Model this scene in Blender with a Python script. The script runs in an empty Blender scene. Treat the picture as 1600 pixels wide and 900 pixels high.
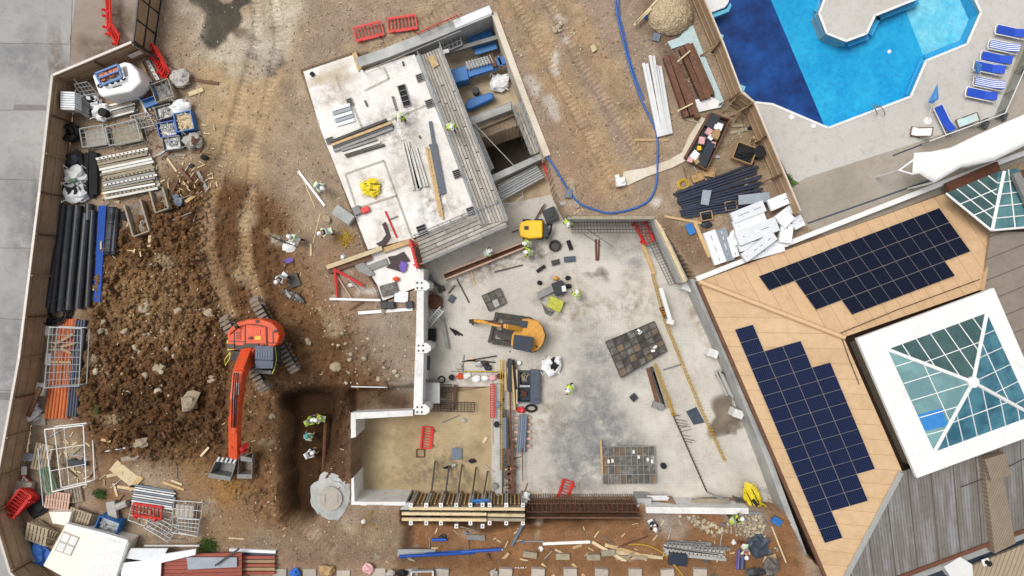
import bpy, bmesh, math, random
import numpy as np
from mathutils import Vector, Matrix, noise
random.seed(7); np.random.seed(7)
R = math.radians
# ------------------------------------------------------------------ camera, sky, sun, exposure
SC = bpy.context.scene
H, FPX = 48.5, 1067.0            # drone height above the site and focal length in 1600-px-wide pixels
cam = bpy.data.objects.new('camera', bpy.data.cameras.new('camera'))
SC.collection.objects.link(cam)
cam.location = (0, 0, H); cam.rotation_euler = (0, 0, 0)
cam.data.sensor_width = 36; cam.data.lens = 36*FPX/1600; cam.data.clip_end = 2000
SC.camera = cam
SUN_EL, SUN_AZ = R(64), R(150)
wd = bpy.data.worlds.new('World'); SC.world = wd; wd.use_nodes = True
nt = wd.node_tree; bg = nt.nodes['Background']
sky = nt.nodes.new('ShaderNodeTexSky'); sky.sky_type = 'NISHITA'; sky.sun_disc = False
sky.sun_elevation = SUN_EL; sky.sun_rotation = R(90)-SUN_AZ
sky.dust_density = 4; sky.ozone_density = 1
hsv = nt.nodes.new('ShaderNodeHueSaturation'); hsv.inputs['Saturation'].default_value = .22   # overcast: grey sky
nt.links.new(sky.outputs[0], hsv.inputs['Color']); nt.links.new(hsv.outputs[0], bg.inputs[0])
bg.inputs[1].default_value = .12
sl = bpy.data.lights.new('sun', 'SUN'); sl.energy = 1.55; sl.angle = R(28); sl.color = (1, .975, .94)
so = bpy.data.objects.new('sun', sl); SC.collection.objects.link(so)
so.rotation_euler = Vector((math.cos(SUN_AZ)*math.cos(SUN_EL), math.sin(SUN_AZ)*math.cos(SUN_EL), math.sin(SUN_EL))).to_track_quat('Z', 'Y').to_euler()
SC.view_settings.view_transform = 'Standard'; SC.view_settings.look = 'None'
SC.view_settings.gamma = 1; SC.view_settings.use_curve_mapping = False
SC.view_settings.exposure = 0.12
SC.cycles.max_bounces = 5; SC.cycles.diffuse_bounces = 2; SC.cycles.transparent_max_bounces = 8
# ------------------------------------------------------------------ helpers
COL = SC.collection
def W(u, v, z=0.0):
    k = (H-z)/FPX
    return Vector(((u-800)*k, (450-v)*k, z))
def pxang(du, dv): return math.atan2(-dv, du)
def s2l(c):
    if isinstance(c, str): c = [int(c[i:i+2], 16) for i in (0, 2, 4)]
    o = []
    for x in c:
        x /= 255; o.append(x/12.92 if x <= .04045 else ((x+.055)/1.055)**2.4)
    return o
class MB:
    def __init__(s): s.v = []; s.f = []; s.mi = []
    def add(s, vs, fs, mi=0):
        o = len(s.v); s.v += [tuple(p) for p in vs]; s.f += [[i+o for i in f] for f in fs]; s.mi += [mi]*len(fs); return s
    def box(s, c, d, rz=0, rx=0, ry=0, mi=0, taper=1):
        m = Matrix.Translation(c) @ Matrix.Rotation(rz, 4, 'Z') @ Matrix.Rotation(ry, 4, 'Y') @ Matrix.Rotation(rx, 4, 'X')
        vs = []
        for z in (-.5, .5):
            t = 1 if z < 0 else taper
            for x, y in ((-.5, -.5), (.5, -.5), (.5, .5), (-.5, .5)): vs.append(m @ Vector((x*d[0]*t, y*d[1]*t, z*d[2])))
        return s.add(vs, [(0,3,2,1), (4,5,6,7), (0,1,5,4), (1,2,6,5), (2,3,7,6), (3,0,4,7)], mi)
    def beam(s, a, b, w, h, mi=0):
        a = Vector(a); b = Vector(b); d = b-a; L = d.length
        if L < 1e-6: return s
        d.normalize(); side = d.cross(Vector((0,0,1)))
        if side.length < 1e-3: side = Vector((1,0,0))
        side.normalize(); up = side.cross(d)
        vs = []
        for p in (a, b):
            for x, y in ((-1,-1), (1,-1), (1,1), (-1,1)): vs.append(p+side*(x*w/2)+up*(y*h/2))
        return s.add(vs, [(3,2,1,0), (4,5,6,7), (0,1,5,4), (1,2,6,5), (2,3,7,6), (3,0,4,7)], mi)
    def tube(s, pts, r, n=6, caps=True, mi=0, closed=False):
        pts = [Vector(p) for p in pts]; N = len(pts); vs = []; fs = []
        rr = r if isinstance(r, (list, tuple)) else [r]*N
        prev = None
        for i, p in enumerate(pts):
            if closed: d = pts[(i+1) % N]-pts[i-1]
            else: d = pts[min(i+1, N-1)]-pts[max(i-1, 0)]
            if d.length < 1e-9: d = Vector((0,0,1))
            d.normalize()
            a = d.cross(Vector((0,0,1)))
            if a.length < .05: a = d.cross(Vector((1,0,0)))
            a.normalize()
            if prev is not None and a.dot(prev) < 0: a = -a
            prev = a; b = a.cross(d)
            for k in range(n):
                t = 2*math.pi*k/n; vs.append(p+a*(math.cos(t)*rr[i])+b*(math.sin(t)*rr[i]))
        for i in range(N if closed else N-1):
            j = (i+1) % N
            for k in range(n): fs.append((i*n+k, i*n+(k+1) % n, j*n+(k+1) % n, j*n+k))
        if caps and not closed: fs.append(tuple(range(n-1, -1, -1))); fs.append(tuple((N-1)*n+k for k in range(n)))
        return s.add(vs, fs, mi)
    def prism(s, poly, z0, z1, mi=0):       # poly: world (x, y)
        p = [Vector((q[0], q[1], 0)) for q in poly]; n = len(p)
        A = sum(p[i].x*p[(i+1) % n].y-p[(i+1) % n].x*p[i].y for i in range(n))
        if A < 0: p.reverse()
        vs = [(q.x, q.y, z0) for q in p]+[(q.x, q.y, z1) for q in p]
        fs = [tuple(range(n-1, -1, -1)), tuple(range(n, 2*n))]+[(i, (i+1) % n, n+(i+1) % n, n+i) for i in range(n)]
        return s.add(vs, fs, mi)
    def pprism(s, px, z0, z1, mi=0):        # outline given where the TOP face shows
        return s.prism([W(u, v, z1).xy for u, v in px], z0, z1, mi)
    def sheet(s, pts, mi=0): return s.add(pts, [tuple(range(len(pts)))], mi)
    def slab3(s, pts, t, mi=0):              # a plate: outline of 3-D points, thickness t downwards
        p = [Vector(q) for q in pts]; n = len(p)
        A = sum(p[i].x*p[(i+1) % n].y-p[(i+1) % n].x*p[i].y for i in range(n))
        if A < 0: p.reverse()
        vs = [q-Vector((0,0,t)) for q in p]+p
        return s.add(vs, [tuple(range(n-1, -1, -1)), tuple(range(n, 2*n))]+[(i, (i+1) % n, n+(i+1) % n, n+i) for i in range(n)], mi)
    def lathe(s, prof, c=(0,0,0), n=16, mi=0, rot=None):
        vs = []; fs = []; c = Vector(c)
        for r, z in prof:
            for k in range(n):
                t = 2*math.pi*k/n; q = Vector((r*math.cos(t), r*math.sin(t), z))
                if rot: q = rot @ q
                vs.append(c+q)
        m = len(prof)
        for i in range(m-1):
            for k in range(n): fs.append((i*n+k, i*n+(k+1) % n, (i+1)*n+(k+1) % n, (i+1)*n+k))
        fs.append(tuple(range(n-1, -1, -1))); fs.append(tuple((m-1)*n+k for k in range(n)))
        return s.add(vs, fs, mi)
    def blob(s, c, d, seed=0, amp=.25, nu=10, nv=6, rz=0, mi=0, flat=True):
        c = Vector(c); vs = []; fs = []; M3 = Matrix.Rotation(rz, 3, 'Z')
        for j in range(nv+1):
            th = math.pi*j/nv
            for i in range(nu):
                ph = 2*math.pi*i/nu
                q = Vector((math.sin(th)*math.cos(ph), math.sin(th)*math.sin(ph), math.cos(th)))
                k = 1+amp*noise.noise(q*1.7+Vector((seed*3.1, seed*1.7, seed)))+amp*.4*noise.noise(q*4.3+Vector((seed, seed*2.3, 4)))
                q = Vector((q.x*d[0]/2*k, q.y*d[1]/2*k, q.z*d[2]/2*k))
                vs.append(c+M3 @ q)
        for j in range(nv):
            for i in range(nu): fs.append((j*nu+i, (j+1)*nu+i, (j+1)*nu+(i+1) % nu, j*nu+(i+1) % nu))
        return s.add(vs, fs, mi)
    def build(s, name, m, parent=None, smooth=False, world=False, bevel=0):
        me = bpy.data.meshes.new(name)
        off = Vector((0,0,0))
        if world and parent is not None:
            p = parent
            while p is not None: off += p.location; p = p.parent
        me.from_pydata([(a-off.x, b-off.y, c-off.z) for a, b, c in s.v], [], s.f)
        for x in (m if isinstance(m, (list, tuple)) else [m]): me.materials.append(x)
        if any(s.mi): me.polygons.foreach_set('material_index', s.mi)
        if smooth: me.polygons.foreach_set('use_smooth', [True]*len(me.polygons))
        me.update()
        o = bpy.data.objects.new(name, me); COL.objects.link(o)
        if parent is not None: o.parent = parent
        if bevel:
            b = o.modifiers.new('bevel', 'BEVEL'); b.width = bevel; b.segments = 2; b.limit_method = 'ANGLE'
        return o
def tag(o, label=None, cat=None, group=None, kind=None):
    if label: o['label'] = label
    if cat: o['category'] = cat
    if group: o['group'] = group
    if kind: o['kind'] = kind
    return o
def thing(name, label, cat, loc=(0,0,0), rz=0, group=None):
    o = bpy.data.objects.new(name, None); COL.objects.link(o)
    o.empty_display_size = .2; o.location = loc; o.rotation_euler = (0, 0, rz)
    return tag(o, label, cat, group)
def dup(root, loc, rz, label=None, group=None):
    r = root.copy(); COL.objects.link(r); r.location = loc; r.rotation_euler = (0, 0, rz)
    if label: r['label'] = label
    if group: r['group'] = group
    for ch in list(root.children):
        c = ch.copy(); COL.objects.link(c); c.parent = r
        for g in ch.children:
            d = g.copy(); COL.objects.link(d); d.parent = c
    return r
ORD = ['first','second','third','fourth','fifth','sixth','seventh','eighth','ninth','tenth','eleventh','twelfth','thirteenth','fourteenth','fifteenth','sixteenth','seventeenth','eighteenth','nineteenth','twentieth']
# ------------------------------------------------------------------ materials
M = {}
def newmat(name):
    m = bpy.data.materials.new(name); m.use_nodes = True
    t = m.node_tree; b = t.nodes['Principled BSDF']
    return m, t, b
def nd(t, typ, **kw):
    n = t.nodes.new(typ)
    for k, v in kw.items(): setattr(n, k, v)
    return n
def ramp(t, fac, stops):
    r = t.nodes.new('ShaderNodeValToRGB'); e = r.color_ramp.elements
    while len(e) < len(stops): e.new(.5)
    for x, (p, c) in zip(e, stops): x.position = p; x.color = (*c, 1)
    t.links.new(fac, r.inputs[0]); return r.outputs[0]
def mix(t, a, b, f, mode='MIX'):
    n = nd(t, 'ShaderNodeMix', data_type='RGBA', blend_type=mode)
    for s_, x in ((n.inputs[6], a), (n.inputs[7], b), (n.inputs[0], f)):
        if isinstance(x, bpy.types.NodeSocket): t.links.new(x, s_)
        elif isinstance(x, (int, float)): s_.default_value = x
        else: s_.default_value = (*x, 1)
    return n.outputs[2]
def noise_(t, vec, scale, detail=4, rough=.6):
    n = nd(t, 'ShaderNodeTexNoise'); n.inputs['Scale'].default_value = scale
    n.inputs['Detail'].default_value = detail; n.inputs['Roughness'].default_value = rough
    if vec is not None: t.links.new(vec, n.inputs['Vector'])
    return n.outputs['Fac']
def wpos(t): return nd(t, 'ShaderNodeNewGeometry').outputs['Position']
def mat(name, col, rough=.6, var=.18, scale=2.5, metal=0, dirt=None, dirt_amt=.5, fine=18, spec=.5, rnd=.12):
    """a painted / raw surface: base colour with uneven wear, optional patches of dirt, slightly different on each object"""
    m, t, b = newmat(name); c = s2l(col)
    p = wpos(t)
    lo = [x*(1-var) for x in c]; hi = [min(1, x*(1+var)) for x in c]
    n1 = noise_(t, p, scale, 5, .65)
    cc = ramp(t, n1, [(.3, lo), (.7, hi)])
    n3 = noise_(t, p, fine, 3, .7)
    cc = mix(t, cc, ramp(t, n3, [(.35, (.72,.72,.72)), (.65, (1,1,1))]), .55, 'MULTIPLY')
    if dirt:
        n2 = noise_(t, p, scale*.8+.3, 6, .7)
        f = ramp(t, n2, [(.62-dirt_amt*.25, (0,0,0)), (.74, (1,1,1))])
        f2 = nd(t, 'ShaderNodeMath', operation='MULTIPLY'); t.links.new(f, f2.inputs[0]); f2.inputs[1].default_value = min(1, dirt_amt*1.4)
        cc = mix(t, cc, s2l(dirt), f2.outputs[0])
    if rnd:
        oi = nd(t, 'ShaderNodeObjectInfo')
        mr = nd(t, 'ShaderNodeMapRange'); t.links.new(oi.outputs['Random'], mr.inputs[0]); mr.inputs[3].default_value = 1-rnd; mr.inputs[4].default_value = 1+rnd
        hs = nd(t, 'ShaderNodeHueSaturation'); t.links.new(mr.outputs[0], hs.inputs['Value']); t.links.new(cc, hs.inputs['Color']); cc = hs.outputs[0]
    t.links.new(cc, b.inputs['Base Color'])
    b.inputs['Roughness'].default_value = rough; b.inputs['Metallic'].default_value = metal
    b.inputs['Specular IOR Level'].default_value = spec
    M[name] = m; return m
mat('red_plastic', 'd8322c', .5, .12, dirt='8a6a50', dirt_amt=.25)
mat('red_paint', 'cf3030', .5, .15, dirt='7a5a48', dirt_amt=.35)
mat('orange_paint', 'e85526', .5, .16, 1.6, dirt='94583a', dirt_amt=.55)
mat('amber_paint', 'dc9c3a', .5, .14, 2, dirt='8a6a3c', dirt_amt=.5)
mat('yellow_paint', 'f2c01a', .45, .08, dirt='a98a40', dirt_amt=.2)
mat('yellow_bag', 'ead21c', .6, .18, 4, dirt='a8942a', dirt_amt=.45)
mat('blue_paint', '2a72b8', .45, .15, dirt='5c7488', dirt_amt=.3)
mat('blue_pipe', '1f55b0', .45, .12)
mat('hose_blue', '3668b0', .55, .12, dirt='74809a', dirt_amt=.35)
mat('black_plastic', '2a2d33', .5, .2, dirt='565450', dirt_amt=.3)
mat('pipe_black', '2e3138', .45, .2, 1.2, dirt='5a5c5e', dirt_amt=.35)
mat('duct_navy', '363d4e', .4, .25, rnd=.2)
mat('orange_pipe', 'c86a36', .5, .12, dirt='9a6a48', dirt_amt=.3)
mat('dark_steel', '4a4744', .6, .2, metal=.3, dirt='6c5a48', dirt_amt=.4)
mat('rubber', '1d1d1e', .8, .2)
mat('track_steel', '8a7f76', .7, .2, dirt='6e5842', dirt_amt=.9, scale=3)
mat('cab_roof', '454f60', .45, .12, dirt='6c6a68', dirt_amt=.25)
mat('cab_navy', '2b3442', .4, .12)
mat('galv', 'b4b6b6', .5, .12, metal=.35, dirt='8a8078', dirt_amt=.3)
mat('alu', 'c2c0ba', .5, .12, metal=.25, dirt='9a9080', dirt_amt=.4)
mat('grey_steel', '8c8b88', .6, .15, metal=.2, dirt='6e6254', dirt_amt=.4)
mat('grey_sheet', '9aa2aa', .5, .1)
mat('slate_sheet', '6f7a88', .5, .12)
mat('white_paint', 'f0efec', .5, .06, dirt='c8c2b6', dirt_amt=.25)
mat('white_bag', 'eeeeee', .7, .08, dirt='cfcac2', dirt_amt=.25)
mat('grey_bag', 'b9b4ac', .8, .12)
mat('white_pipe', 'e8e8e8', .4, .06)
mat('foam_board', 'eef0f3', .6, .05, dirt='cfd2d6', dirt_amt=.2)
mat('cream_panel', 'efeadd', .6, .05, dirt='d0c8b4', dirt_amt=.3)
mat('timber', 'c8a878', .75, .18, 3, dirt='8f7656', dirt_amt=.4)
mat('timber_pale', 'd8c49c', .75, .15, 3, dirt='a48a66', dirt_amt=.3)
mat('timber_grey', 'a39882', .8, .18, 3, dirt='7c6e5a', dirt_amt=.5)
mat('timber_dark', '6e4c36', .75, .25, 3, dirt='4e3626', dirt_amt=.5)
mat('sleeper', '7c5440', .75, .28, 2, dirt='987860', dirt_amt=.45, rnd=.25)
mat('board', 'b3ada3', .8, .2, 2.2, dirt='8c8272', dirt_amt=.45, rnd=.24)
mat('hoarding', 'b4967a', .8, .16, 1.2, dirt='927658', dirt_amt=.45)
mat('hoarding_brace', 'a98e6c', .8, .15)
mat('coping_white', 'd8cfc4', .6, .1)
mat('rust', '6a4230', .85, .2, 4, dirt='5a3626', dirt_amt=.5)
mat('rebar', '54443c', .8, .2, 4)
mat('plum_stain', '3c2428', .6, .25)
mat('purple', '6a4fa8', .6, .15)
mat('red_roof', 'a05040', .6, .15, dirt='7c4034', dirt_amt=.4)
mat('pallet_wood', 'b7a58c', .8, .18, 3, dirt='8a7860', dirt_amt=.4)
mat('pallet_pink', 'cba794', .8, .14, 3)
mat('pallet_green', '5f7a5c', .8, .18, 3)
mat('conc_block', 'bcb3a6', .85, .12, 3, dirt='94897a', dirt_amt=.4)
mat('hivis', 'c8ea3c', .7, .12, fine=30, rnd=.2)
mat('hivis_pale', 'd6ecc0', .7, .12, fine=30)
mat('reflect', 'dcdcd8', .4, .05)
mat('cloth_dark', '2c2e36', .8, .2); mat('cloth_blue', '4f6178', .8, .2); mat('cloth_red', 'a84c50', .8, .2)
mat('skin', 'c49878', .6, .08); mat('helmet_white', 'f4f4f2', .35, .03, rnd=.03); mat('helmet_blue', '4aa8a8', .35, .05)
mat('boots', '4a3a2c', .8, .2)
mat('glass_dark', '2e3a44', .1, .1, spec=.8)
mat('lounger_blue', '1a4cc0', .7, .1); mat('parasol', '5f9fe0', .7, .12); mat('umber_mesh', '5a5a5e', .7, .1)
mat('lime_sheet', 'c8c84a', .6, .25, 4, dirt='8f9040', dirt_amt=.5)
mat('cyan_tile', '86cfe0', .4, .06); mat('pale_blue_conc', 'c3dadb', .6, .1, dirt='b8b4a8', dirt_amt=.35); mat('beam_white', 'dcdcdb', .5, .08, dirt='b4b0a8', dirt_amt=.3, rnd=.1); mat('rust_bar', '7d5c46', .8, .2, 4)
mat('leaf', '5c7434', .8, .3, 5); mat('rock', 'a89880', .9, .18, 3, dirt='7c6a52', dirt_amt=.4)
mat('ply_dark', '5a5650', .7, .3, 3.5, dirt='9a948a', dirt_amt=.6, fine=9, rnd=.25)
mat('ply_brown', '7a6650', .7, .25, 2.5, dirt='4c4640', dirt_amt=.5, fine=9)
mat('membrane', '444d5a', .45, .25, 4, dirt='6c7684', dirt_amt=.35)
mat('tarp_blue', '2f6cc4', .6, .2)
mat('cardboard', 'b8976a', .8, .12); mat('label_pink', 'e6b0b0', .7, .1); mat('brown_roof', '96877a', .6, .1)
# ------------------------------------------------------------------ terrain (height field + soil kinds)
DX = .09
gx = np.arange(-45, 45, DX); gy = np.arange(-28, 28, DX)
GX, GY = np.meshgrid(gx, gy)
def vnoise(x, y, s, seed):
    rs = np.random.RandomState(seed); L = rs.rand(256, 256)
    x = x/s+400.37; y = y/s+400.71
    xi = np.floor(x).astype(int); yi = np.floor(y).astype(int); fx = x-xi; fy = y-yi
    fx = fx*fx*(3-2*fx); fy = fy*fy*(3-2*fy)
    a = L[xi % 256, yi % 256]; b = L[(xi+1) % 256, yi % 256]; c = L[xi % 256, (yi+1) % 256]; d = L[(xi+1) % 256, (yi+1) % 256]
    return (a*(1-fx)+b*fx)*(1-fy)+(c*(1-fx)+d*fx)*fy
def fbm(x, y, s, seed, o=5, g=.55):
    r = 0; a = 1; n = 0
    for i in range(o): r = r+a*vnoise(x, y, s/2**i, seed+i); n += a; a *= g
    return r/n
WXn = (fbm(GX, GY, 3.5, 11)-.5); WYn = (fbm(GX, GY, 3.5, 31)-.5)
def inside(poly, X, Y):
    r = np.zeros(X.shape, bool); n = len(poly)
    for i in range(n):
        x1, y1 = poly[i]; x2, y2 = poly[(i+1) % n]
        if y1 == y2: continue
        c = ((y1 > Y) != (y2 > Y)) & (X < (x2-x1)*(Y-y1)/(y2-y1)+x1)
        r ^= c
    return r
def blur(a, k):
    if k < 1: return a
    for ax in (0, 1):
        for _ in range(2):
            p = np.pad(a, [(k+1, k) if i == ax else (0, 0) for i in (0, 1)], mode='edge')
            c = np.cumsum(p, axis=ax)
            a = (np.take(c, range(2*k+1, c.shape[ax]), axis=ax)-np.take(c, range(0, c.shape[ax]-2*k-1), axis=ax))/(2*k+1)
    return a
def zone(px, soft=.5, warp=2.0, z=0):
    w = [W(u, v, z).xy for u, v in px]
    return blur(inside(w, GX+WXn*warp, GY+WYn*warp).astype(float), int(soft/DX/2))
def ribs(px, width, pitch=.34):
    d = np.full(GX.shape, 1e9); S = np.zeros(GX.shape); acc = 0; w = [W(u, v) for u, v in px]
    for a, b in zip(w[:-1], w[1:]):
        ex, ey = b.x-a.x, b.y-a.y; L = math.hypot(ex, ey); t = np.clip(((GX-a.x)*ex+(GY-a.y)*ey)/(L*L), 0, 1)
        dd = np.hypot(GX-a.x-t*ex, GY-a.y-t*ey); k = dd < d; d[k] = dd[k]; S[k] = acc+t[k]*L; acc += L
    return np.clip((width/2-d)/.12+.5, 0, 1)*np.sin(S*6.2832/pitch)
def path(px, width, soft=.3, warp=.8):
    X = GX+WXn*warp; Y = GY+WYn*warp; d = np.full(X.shape, 1e9)
    w = [W(u, v) for u, v in px]
    for a, b in zip(w[:-1], w[1:]):
        ex, ey = b.x-a.x, b.y-a.y; t = np.clip(((X-a.x)*ex+(Y-a.y)*ey)/(ex*ex+ey*ey), 0, 1)
        d = np.minimum(d, np.hypot(X-a.x-t*ex, Y-a.y-t*ey))
    return np.clip((width/2-d)/soft+.5, 0, 1)
f1 = fbm(GX, GY, 6, 51); f2 = fbm(GX, GY, 1.4, 71); f3 = fbm(GX, GY, .45, 91, 3)
Cc = np.empty(GX.shape+(3,))
def C(h): return np.array(s2l(h))
base = C('a88e72'); Cc[:] = base
Z = (f1-.5)*.25+(f2-.5)*.12+(f3-.5)*.05
def paint(mask, h, amt=1.0, nz=.6):
    m = np.clip(mask*amt*(1-nz+2*nz*f2), 0, 1)[..., None]
    Cc[:] = Cc*(1-m)+C(h)*m
HEAP = [(165,370),(215,350),(300,268),(330,300),(318,390),(345,500),(352,600),(345,690),(290,715),(230,715),(160,700),(120,620),(145,520),(150,440)]
CHURN = [(150,380),(215,345),(290,262),(400,290),(450,330),(480,420),(500,470),(560,500),(600,560),(620,600),(545,650),(545,760),(500,800),(440,830),(360,780),(330,730),(230,725),(150,700),(118,640),(130,500)]
# upper ground: greyer gravel with pale sandy wheel tracks
paint(zone([(250,0),(1080,0),(1180,150),(1090,430),(860,330),(640,330),(420,420),(330,250),(300,100)], 2), 'ab9479', .5)
paint(zone([(405,80),(620,10),(1000,-20),(1060,90),(980,330),(880,320),(830,150),(640,40),(460,150)], 1.5), 'a28a75', .7)
paint(path([(410,-10),(420,60),(395,140),(370,230),(350,300)], 4.5, 1.5), 'bb9c70', .9)
paint(path([(330,110),(345,220),(335,330)], 2.0, 1), 'b89a6c', .8)
paint(path([(795,-10),(840,70),(905,190),(960,290)], 2.6, .9), 'b39369', .8)
paint(path([(870,-10),(930,90),(985,170),(1010,230)], 2.0, .9), 'b39369', .7)
paint(path([(480,130),(600,70),(690,10)], 2.2, .9), 'b29772', .6)
paint(zone([(290,0),(300,40),(300,90),(350,80),(410,95),(470,60),(440,-10)], .9, 3), 'c2b398', .55)
# wet, dark patches at the top of the yard
paint(zone([(288,-10),(300,40),(325,75),(350,60),(375,42),(390,15),(385,-10)], .2, 4.5), '575043', 1.5, .25)
paint(zone([(362,45),(385,40),(412,48),(405,62),(375,60)], .2, 3), '6f5a44', 1.2, .4)
paint(zone([(382,85),(405,70),(440,68),(458,85),(440,105),(400,118)], .25, 4), '6a5440', 1.2, .4)
paint(zone([(1000,0),(1040,-10),(1060,80),(1110,160),(1060,150),(1010,60)], .6, 2), '7d6450', .8)
# churned clay
paint(zone(CHURN, 1.6, 2.5), '7e5e43', 1.15, .3)
paint(zone(HEAP, 2.2, 2.8), '78593e', 1.1, .4)
paint(zone([(150,620),(230,600),(340,560),(345,690),(230,700)], 1.2, 2), '62462f', .9)
paint(zone([(330,230),(300,300),(330,420),(345,500),(420,480),(460,440),(400,290)], 1.2, 2), '6c4e36', .8)
paint(zone([(430,520),(500,500),(560,540),(560,610),(470,600)], 1, 2), '70533a', .8)
paint(path([(345,255),(325,330),(325,390),(350,460),(365,500)], 1.0, .35, .5), 'a5886a', .9, .3)
paint(path([(395,300),(380,350),(385,410),(405,470)], .9, .35, .5), 'a5886a', .85, .3)
paint(zone([(560,490),(640,480),(645,600),(590,600),(565,560)], 1, 2), '9c8a78', .7)
paint(zone([(605,585),(645,580),(645,612),(600,612)], .6, 1.5), 'a0968a', .7)
paint(zone([(470,380),(560,330),(600,400),(560,500),(500,500),(440,440)], 1.2, 2), '99785a', .8)
paint(zone([(470,590),(540,600),(545,645),(515,700),(470,700)], .8, 1.5), '5f452f', .9)
paint(zone([(380,700),(455,650),(455,830),(380,840)], 1.2, 2), '8d6c4e', .8)
paint(zone([(280,690),(330,720),(400,760),(390,870),(330,860),(270,780)], 1, 2), '94744e', .8)
paint(zone([(300,735),(380,755),(370,790),(300,780)], .6, 2), 'a17438', .5)
paint(zone([(140,740),(200,700),(215,800),(150,830)], .8, 2), '8b6034', .6)
# bottom strip: orange-brown
paint(zone([(630,800),(1240,800),(1260,910),(620,910)], .8, 1.5), '96683c', 1.1, .4)
paint(zone([(820,806),(1010,806),(1010,825),(820,835)], .5, 1), '5f3f24', .8)
paint(zone([(1010,812),(1075,810),(1090,848),(1040,850),(1015,830)], .6, 1.5), 'a3968a', .8)
paint(zone([(1130,805),(1200,800),(1215,840),(1160,840)], .6, 1.2), '9b9186', .8)
paint(zone([(455,800),(630,800),(640,890),(400,890)], .9, 2), '8d7056', .8)
paint(zone([(590,800),(640,830),(640,870),(560,860)], .6, 2), '9d8768', .6)
paint(zone([(1020,340),(1110,350),(1130,410),(1080,430)], .8, 1.5), '85664a', .9)
paint(zone([(1085,160),(1190,150),(1215,250),(1130,290),(1060,260)], .6, 1.5), '96805f', .7)
paint(zone([(880,180),(960,330),(900,330),(840,200)], .8, 2), 'a8825e', .5)
# spilled cement and pale patches
for cu, cv, a, b in ((868,42,10,12),(878,75,9,8),(835,140,10,16),(855,170,16,20),(1020,322,12,7),(870,100,6,12),(448,385,12,9),(590,455,40,7),(500,760,30,26)):
    paint(zone([(cu+a*math.cos(t*.7), cv+b*math.sin(t*.7)) for t in range(9)], .3, 3.2), 'cfc6ba', .7, .95)
for t_ in range(170):
    u, v = random.uniform(120, 1200), random.uniform(0, 890); r_ = random.uniform(4, 16)
    paint_c = random.choice(['c0ad92', '8a7158', '7a6450', 'b79c78'])
    x0, y0 = W(u, v).xy; Rr = r_*.0455*1.6
    ix = np.where(abs(gx-x0) < Rr)[0]; iy = np.where(abs(gy-y0) < Rr)[0]
    if len(ix) < 2 or len(iy) < 2: continue
    sl_ = np.ix_(iy, ix); dd = np.hypot(GX[sl_]+WXn[sl_]*2-x0, (GY[sl_]+WYn[sl_]*2-y0)*random.uniform(.7, 1.5))/Rr
    m_ = np.clip((1-dd)*1.5*f2[sl_], 0, .5)[..., None]; Cc[sl_] = Cc[sl_]*(1-m_)+C(paint_c)*m_
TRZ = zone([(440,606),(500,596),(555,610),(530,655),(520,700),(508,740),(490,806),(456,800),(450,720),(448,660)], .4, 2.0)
paint(zone([(150,440),(230,420),(330,450),(330,520),(250,540),(170,520)], 1.5, 3), 'a08260', .55, .7)
paint(zone([(250,0),(290,0),(310,90),(380,130),(470,80),(470,-10),(420,-10),(380,60),(330,85),(300,60)], .8, 4), 'c9bda8', .6, .9)
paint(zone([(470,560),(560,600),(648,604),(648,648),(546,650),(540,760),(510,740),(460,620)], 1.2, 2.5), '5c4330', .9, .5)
paint(TRZ, '48321f', 1.25, .3)  # trench floor: moist clay, with the shade of the cut painted in
Lm = Cc.mean(-1, keepdims=True); CHM = zone(CHURN, 1.5, 2)[..., None]; Cc[:] = (Cc*.8+Lm*.2*np.array([1.03,1,.96]))*(1-CHM)+Cc*CHM*np.array([.9,.89,.83])
g = np.clip(.78+.44*f3, .6, 1.25)*np.clip(.86+.28*f2, .7, 1.2); Cc *= g[..., None]
# heights
TRK = [[(345,255),(325,330),(325,390),(350,460),(365,500)],[(395,300),(380,350),(385,410),(405,470)],[(398,-10),(404,60),(378,150),(346,255)],[(428,-10),(436,70),(420,150),(396,235),(392,300)],[(800,-10),(846,75),(912,195),(965,292)],[(852,-10),(905,95),(962,180),(1000,240)],[(490,130),(610,72),(700,12)],[(360,760),(430,800),(520,860)]]
for q_ in TRK:
    for o_ in (0,):
        rb_ = ribs(q_, .62); Cc *= (1+.16*rb_)[..., None]; Z += rb_*.025
        Cc *= (1-.1*path(q_, .95, .12, .05)+.16*path(q_, .6, .15, .05))[..., None]; Z -= path(q_, .7, .2, .05)*.07
hp = zone(HEAP, 3.2, 2.2); Z += hp*(.4+.8*(f1-.3))
ch = zone(CHURN, 1.5, 1.5); Z += ch*(f3-.5)*.22
def bumps(px, n, r0, r1, k=.6):
    w = [W(u, v).xy for u, v in px]; xs = [p[0] for p in w]; ys = [p[1] for p in w]
    for _ in range(n):
        x0, y0 = random.uniform(min(xs), max(xs)), random.uniform(min(ys), max(ys))
        if not inside(w, np.array([[x0]]), np.array([[y0]]))[0, 0]: continue
        r = r0+(r1-r0)*random.random()**3; e = random.uniform(.7, 1.4)
        ix = slice(max(0, int((x0-r*1.5+45)/DX)), int((x0+r*1.5+45)/DX)+2); iy = slice(max(0, int((y0-r*1.5+28)/DX)), int((y0+r*1.5+28)/DX)+2)
        d = 1-((GX[iy, ix]-x0)**2*e+(GY[iy, ix]-y0)**2/e)/r**2
        if d.size == 0: continue
        Z[iy, ix] += np.sqrt(np.clip(d, 0, 1))*r*k
bumps(HEAP, 2400, .1, .34, .55); bumps(CHURN, 2600, .08, .26, .5)
rg_ = 1-np.abs(2*fbm(GX, GY, 1.1, 131, 4, .62)-1); Z += hp*(rg_-.7)*.75+ch*(rg_-.7)*.3
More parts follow.
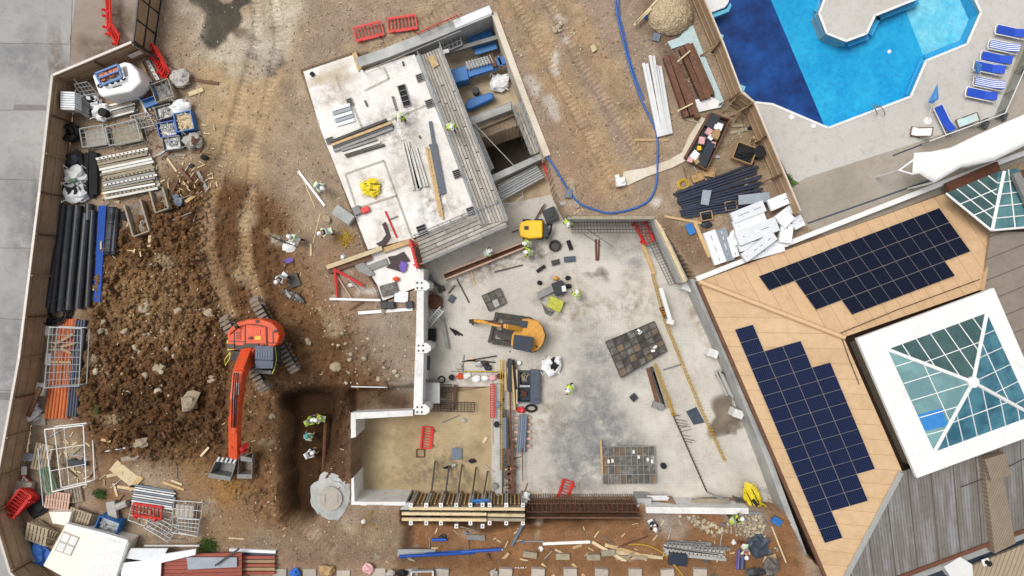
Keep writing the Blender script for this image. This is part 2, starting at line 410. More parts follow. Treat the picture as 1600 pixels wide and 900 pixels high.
for p_, w_ in (([(345,255),(325,330),(325,390),(350,460),(365,500)], 1.0), ([(395,300),(380,350),(385,410),(405,470)], .9)):
    m_ = path(p_, w_, .35, .3); Z = Z*(1-m_)+m_*(blur(Z, 4)-.12)
for p_, w_ in (([(410,-10),(420,60),(395,140),(370,230)], 2), ([(795,-10),(840,70),(905,190),(960,290)], 1.2), ([(870,-10),(930,90),(985,170),(1010,230)], 1)):
    Z -= path(p_, w_, .6)*.1
TR = zone([(452,616),(490,606),(518,616),(514,648),(509,700),(506,740),(492,806),(452,806),(446,720),(444,660)], .6, 2.0)
Z = Z*(1-TR)+TR*(-2.0+(f2-.5)*.2)
Z += zone([(545,610),(650,604),(650,655),(550,652)], .25, .1)*-.9
def setz(px, z, soft=.0, keep=.0):
    global Z
    m = zone(px, soft, 0) if soft else inside([W(u, v, 0).xy for u, v in px], GX, GY).astype(float)
    Z = Z*(1-m)+m*(z+keep*(f2-.5))
setz([(640,792),(1010,786),(1175,780),(1226,786),(1262,882),(630,882)], -1.0, .7, .3)
setz([(628,795),(820,795),(1000,790),(1000,815),(830,822),(760,838),(690,825),(628,818)], -2.6, .35, .2)
HOLE = [(655,425),(652,648),(550,650),(550,787),(632,790),(632,806),(820,806),(820,797),(1000,796),(1178,798),(1234,808),(1262,870),(1300,900),(1335,985),(1480,985),(1700,985),(1700,365),(1550,330),(1475,300),(1300,375),(1100,440),(1088,436),(1022,339),(888,339),(868,300),(855,243),(831,180),(816,143),(795,84),(771,22),(766,16),(669,57),(602,85),(559,98),(568,128),(640,110),(650,130),(742,342),(650,388)]
setz(HOLE, -3.35)
setz([(738,205),(832,172),(850,232),(768,272)], -7.2)
setz([(1096,-40),(1115,80),(1180,180),(1245,300),(1262,345),(1300,372),(1475,298),(1760,180),(1760,-60)], -1.8)
setz([(-60,-60),(250,-60),(236,85),(118,135),(98,305),(72,500),(40,720),(-40,720)], -.2)
setz([(470,110),(553,82),(648,82),(752,346),(573,394)], -.35)
setz([(574,394),(642,376),(656,440),(648,452),(596,474),(586,446),(564,410)], -.6)
def zt(x, y):
    i = int(round((x+45)/DX)); j = int(round((y+28)/DX))
    return float(Z[min(max(j, 0), Z.shape[0]-1), min(max(i, 0), Z.shape[1]-1)])
def G(u, v, dz=0):                       # the ground point seen at a pixel
    p = W(u, v, 0)
    for _ in range(3): p = W(u, v, zt(p.x, p.y))
    p.z += dz; return p
def grid_mesh(name, X, Y, Zz, Cl, m):
    ny, nx = X.shape; me = bpy.data.meshes.new(name)
    me.vertices.add(nx*ny); me.vertices.foreach_set('co', np.stack([X, Y, Zz], -1).astype(np.float32).ravel())
    idx = np.arange(nx*ny).reshape(ny, nx)
    q = np.stack([idx[:-1, :-1], idx[:-1, 1:], idx[1:, 1:], idx[1:, :-1]], -1).reshape(-1, 4)
    me.loops.add(q.size); me.loops.foreach_set('vertex_index', q.ravel().astype(np.int32))
    me.polygons.add(len(q)); me.polygons.foreach_set('loop_start', (np.arange(len(q))*4).astype(np.int32))
    me.polygons.foreach_set('loop_total', np.full(len(q), 4, np.int32))
    me.polygons.foreach_set('use_smooth', np.ones(len(q), bool))
    me.update(calc_edges=True)
    a = me.color_attributes.new('soil', 'FLOAT_COLOR', 'POINT')
    a.data.foreach_set('color', np.concatenate([Cl, np.ones(Cl.shape[:2]+(1,))], -1).astype(np.float32).ravel())
    me.materials.append(m); o = bpy.data.objects.new(name, me); COL.objects.link(o); return o
def soil_mat(name, bump=.5):
    m, t, b = newmat(name); p = wpos(t)
    at = nd(t, 'ShaderNodeAttribute', attribute_name='soil')
    c = mix(t, at.outputs['Color'], ramp(t, noise_(t, p, 7, 6, .75), [(.3, (.62,.6,.58)), (.5, (1,1,1)), (.72, (1.28,1.27,1.25))]), .8, 'MULTIPLY')
    v = nd(t, 'ShaderNodeTexVoronoi'); v.inputs['Scale'].default_value = 5.5; t.links.new(p, v.inputs['Vector'])
    peb = ramp(t, v.outputs['Distance'], [(.1, (1,1,1)), (.16, (0,0,0))])
    sel = ramp(t, noise_(t, p, 1.1, 3), [(.5, (0,0,0)), (.62, (.55,.55,.55))])
    f = mix(t, peb, sel, 1.0, 'MULTIPLY')
    c = mix(t, c, s2l('cbbda8'), f)
    v2 = nd(t, 'ShaderNodeTexVoronoi'); v2.inputs['Scale'].default_value = 13; t.links.new(p, v2.inputs['Vector'])
    c = mix(t, c, ramp(t, v2.outputs['Distance'], [(.1, (1.3,1.28,1.25)), (.35, (1,1,1)), (.75, (.68,.66,.64))]), .55, 'MULTIPLY')
    t.links.new(c, b.inputs['Base Color']); b.inputs['Roughness'].default_value = .95; b.inputs['Specular IOR Level'].default_value = .2
    bp = nd(t, 'ShaderNodeBump'); bp.inputs['Strength'].default_value = bump; bp.inputs['Distance'].default_value = .12
    t.links.new(noise_(t, p, 5, 8, .75), bp.inputs['Height']); t.links.new(bp.outputs[0], b.inputs['Normal'])
    M[name] = m; return m
soil_mat('soil', .7)
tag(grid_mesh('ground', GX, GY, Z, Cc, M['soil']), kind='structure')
fr = MB()
for x0, x1, y0, y1 in ((-400,-44.9,-400,400), (44.8,400,-400,400), (-44.9,44.8,27.8,400), (-44.9,44.8,-400,-27.9)):
    fr.sheet([(x0,y0,-.3), (x1,y0,-.3), (x1,y1,-.3), (x0,y1,-.3)])
mat('far_ground', 'a2937f', .95, .2, .2)
tag(fr.build('surrounding_ground', M['far_ground']), kind='structure')
# ------------------------------------------------------------------ loose stones and clods (nobody could count them)
ICO_V = None
def ico():
    bm = bmesh.new(); bmesh.ops.create_icosphere(bm, subdivisions=1, radius=1)
    v = np.array([q.co[:] for q in bm.verts]); f = np.array([[q.index for q in p.verts] for p in bm.faces]); bm.free(); return v, f
IV, IF = ico()
def scatter(name, pts, sizes, cols, m, label=None, flat=.7):
    n = len(pts); rs = np.random.RandomState(n)
    V = IV[None]*(1+.55*(rs.rand(n, len(IV), 1)-.5))*np.array(sizes)[:, None, None]
    V = V*np.stack([np.ones(n), rs.uniform(.6, 1, n), rs.uniform(flat-.2, flat+.1, n)], -1)[:, None]
    a = rs.rand(n)*6.28; ca, sa = np.cos(a)[:, None], np.sin(a)[:, None]
    x = V[..., 0]*ca-V[..., 1]*sa; y = V[..., 0]*sa+V[..., 1]*ca
    V = np.stack([x, y, V[..., 2]], -1)+np.array(pts)[:, None]
    F = (IF[None]+(np.arange(n)*len(IV))[:, None, None]).reshape(-1, 3)
    me = bpy.data.meshes.new(name); me.vertices.add(V.shape[0]*V.shape[1]); me.vertices.foreach_set('co', V.astype(np.float32).ravel())
    me.loops.add(F.size); me.loops.foreach_set('vertex_index', F.ravel().astype(np.int32))
    me.polygons.add(len(F)); me.polygons.foreach_set('loop_start', (np.arange(len(F))*3).astype(np.int32)); me.polygons.foreach_set('loop_total', np.full(len(F), 3, np.int32))
    me.update(calc_edges=True)
    at = me.color_attributes.new('soil', 'FLOAT_COLOR', 'POINT')
    cc = np.repeat(np.concatenate([np.array(cols), np.ones((n, 1))], -1)[:, None], len(IV), 1)
    at.data.foreach_set('color', cc.astype(np.float32).ravel()); me.materials.append(m)
    o = bpy.data.objects.new(name, me); COL.objects.link(o); tag(o, label, kind='stuff'); return o
def rnd_in(px):
    us = [p[0] for p in px]; vs = [p[1] for p in px]
    while True:
        u, v = random.uniform(min(us), max(us)), random.uniform(min(vs), max(vs))
        if inside(px, np.array([[u]]), np.array([[v]]))[0, 0]: return u, v
def soil_at(p):
    i = int(round((p.x+45)/DX)); j = int(round((p.y+28)/DX)); return Cc[min(max(j,0),Cc.shape[0]-1), min(max(i,0),Cc.shape[1]-1)]
pts = []; sz = []; cl = []
for px, n, r0, r1 in ((HEAP, 6500, .03, .24), (CHURN, 6500, .025, .17)):
    for _ in range(n):
        p = G(*rnd_in(px)); 
        if p.z < -1.9 or p.z > 3: continue
        r = r0+(r1-r0)*random.random()**4
        pts.append((p.x, p.y, p.z+r*.15)); sz.append(r); cl.append(np.array(soil_at(p))*random.uniform(.75, 1.3)+np.array([.004,.002,0]))
tag(scatter('clay_clods', pts, sz, cl, M['soil'], 'brown clay clods and lumps churned up around the orange excavator'), cat='clods')
pts = []; sz = []; cl = []
YARD = [(110,300),(240,60),(250,0),(1085,0),(1180,160),(1085,430),(1020,335),(890,335),(850,230),(775,20),(560,90),(470,110),(575,395),(655,400),(645,600),(545,650),(545,800),(620,810),(620,880),(300,870),(160,700),(130,560)]
for _ in range(15000):
    p = G(*rnd_in(YARD)); 
    if p.z < -1.5: continue
    if sum(soil_at(p)) < .33 and random.random() < .9: continue
    r = .018+.085*random.random()**4.5; k = random.random()
    pts.append((p.x, p.y, p.z+r*.2)); sz.append(r)
    cl.append(C('cdbfa8')*random.uniform(.7, 1.15) if k < .45 else np.array(soil_at(p))*random.uniform(.7, 1.3))
for px, n, r1 in (([(300,480),(150,500),(150,620),(260,640)], 50, .3), ([(500,600),(520,520),(600,520),(640,600)], 28, .18), ([(1060,806),(1090,806),(1140,830),(1115,840)], 130, .16), ([(1155,805),(1190,805),(1200,840),(1165,838)], 150, .16), ([(860,30),(880,35),(884,55),(866,58)], 26, .3), ([(1145,800),(1130,830),(1200,850),(1230,870)], 100, .1)):
    for _ in range(n):
        p = G(*rnd_in(px)); r = .05+r1*random.random()**2; pts.append((p.x, p.y, p.z+r*.2)); sz.append(r); cl.append(C('c4b69e')*random.uniform(.7, 1.2))
tag(scatter('gravel_stones', pts, sz, cl, M['soil'], 'pale stones and gravel strewn over the bare yard'), cat='gravel')
# ------------------------------------------------------------------ concrete surfaces
def concrete(name, c1, c2, c3, sc=.35, grid=0, rough=.8, fine=14, grid_rot=0, grid_amt=.35):
    m, t, b = newmat(name); p = wpos(t)
    c = ramp(t, noise_(t, p, sc, 6, .62), [(.32, s2l(c2)), (.5, s2l(c1)), (.68, s2l(c3))])
    c = mix(t, c, ramp(t, noise_(t, p, fine, 4, .7), [(.3, (.8,.8,.8)), (.6, (1,1,1))]), .6, 'MULTIPLY')
    c = mix(t, c, ramp(t, noise_(t, p, 1.7, 6, .7), [(.34, (.82,.8,.77)), (.5, (1,1,1))]), .7, 'MULTIPLY')
    if grid:
        br = nd(t, 'ShaderNodeTexBrick'); mp = nd(t, 'ShaderNodeMapping'); mp.inputs['Rotation'].default_value = (0, 0, grid_rot)
        t.links.new(p, mp.inputs['Vector']); t.links.new(mp.outputs[0], br.inputs['Vector'])
        br.offset = 0; br.inputs['Scale'].default_value = 1; br.inputs['Brick Width'].default_value = grid; br.inputs['Row Height'].default_value = grid
        br.inputs['Mortar Size'].default_value = .016; br.inputs['Mortar Smooth'].default_value = .6
        br.inputs['Color1'].default_value = br.inputs['Color2'].default_value = (1,1,1,1); br.inputs['Mortar'].default_value = (.7,.68,.66,1)
        br.inputs['Bias'].default_value = 0
        g_ = ramp(t, noise_(t, p, .6, 4), [(.45, (0,0,0)), (.62, (grid_amt,)*3)])
        c = mix(t, c, br.outputs['Color'], g_, 'MULTIPLY')
    t.links.new(c, b.inputs['Base Color']); b.inputs['Roughness'].default_value = rough; b.inputs['Specular IOR Level'].default_value = .3
    bp = nd(t, 'ShaderNodeBump'); bp.inputs['Strength'].default_value = .15; bp.inputs['Distance'].default_value = .03
    t.links.new(noise_(t, p, 9, 6, .7), bp.inputs['Height']); t.links.new(bp.outputs[0], b.inputs['Normal'])
    M[name] = m; return m
concrete('slab_conc', 'cec8bd', 'bfb9af', 'd9d2c7', .16, grid=.22, fine=11, grid_amt=.6)
concrete('white_screed', 'eeeae4', 'e2dcd4', 'f4f2ee', .3)
concrete('beige_conc', 'd8ccb8', 'c8baa4', 'e4dccc', .4)
concrete('tank_floor', 'b6a07c', 'a58f6e', 'c2ae8c', .35, grid=.22, grid_amt=.3)
concrete('room_floor', 'bba88c', 'a08c72', 'c8b89e', .3)
concrete('wall_white', 'e8e7e4', 'dad8d4', 'f2f1ef', .6)
concrete('wall_grey', 'b4b5b2', '9c9d9a', 'c4c4c0', .5)
concrete('road_conc', 'a5a3a1', '989694', 'b0aeab', .16)
concrete('road_brown', '988a7d', '8c7f73', 'a2948a', .2)
concrete('deck_conc', 'c5c1ba', 'bcb7b0', 'cbc8c2', .1)
concrete('path_conc', 'a59c8f', '97907f', 'b0a79b', .2)
concrete('pit_floor', '4a4036', '3c342c', '5a4e40', .4)
Zs = -3.0
def struct(name, mb, m, **k): return tag(mb.build(name, m, **k), kind='structure')
# road, paving outside the hoarding
struct('road', MB().pprism([(-70,-60),(119,-60),(116,20),(109,60),(112,110),(96,140),(85,300),(60,500),(30,720),(20,940),(-70,940)], -.35, .02), M['road_conc'])
struct('yard_paving', MB().pprism([(116,-60),(250,-60),(239,80),(120,134),(100,140),(110,60)], -.3, .016), M['road_brown'])
LATE = []
jm = MB()
for a, b in (((-60,67),(108,69)), ((-60,172),(90,172)), ((-60,279),(84,282)), ((-60,387),(68,388)), ((-60,495),(52,500)), ((-60,606),(40,612)), ((115,-60),(109,110))):
    jm.beam(W(*a, .022), W(*b, .022), .045, .006)
mat('joint', '777370', .9, .15)
for i_, (k_, cu_, cv_, ru_, rv_) in enumerate((('mud_film',90,140,18,120),('mud_film',60,420,16,200),('damp_film',30,90,60,50),('damp_film',40,330,50,90),('damp_film',20,560,40,110),('mud_film',160,90,40,50),('mud_film',190,30,30,40))): LATE.append((k_, cu_, cv_, ru_, rv_, .028+.0012*i_))
struct('road_joints', jm, M['joint'])
mat('asphalt_patch', '85817f', .9, .1)
struct('road_patch', MB().pprism([(22,163),(72,164),(72,172),(20,172)], .01, .026).pprism([(-20,613),(35,614),(32,626),(-20,624)], .01, .026), M['asphalt_patch'])
# the sunken main slab, tank floor and low room
struct('main_slab', MB().prism([W(u, v, Zs).xy for u, v in [(640,395),(740,330),(880,300),(1040,315),(1102,432),(1250,790),(1260,830),(822,815),(768,800),(768,604),(640,604)]], Zs-.3, Zs), M['slab_conc'])
struct('tank_floor', MB().prism([W(u, v, Zs-.02).xy for u, v in [(540,640),(768,604),(768,812),(540,812)]], Zs-.3, Zs-.02), M['tank_floor'])
struct('low_room_floor', MB().prism([W(u, v, Zs-.01).xy for u, v in [(560,100),(775,25),(808,100),(833,168),(735,208),(770,275),(850,236),(895,330),(880,345),(740,372),(640,400),(600,200)]], Zs-.3, Zs-.01), M['room_floor'])
struct('pit_floor', MB().prism([W(u, v, -7).xy for u, v in [(738,190),(842,160),(858,252),(765,290)]], -7.2, -7), M['pit_floor'])
# stains on the slab: damp, cement dust (flat films on the concrete)
def film(name, m, px, z, n=3): 
    q = []
    for i in range(len(px)):
        a, b = Vector(px[i]), Vector(px[(i+1) % len(px)])
        for k in range(n):
            p = a.lerp(b, k/n); L = (b-a).length
            q.append((p.x+random.uniform(-1, 1)*L*.09, p.y+random.uniform(-1, 1)*L*.09))
    return struct(name, MB().sheet([W(u, v, z) for u, v in q]), m)
def film_mat(name, col, scale, lo, hi, amt=.8, grid=0):
    m, t, b = newmat(name); p = wpos(t)
    b.inputs['Base Color'].default_value = (*s2l(col), 1); b.inputs['Roughness'].default_value = .85
    tr = nd(t, 'ShaderNodeBsdfTransparent'); mx = nd(t, 'ShaderNodeMixShader')
    f = ramp(t, noise_(t, p, scale, 6, .68), [(lo, (0,0,0)), (hi, (amt,)*3)])
    at = nd(t, 'ShaderNodeAttribute', attribute_name='edge')
    f = mix(t, f, at.outputs['Color'], 1.0, 'MULTIPLY')
    t.links.new(f, mx.inputs[0]); t.links.new(tr.outputs[0], mx.inputs[1]); t.links.new(b.outputs[0], mx.inputs[2])
    t.links.new(mx.outputs[0], t.nodes['Material Output'].inputs[0]); M[name] = m
def soft_film(name, m, cu, cv, ru, rv, z, rot=0):
    """a stain: a disc whose cover thins out to its ragged rim"""
    me = bpy.data.meshes.new(name); vs = []; fs = []; cs = []; n = 28; rings = 6
    c = W(cu, cv, z); vs.append(c); cs.append(1)
    for j in range(1, rings+1):
        for i in range(n):
            t = 6.2832*i/n; k = j/rings*(1+.25*math.sin(3*t+cu)+.15*math.sin(5*t+cv))
            x, y = ru*k*math.cos(t), rv*k*math.sin(t)
            vs.append(W(cu+x*math.cos(rot)-y*math.sin(rot), cv+x*math.sin(rot)+y*math.cos(rot), z)); cs.append(1-(j/rings)**1.5)
    for i in range(n): fs.append((0, 1+i, 1+(i+1) % n))
    for j in range(rings-1):
        for i in range(n): fs.append((1+j*n+i, 1+(j+1)*n+i, 1+(j+1)*n+(i+1) % n, 1+j*n+(i+1) % n))
    me.from_pydata(vs, [], fs); a = me.color_attributes.new('edge', 'FLOAT_COLOR', 'POINT')
    a.data.foreach_set('color', np.repeat(np.array(cs, np.float32), 4)); me.materials.append(m)
    o = bpy.data.objects.new(name, me); COL.objects.link(o); return tag(o, kind='structure')
film_mat('damp_film', '8a8c8f', 1.1, .30, .66, .62); film_mat('rust_film', 'a08a66', 1.4, .42, .7, .55); film_mat('pale_film', 'd8d2c6', .6, .35, .65, .75); film_mat('mud_film', '7a6a56', .9, .35, .6, .85); film_mat('dark_film', '6c6458', 1.8, .42, .68, .6); film_mat('beige_film', 'cdbb9e', .6, .25, .6, .9)
for i, (k, cu, cv, ru, rv, ro) in enumerate((('damp_film',930,640,75,150,.0), ('damp_film',900,740,70,70,0), ('damp_film',985,560,70,40,.3), ('damp_film',950,690,110,60,.5), ('rust_film',900,480,80,60,0), ('rust_film',850,640,40,80,0), ('rust_film',870,770,60,30,0),
    ('rust_film',1090,490,24,50,-.3), ('pale_film',1050,600,60,60,0), ('pale_film',800,450,90,50,0), ('pale_film',1090,700,90,60,.8), ('dark_film',760,420,90,24,-.4), ('dark_film',840,395,50,30,0), ('dark_film',675,480,24,70,0), ('dark_film',800,700,30,90,0), ('rust_film',720,600,60,30,0), ('mud_film',935,430,22,12,0), ('dark_film',1190,780,40,30,0),
    ('dark_film',690,735,90,50,0), ('rust_film',620,690,60,60,0), ('dark_film',860,475,32,20,.3), ('damp_film',990,390,60,40,0), ('rust_film',1000,470,50,50,0))):
    soft_film('slab_stain', M[k], cu, cv, ru, rv, Zs+.004+.0012*i, ro)
for k_, cu_, cv_, ru_, rv_, z_ in LATE: soft_film('road_stain', M[k_], cu_, cv_, ru_, rv_, z_)
mat('puddle', '8c8070', .35, .12)
film_mat('puddle_film', '877a68', 1.2, .1, .3, 1.0)
for k_ in range(3): soft_film('wet_patch', M['puddle_film'], 1133, 650, 23+3*k_, 36, Zs+.04+.004*k_, .25)
soft_film('wet_patch', M['puddle_film'], 1146, 668, 14, 12, Zs+.055, 0)
# white screeded slab with its own raised joints
struct('white_slab', MB().pprism([(474,112),(551,86),(558,102),(569,112),(640,87),(648,85),(748,345),(575,390),(500,200)], -.5, .02), M['white_screed'])
0 and struct('beige_slab_strip', MB().pprism([(474,112),(551,86),(558,102),(580,115),(524,140),(500,200)], 0, .024), M['beige_conc'])
jn = MB()
for a, b in (((570,142),(608,123)), ((608,123),(600,105)), ((547,155),(566,200)), ((540,272),(600,251)), ((600,251),(645,375)), ((620,306),(560,325)), ((560,210),(670,163)), ((524,115),(532,140)), ((540,273),(556,321))):
    jn.beam(W(*a, .026), W(*b, .026), .16, .006)
mat('joint_pale', 'bcb7ad', .9, .25, 6); struct('slab_joints', jn, M['joint_pale'])
struct('lower_white_slab', MB().pprism([(578,398),(642,378),(655,440),(648,450),(598,470),(590,446),(568,412)], -.6, -.05), M['white_screed'])
for i, (k, cu, cv, ru, rv, ro) in enumerate((('beige_film',520,118,46,22,-.3), ('rust_film',520,150,50,30,-.4), ('dark_film',620,200,60,60,0), ('dark_film',680,320,50,40,0), ('rust_film',600,290,60,40,0), ('rust_film',610,360,40,40,0), ('pale_film',660,250,60,80,0), ('rust_film',560,230,50,20,-.4))):
    soft_film('slab_stain', M[k], cu, cv, ru, rv, .030+.0012*i, ro)
# ------------------------------------------------------------------ retaining walls
def wallp(name, px, th, z0, z1, m, label, cat='wall', parent=None, side=0):
    mb = MB(); pts = [W(u, v, z1).xy for u, v in px]
    for a, b in zip(pts[:-1], pts[1:]):
        d = (b-a).normalized(); n = Vector((-d.y, d.x)); a2 = a-d*th*.0; b2 = b+d*th*.0
        mb.prism([a2+n*th*(.5+side), b2+n*th*(.5+side), b2-n*th*(.5-side), a2-n*th*(.5-side)], z0, z1)
    return tag(mb.build(name, m), label, cat)
ww = thing('retaining_wall', 'white concrete retaining wall with stubby column heads between soil heap and main slab', 'wall', W(654,530,Zs))
wb = MB()
for a, b in (((661,425),(653,640)), ):
    pass
wb.prism([W(u, v, .05).xy for u, v in [(652,420),(662,420),(662,560),(660,636),(646,640),(647,600),(650,520)]], Zs-.2, .05)
wb.build('wall', M['wall_white'], ww, world=True, bevel=.02)
for (u, v) in ((657,446), (659,544), (657,640)):
    hb = MB().prism([W(a, b, .16).xy for a, b in [(u-9,v-8),(u+8,v-8),(u+14,v-3),(u+14,v+4),(u+8,v+8),(u-9,v+8)]], Zs-.1, .16)
    h = hb.build('column_head', M['wall_white'], ww, world=True, bevel=.02)
    MB_ = MB()
    for du in (-5, 2):
        for dv in (-4, 4): MB_.lathe([(.07, 0), (.07, .02)], W(u+du, v+dv, .165), 8)
    MB_.build('bolt_holes', M['rubber'], h, world=True)
lw = thing('tank_wall', 'white L-shaped concrete tank wall open on its left side around sandy floor', 'wall', W(600,650,Zs))
MB().prism([W(u, v, .03).xy for u, v in [(548,645),(645,641),(645,650),(556,655),(556,683),(548,685)]], Zs-.2, .03).build('wall', M['wall_white'], lw, world=True, bevel=.02)
MB().prism([W(u, v, .0).xy for u, v in [(545,750),(553,746),(554,784),(634,784),(634,790),(545,790)]], Zs-.2, .0).build('wall', M['wall_white'], lw, world=True, bevel=.02)
MB().prism([W(u, v, -1.6).xy for u, v in [(549,684),(556,684),(556,748),(549,748)]], Zs-.2, -1.6).build('low_wall', M['wall_grey'], lw, world=True)
kb = MB().pprism([(1010,792),(1170,794),(1170,803),(1158,804),(1010,802)], Zs-.2, -.55)
tag(kb.build('retaining_wall', M['wall_white'], bevel=.02), 'long low white wall along the bottom edge of main slab', 'wall')
tag(MB().pprism([(996,779),(1018,779),(1018,792),(996,792)], Zs-.2, -1.2).build('concrete_pier', M['wall_grey'], bevel=.02), 'square grey pier between rusty rebar wall and white wall', 'pier')
bw = thing('basement_wall', 'grey basement wall along the top of low room with white sheet end', 'wall', W(665,60,Zs))
MB().prism([W(u, v, 0).xy for u, v in [(556,92),(600,77),(668,50),(765,9),(772,24),(672,65),(606,91),(562,106)]], Zs-.2, .16).build('wall', M['wall_grey'], bw, world=True)
MB().slab3([W(u, v, .19) for u, v in [(708,32),(764,9),(770,38),(766,40),(708,40)]][0:1]+[W(764,9,.19), W(769,20,.19), W(712,44,.19)], .02).build('cover_sheet', M['foam_board'], bw, world=True)
MB().prism([W(u, v, .12).xy for u, v in [(550,84),(556,80),(566,104),(560,112)]], -1.5, .12).build('timber_end', M['timber'], bw, world=True)
tag(MB().prism([W(u, v, 0).xy for u, v in [(767,20),(776,20),(799,82),(821,142),(835,178),(860,242),(850,246),(826,181),(812,145),(790,86)]], Zs-.3, .16).build('basement_side_wall', M['beige_conc']), 'pale concrete wall top along right side of low room', 'wall')
pw = thing('pit_wall', 'grey concrete walls of deep dark pit under walkway', 'wall', W(790,220,-6))
for px, z1 in (([(730,186),(800,160),(803,170),(735,196)], -2.2), ([(734,196),(742,192),(772,262),(764,268)], -2.9), ([(765,275),(848,238),(851,246),(768,285)], -1.8), ([(824,170),(832,168),(852,236),(843,240)], -2.9)):
    MB().prism([W(u, v, z1).xy for u, v in px], -7.1, z1).build('wall', M['wall_grey'], pw, world=True)
cp = thing('boundary_kerb', 'grey concrete kerb between main slab and tan-roofed building', 'kerb', W(1160,620,Zs))
MB().pprism([(1078,436),(1087,436),(1150,575),(1205,715),(1275,905),(1266,905),(1197,720),(1141,578)], Zs-.1, -.6).build('kerb', M['wall_grey'], cp, world=True)
for (u, v) in ((1072,448),(1111,551),(1150,645)):
    tag(MB().box(W(u, v, -2.4), (.75,.6,1.2), R(-20)).box(W(u+2, v, -1.78), (.25,.2,.06), R(-20)).build('concrete_pad', M['wall_white'], bevel=.02), 'white concrete footing pad %s boundary kerb' % {448:'at top corner of', 551:'halfway along', 645:'beside damp patch by'}[v], 'pad', 'footing pads on the kerb')
# timber edge forms of the upper slab
e1 = thing('edge_formwork', 'timber edge board along top right side of main slab', 'formwork', W(1020,340,-1))
MB().beam(W(893,340,-.2), W(1024,340,-.2), .25, .3).build('board', M['timber_grey'], e1, world=True)
MB().beam(W(1024,340,-.2), W(1070,440,-.2), .25, .3).build('board', M['timber_pale'], e1, world=True)
tag(MB().prism([W(u, v, -.35).xy for u, v in [(888,342),(1020,342),(1066,442),(1075,437),(1026,334),(888,334)]], Zs-.3, -.35).build('upstand_wall', M['wall_grey']), 'concrete upstand along top right corner of main slab', 'wall')
# the left edge of the yard slab under the walkway
tag(MB().prism([W(u, v, -.06).xy for u, v in [(648,88),(656,84),(757,343),(740,352),(656,386),(650,380),(742,340)]], Zs-.2, -.06).build('slab_edge_wall', M['wall_grey']), 'concrete wall carrying the white slab beside walkway', 'wall')
# ------------------------------------------------------------------ pool terrace
POOL = [(1100,-60),(1100,-4),(1107,22),(1150,130),(1180,160),(1207,163),(1294,200),(1423,151),(1447,95),(1511,69),(1533,19),(1523,-2),(1500,-60)]
pp = [W(u, v, .02).xy for u, v in POOL]
ISL = [(1288,-60),(1288,0),(1280,21),(1292,52),(1322,64),(1354,52),(1367,24),(1432,-2),(1450,-60)]
ii = [W(u, v, .02).xy for u, v in ISL]
def holed(outer, holes, z0, z1, name, m):
    bm = bmesh.new(); edges = []
    for loop in [outer]+holes:
        vs = [bm.verts.new((p[0], p[1], z1)) for p in loop]
        edges += [bm.edges.new((vs[i], vs[(i+1) % len(vs)])) for i in range(len(vs))]
    bmesh.ops.triangle_fill(bm, use_beauty=True, use_dissolve=False, edges=edges, normal=(0,0,1))
    for f in bm.faces:
        if f.normal.z < 0: f.normal_flip()
    r = bmesh.ops.extrude_face_region(bm, geom=bm.faces[:])
    for v in r['geom']:
        if isinstance(v, bmesh.types.BMVert): v.co.z = z0
    bmesh.ops.recalc_face_normals(bm, faces=bm.faces[:])
    me = bpy.data.meshes.new(name); bm.to_mesh(me); bm.free(); me.materials.append(m)
    o = bpy.data.objects.new(name, me); COL.objects.link(o); return o
deck_out = [W(u, v, .02).xy for u, v in [(1099,-60),(1112,60),(1178,170),(1240,290),(1258,352),(1300,374),(1480,300),(1760,186),(1760,-60)]]
pool_cut = [W(u, v, .02).xy for u, v in [(1104,-50)]+POOL[1:-1]+[(1505,-50)]]
tag(holed(deck_out, [pool_cut], -.3, .02, 'pool_deck', M['deck_conc']), kind='structure')
isl_px = [(1288,-49.6)]+ISL[1:-1]+[(1446,-49.6)]
struct('deck_peninsula', MB().prism([W(u, v, .02).xy for u, v in [(1290,-50)]+ISL[1:-1]+[(1448,-50)]], -1.6, .019), M['deck_conc'])
ed = MB()
for loop in (POOL[4:-1], ISL[1:-1]):
    for a, b in zip(loop[:-1], loop[1:]): ed.beam(W(*a, .035), W(*b, .035), .16, .05)
struct('pool_coping', ed, M['white_paint'])
def tile_mat(name, c, c2, sc=.5, fine=6):
    m, t, b = newmat(name); p = wpos(t)
    k = ramp(t, noise_(t, p, sc, 5, .65), [(.3, s2l(c)), (.7, s2l(c2))])
    k = mix(t, k, ramp(t, noise_(t, p, fine, 3, .7), [(.35, (.78,.8,.84)), (.65, (1.12,1.1,1.08))]), .8, 'MULTIPLY')
    t.links.new(k, b.inputs['Base Color']); b.inputs['Roughness'].default_value = .4; M[name] = m
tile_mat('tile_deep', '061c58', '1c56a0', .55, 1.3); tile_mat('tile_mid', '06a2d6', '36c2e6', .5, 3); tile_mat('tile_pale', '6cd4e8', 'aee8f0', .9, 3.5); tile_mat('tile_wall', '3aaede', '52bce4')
ZP = -1.3
def pf(px): return MB().sheet([W(u, v, ZP) for u, v in px])
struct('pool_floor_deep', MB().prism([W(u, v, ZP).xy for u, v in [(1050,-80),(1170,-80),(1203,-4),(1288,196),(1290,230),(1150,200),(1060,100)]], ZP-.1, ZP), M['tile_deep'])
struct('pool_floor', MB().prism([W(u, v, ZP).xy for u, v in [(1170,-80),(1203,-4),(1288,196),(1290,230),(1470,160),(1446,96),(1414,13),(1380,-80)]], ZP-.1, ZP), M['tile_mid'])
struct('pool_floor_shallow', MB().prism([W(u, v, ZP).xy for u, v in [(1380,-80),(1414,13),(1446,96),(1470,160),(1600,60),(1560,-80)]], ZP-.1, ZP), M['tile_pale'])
wl = MB()
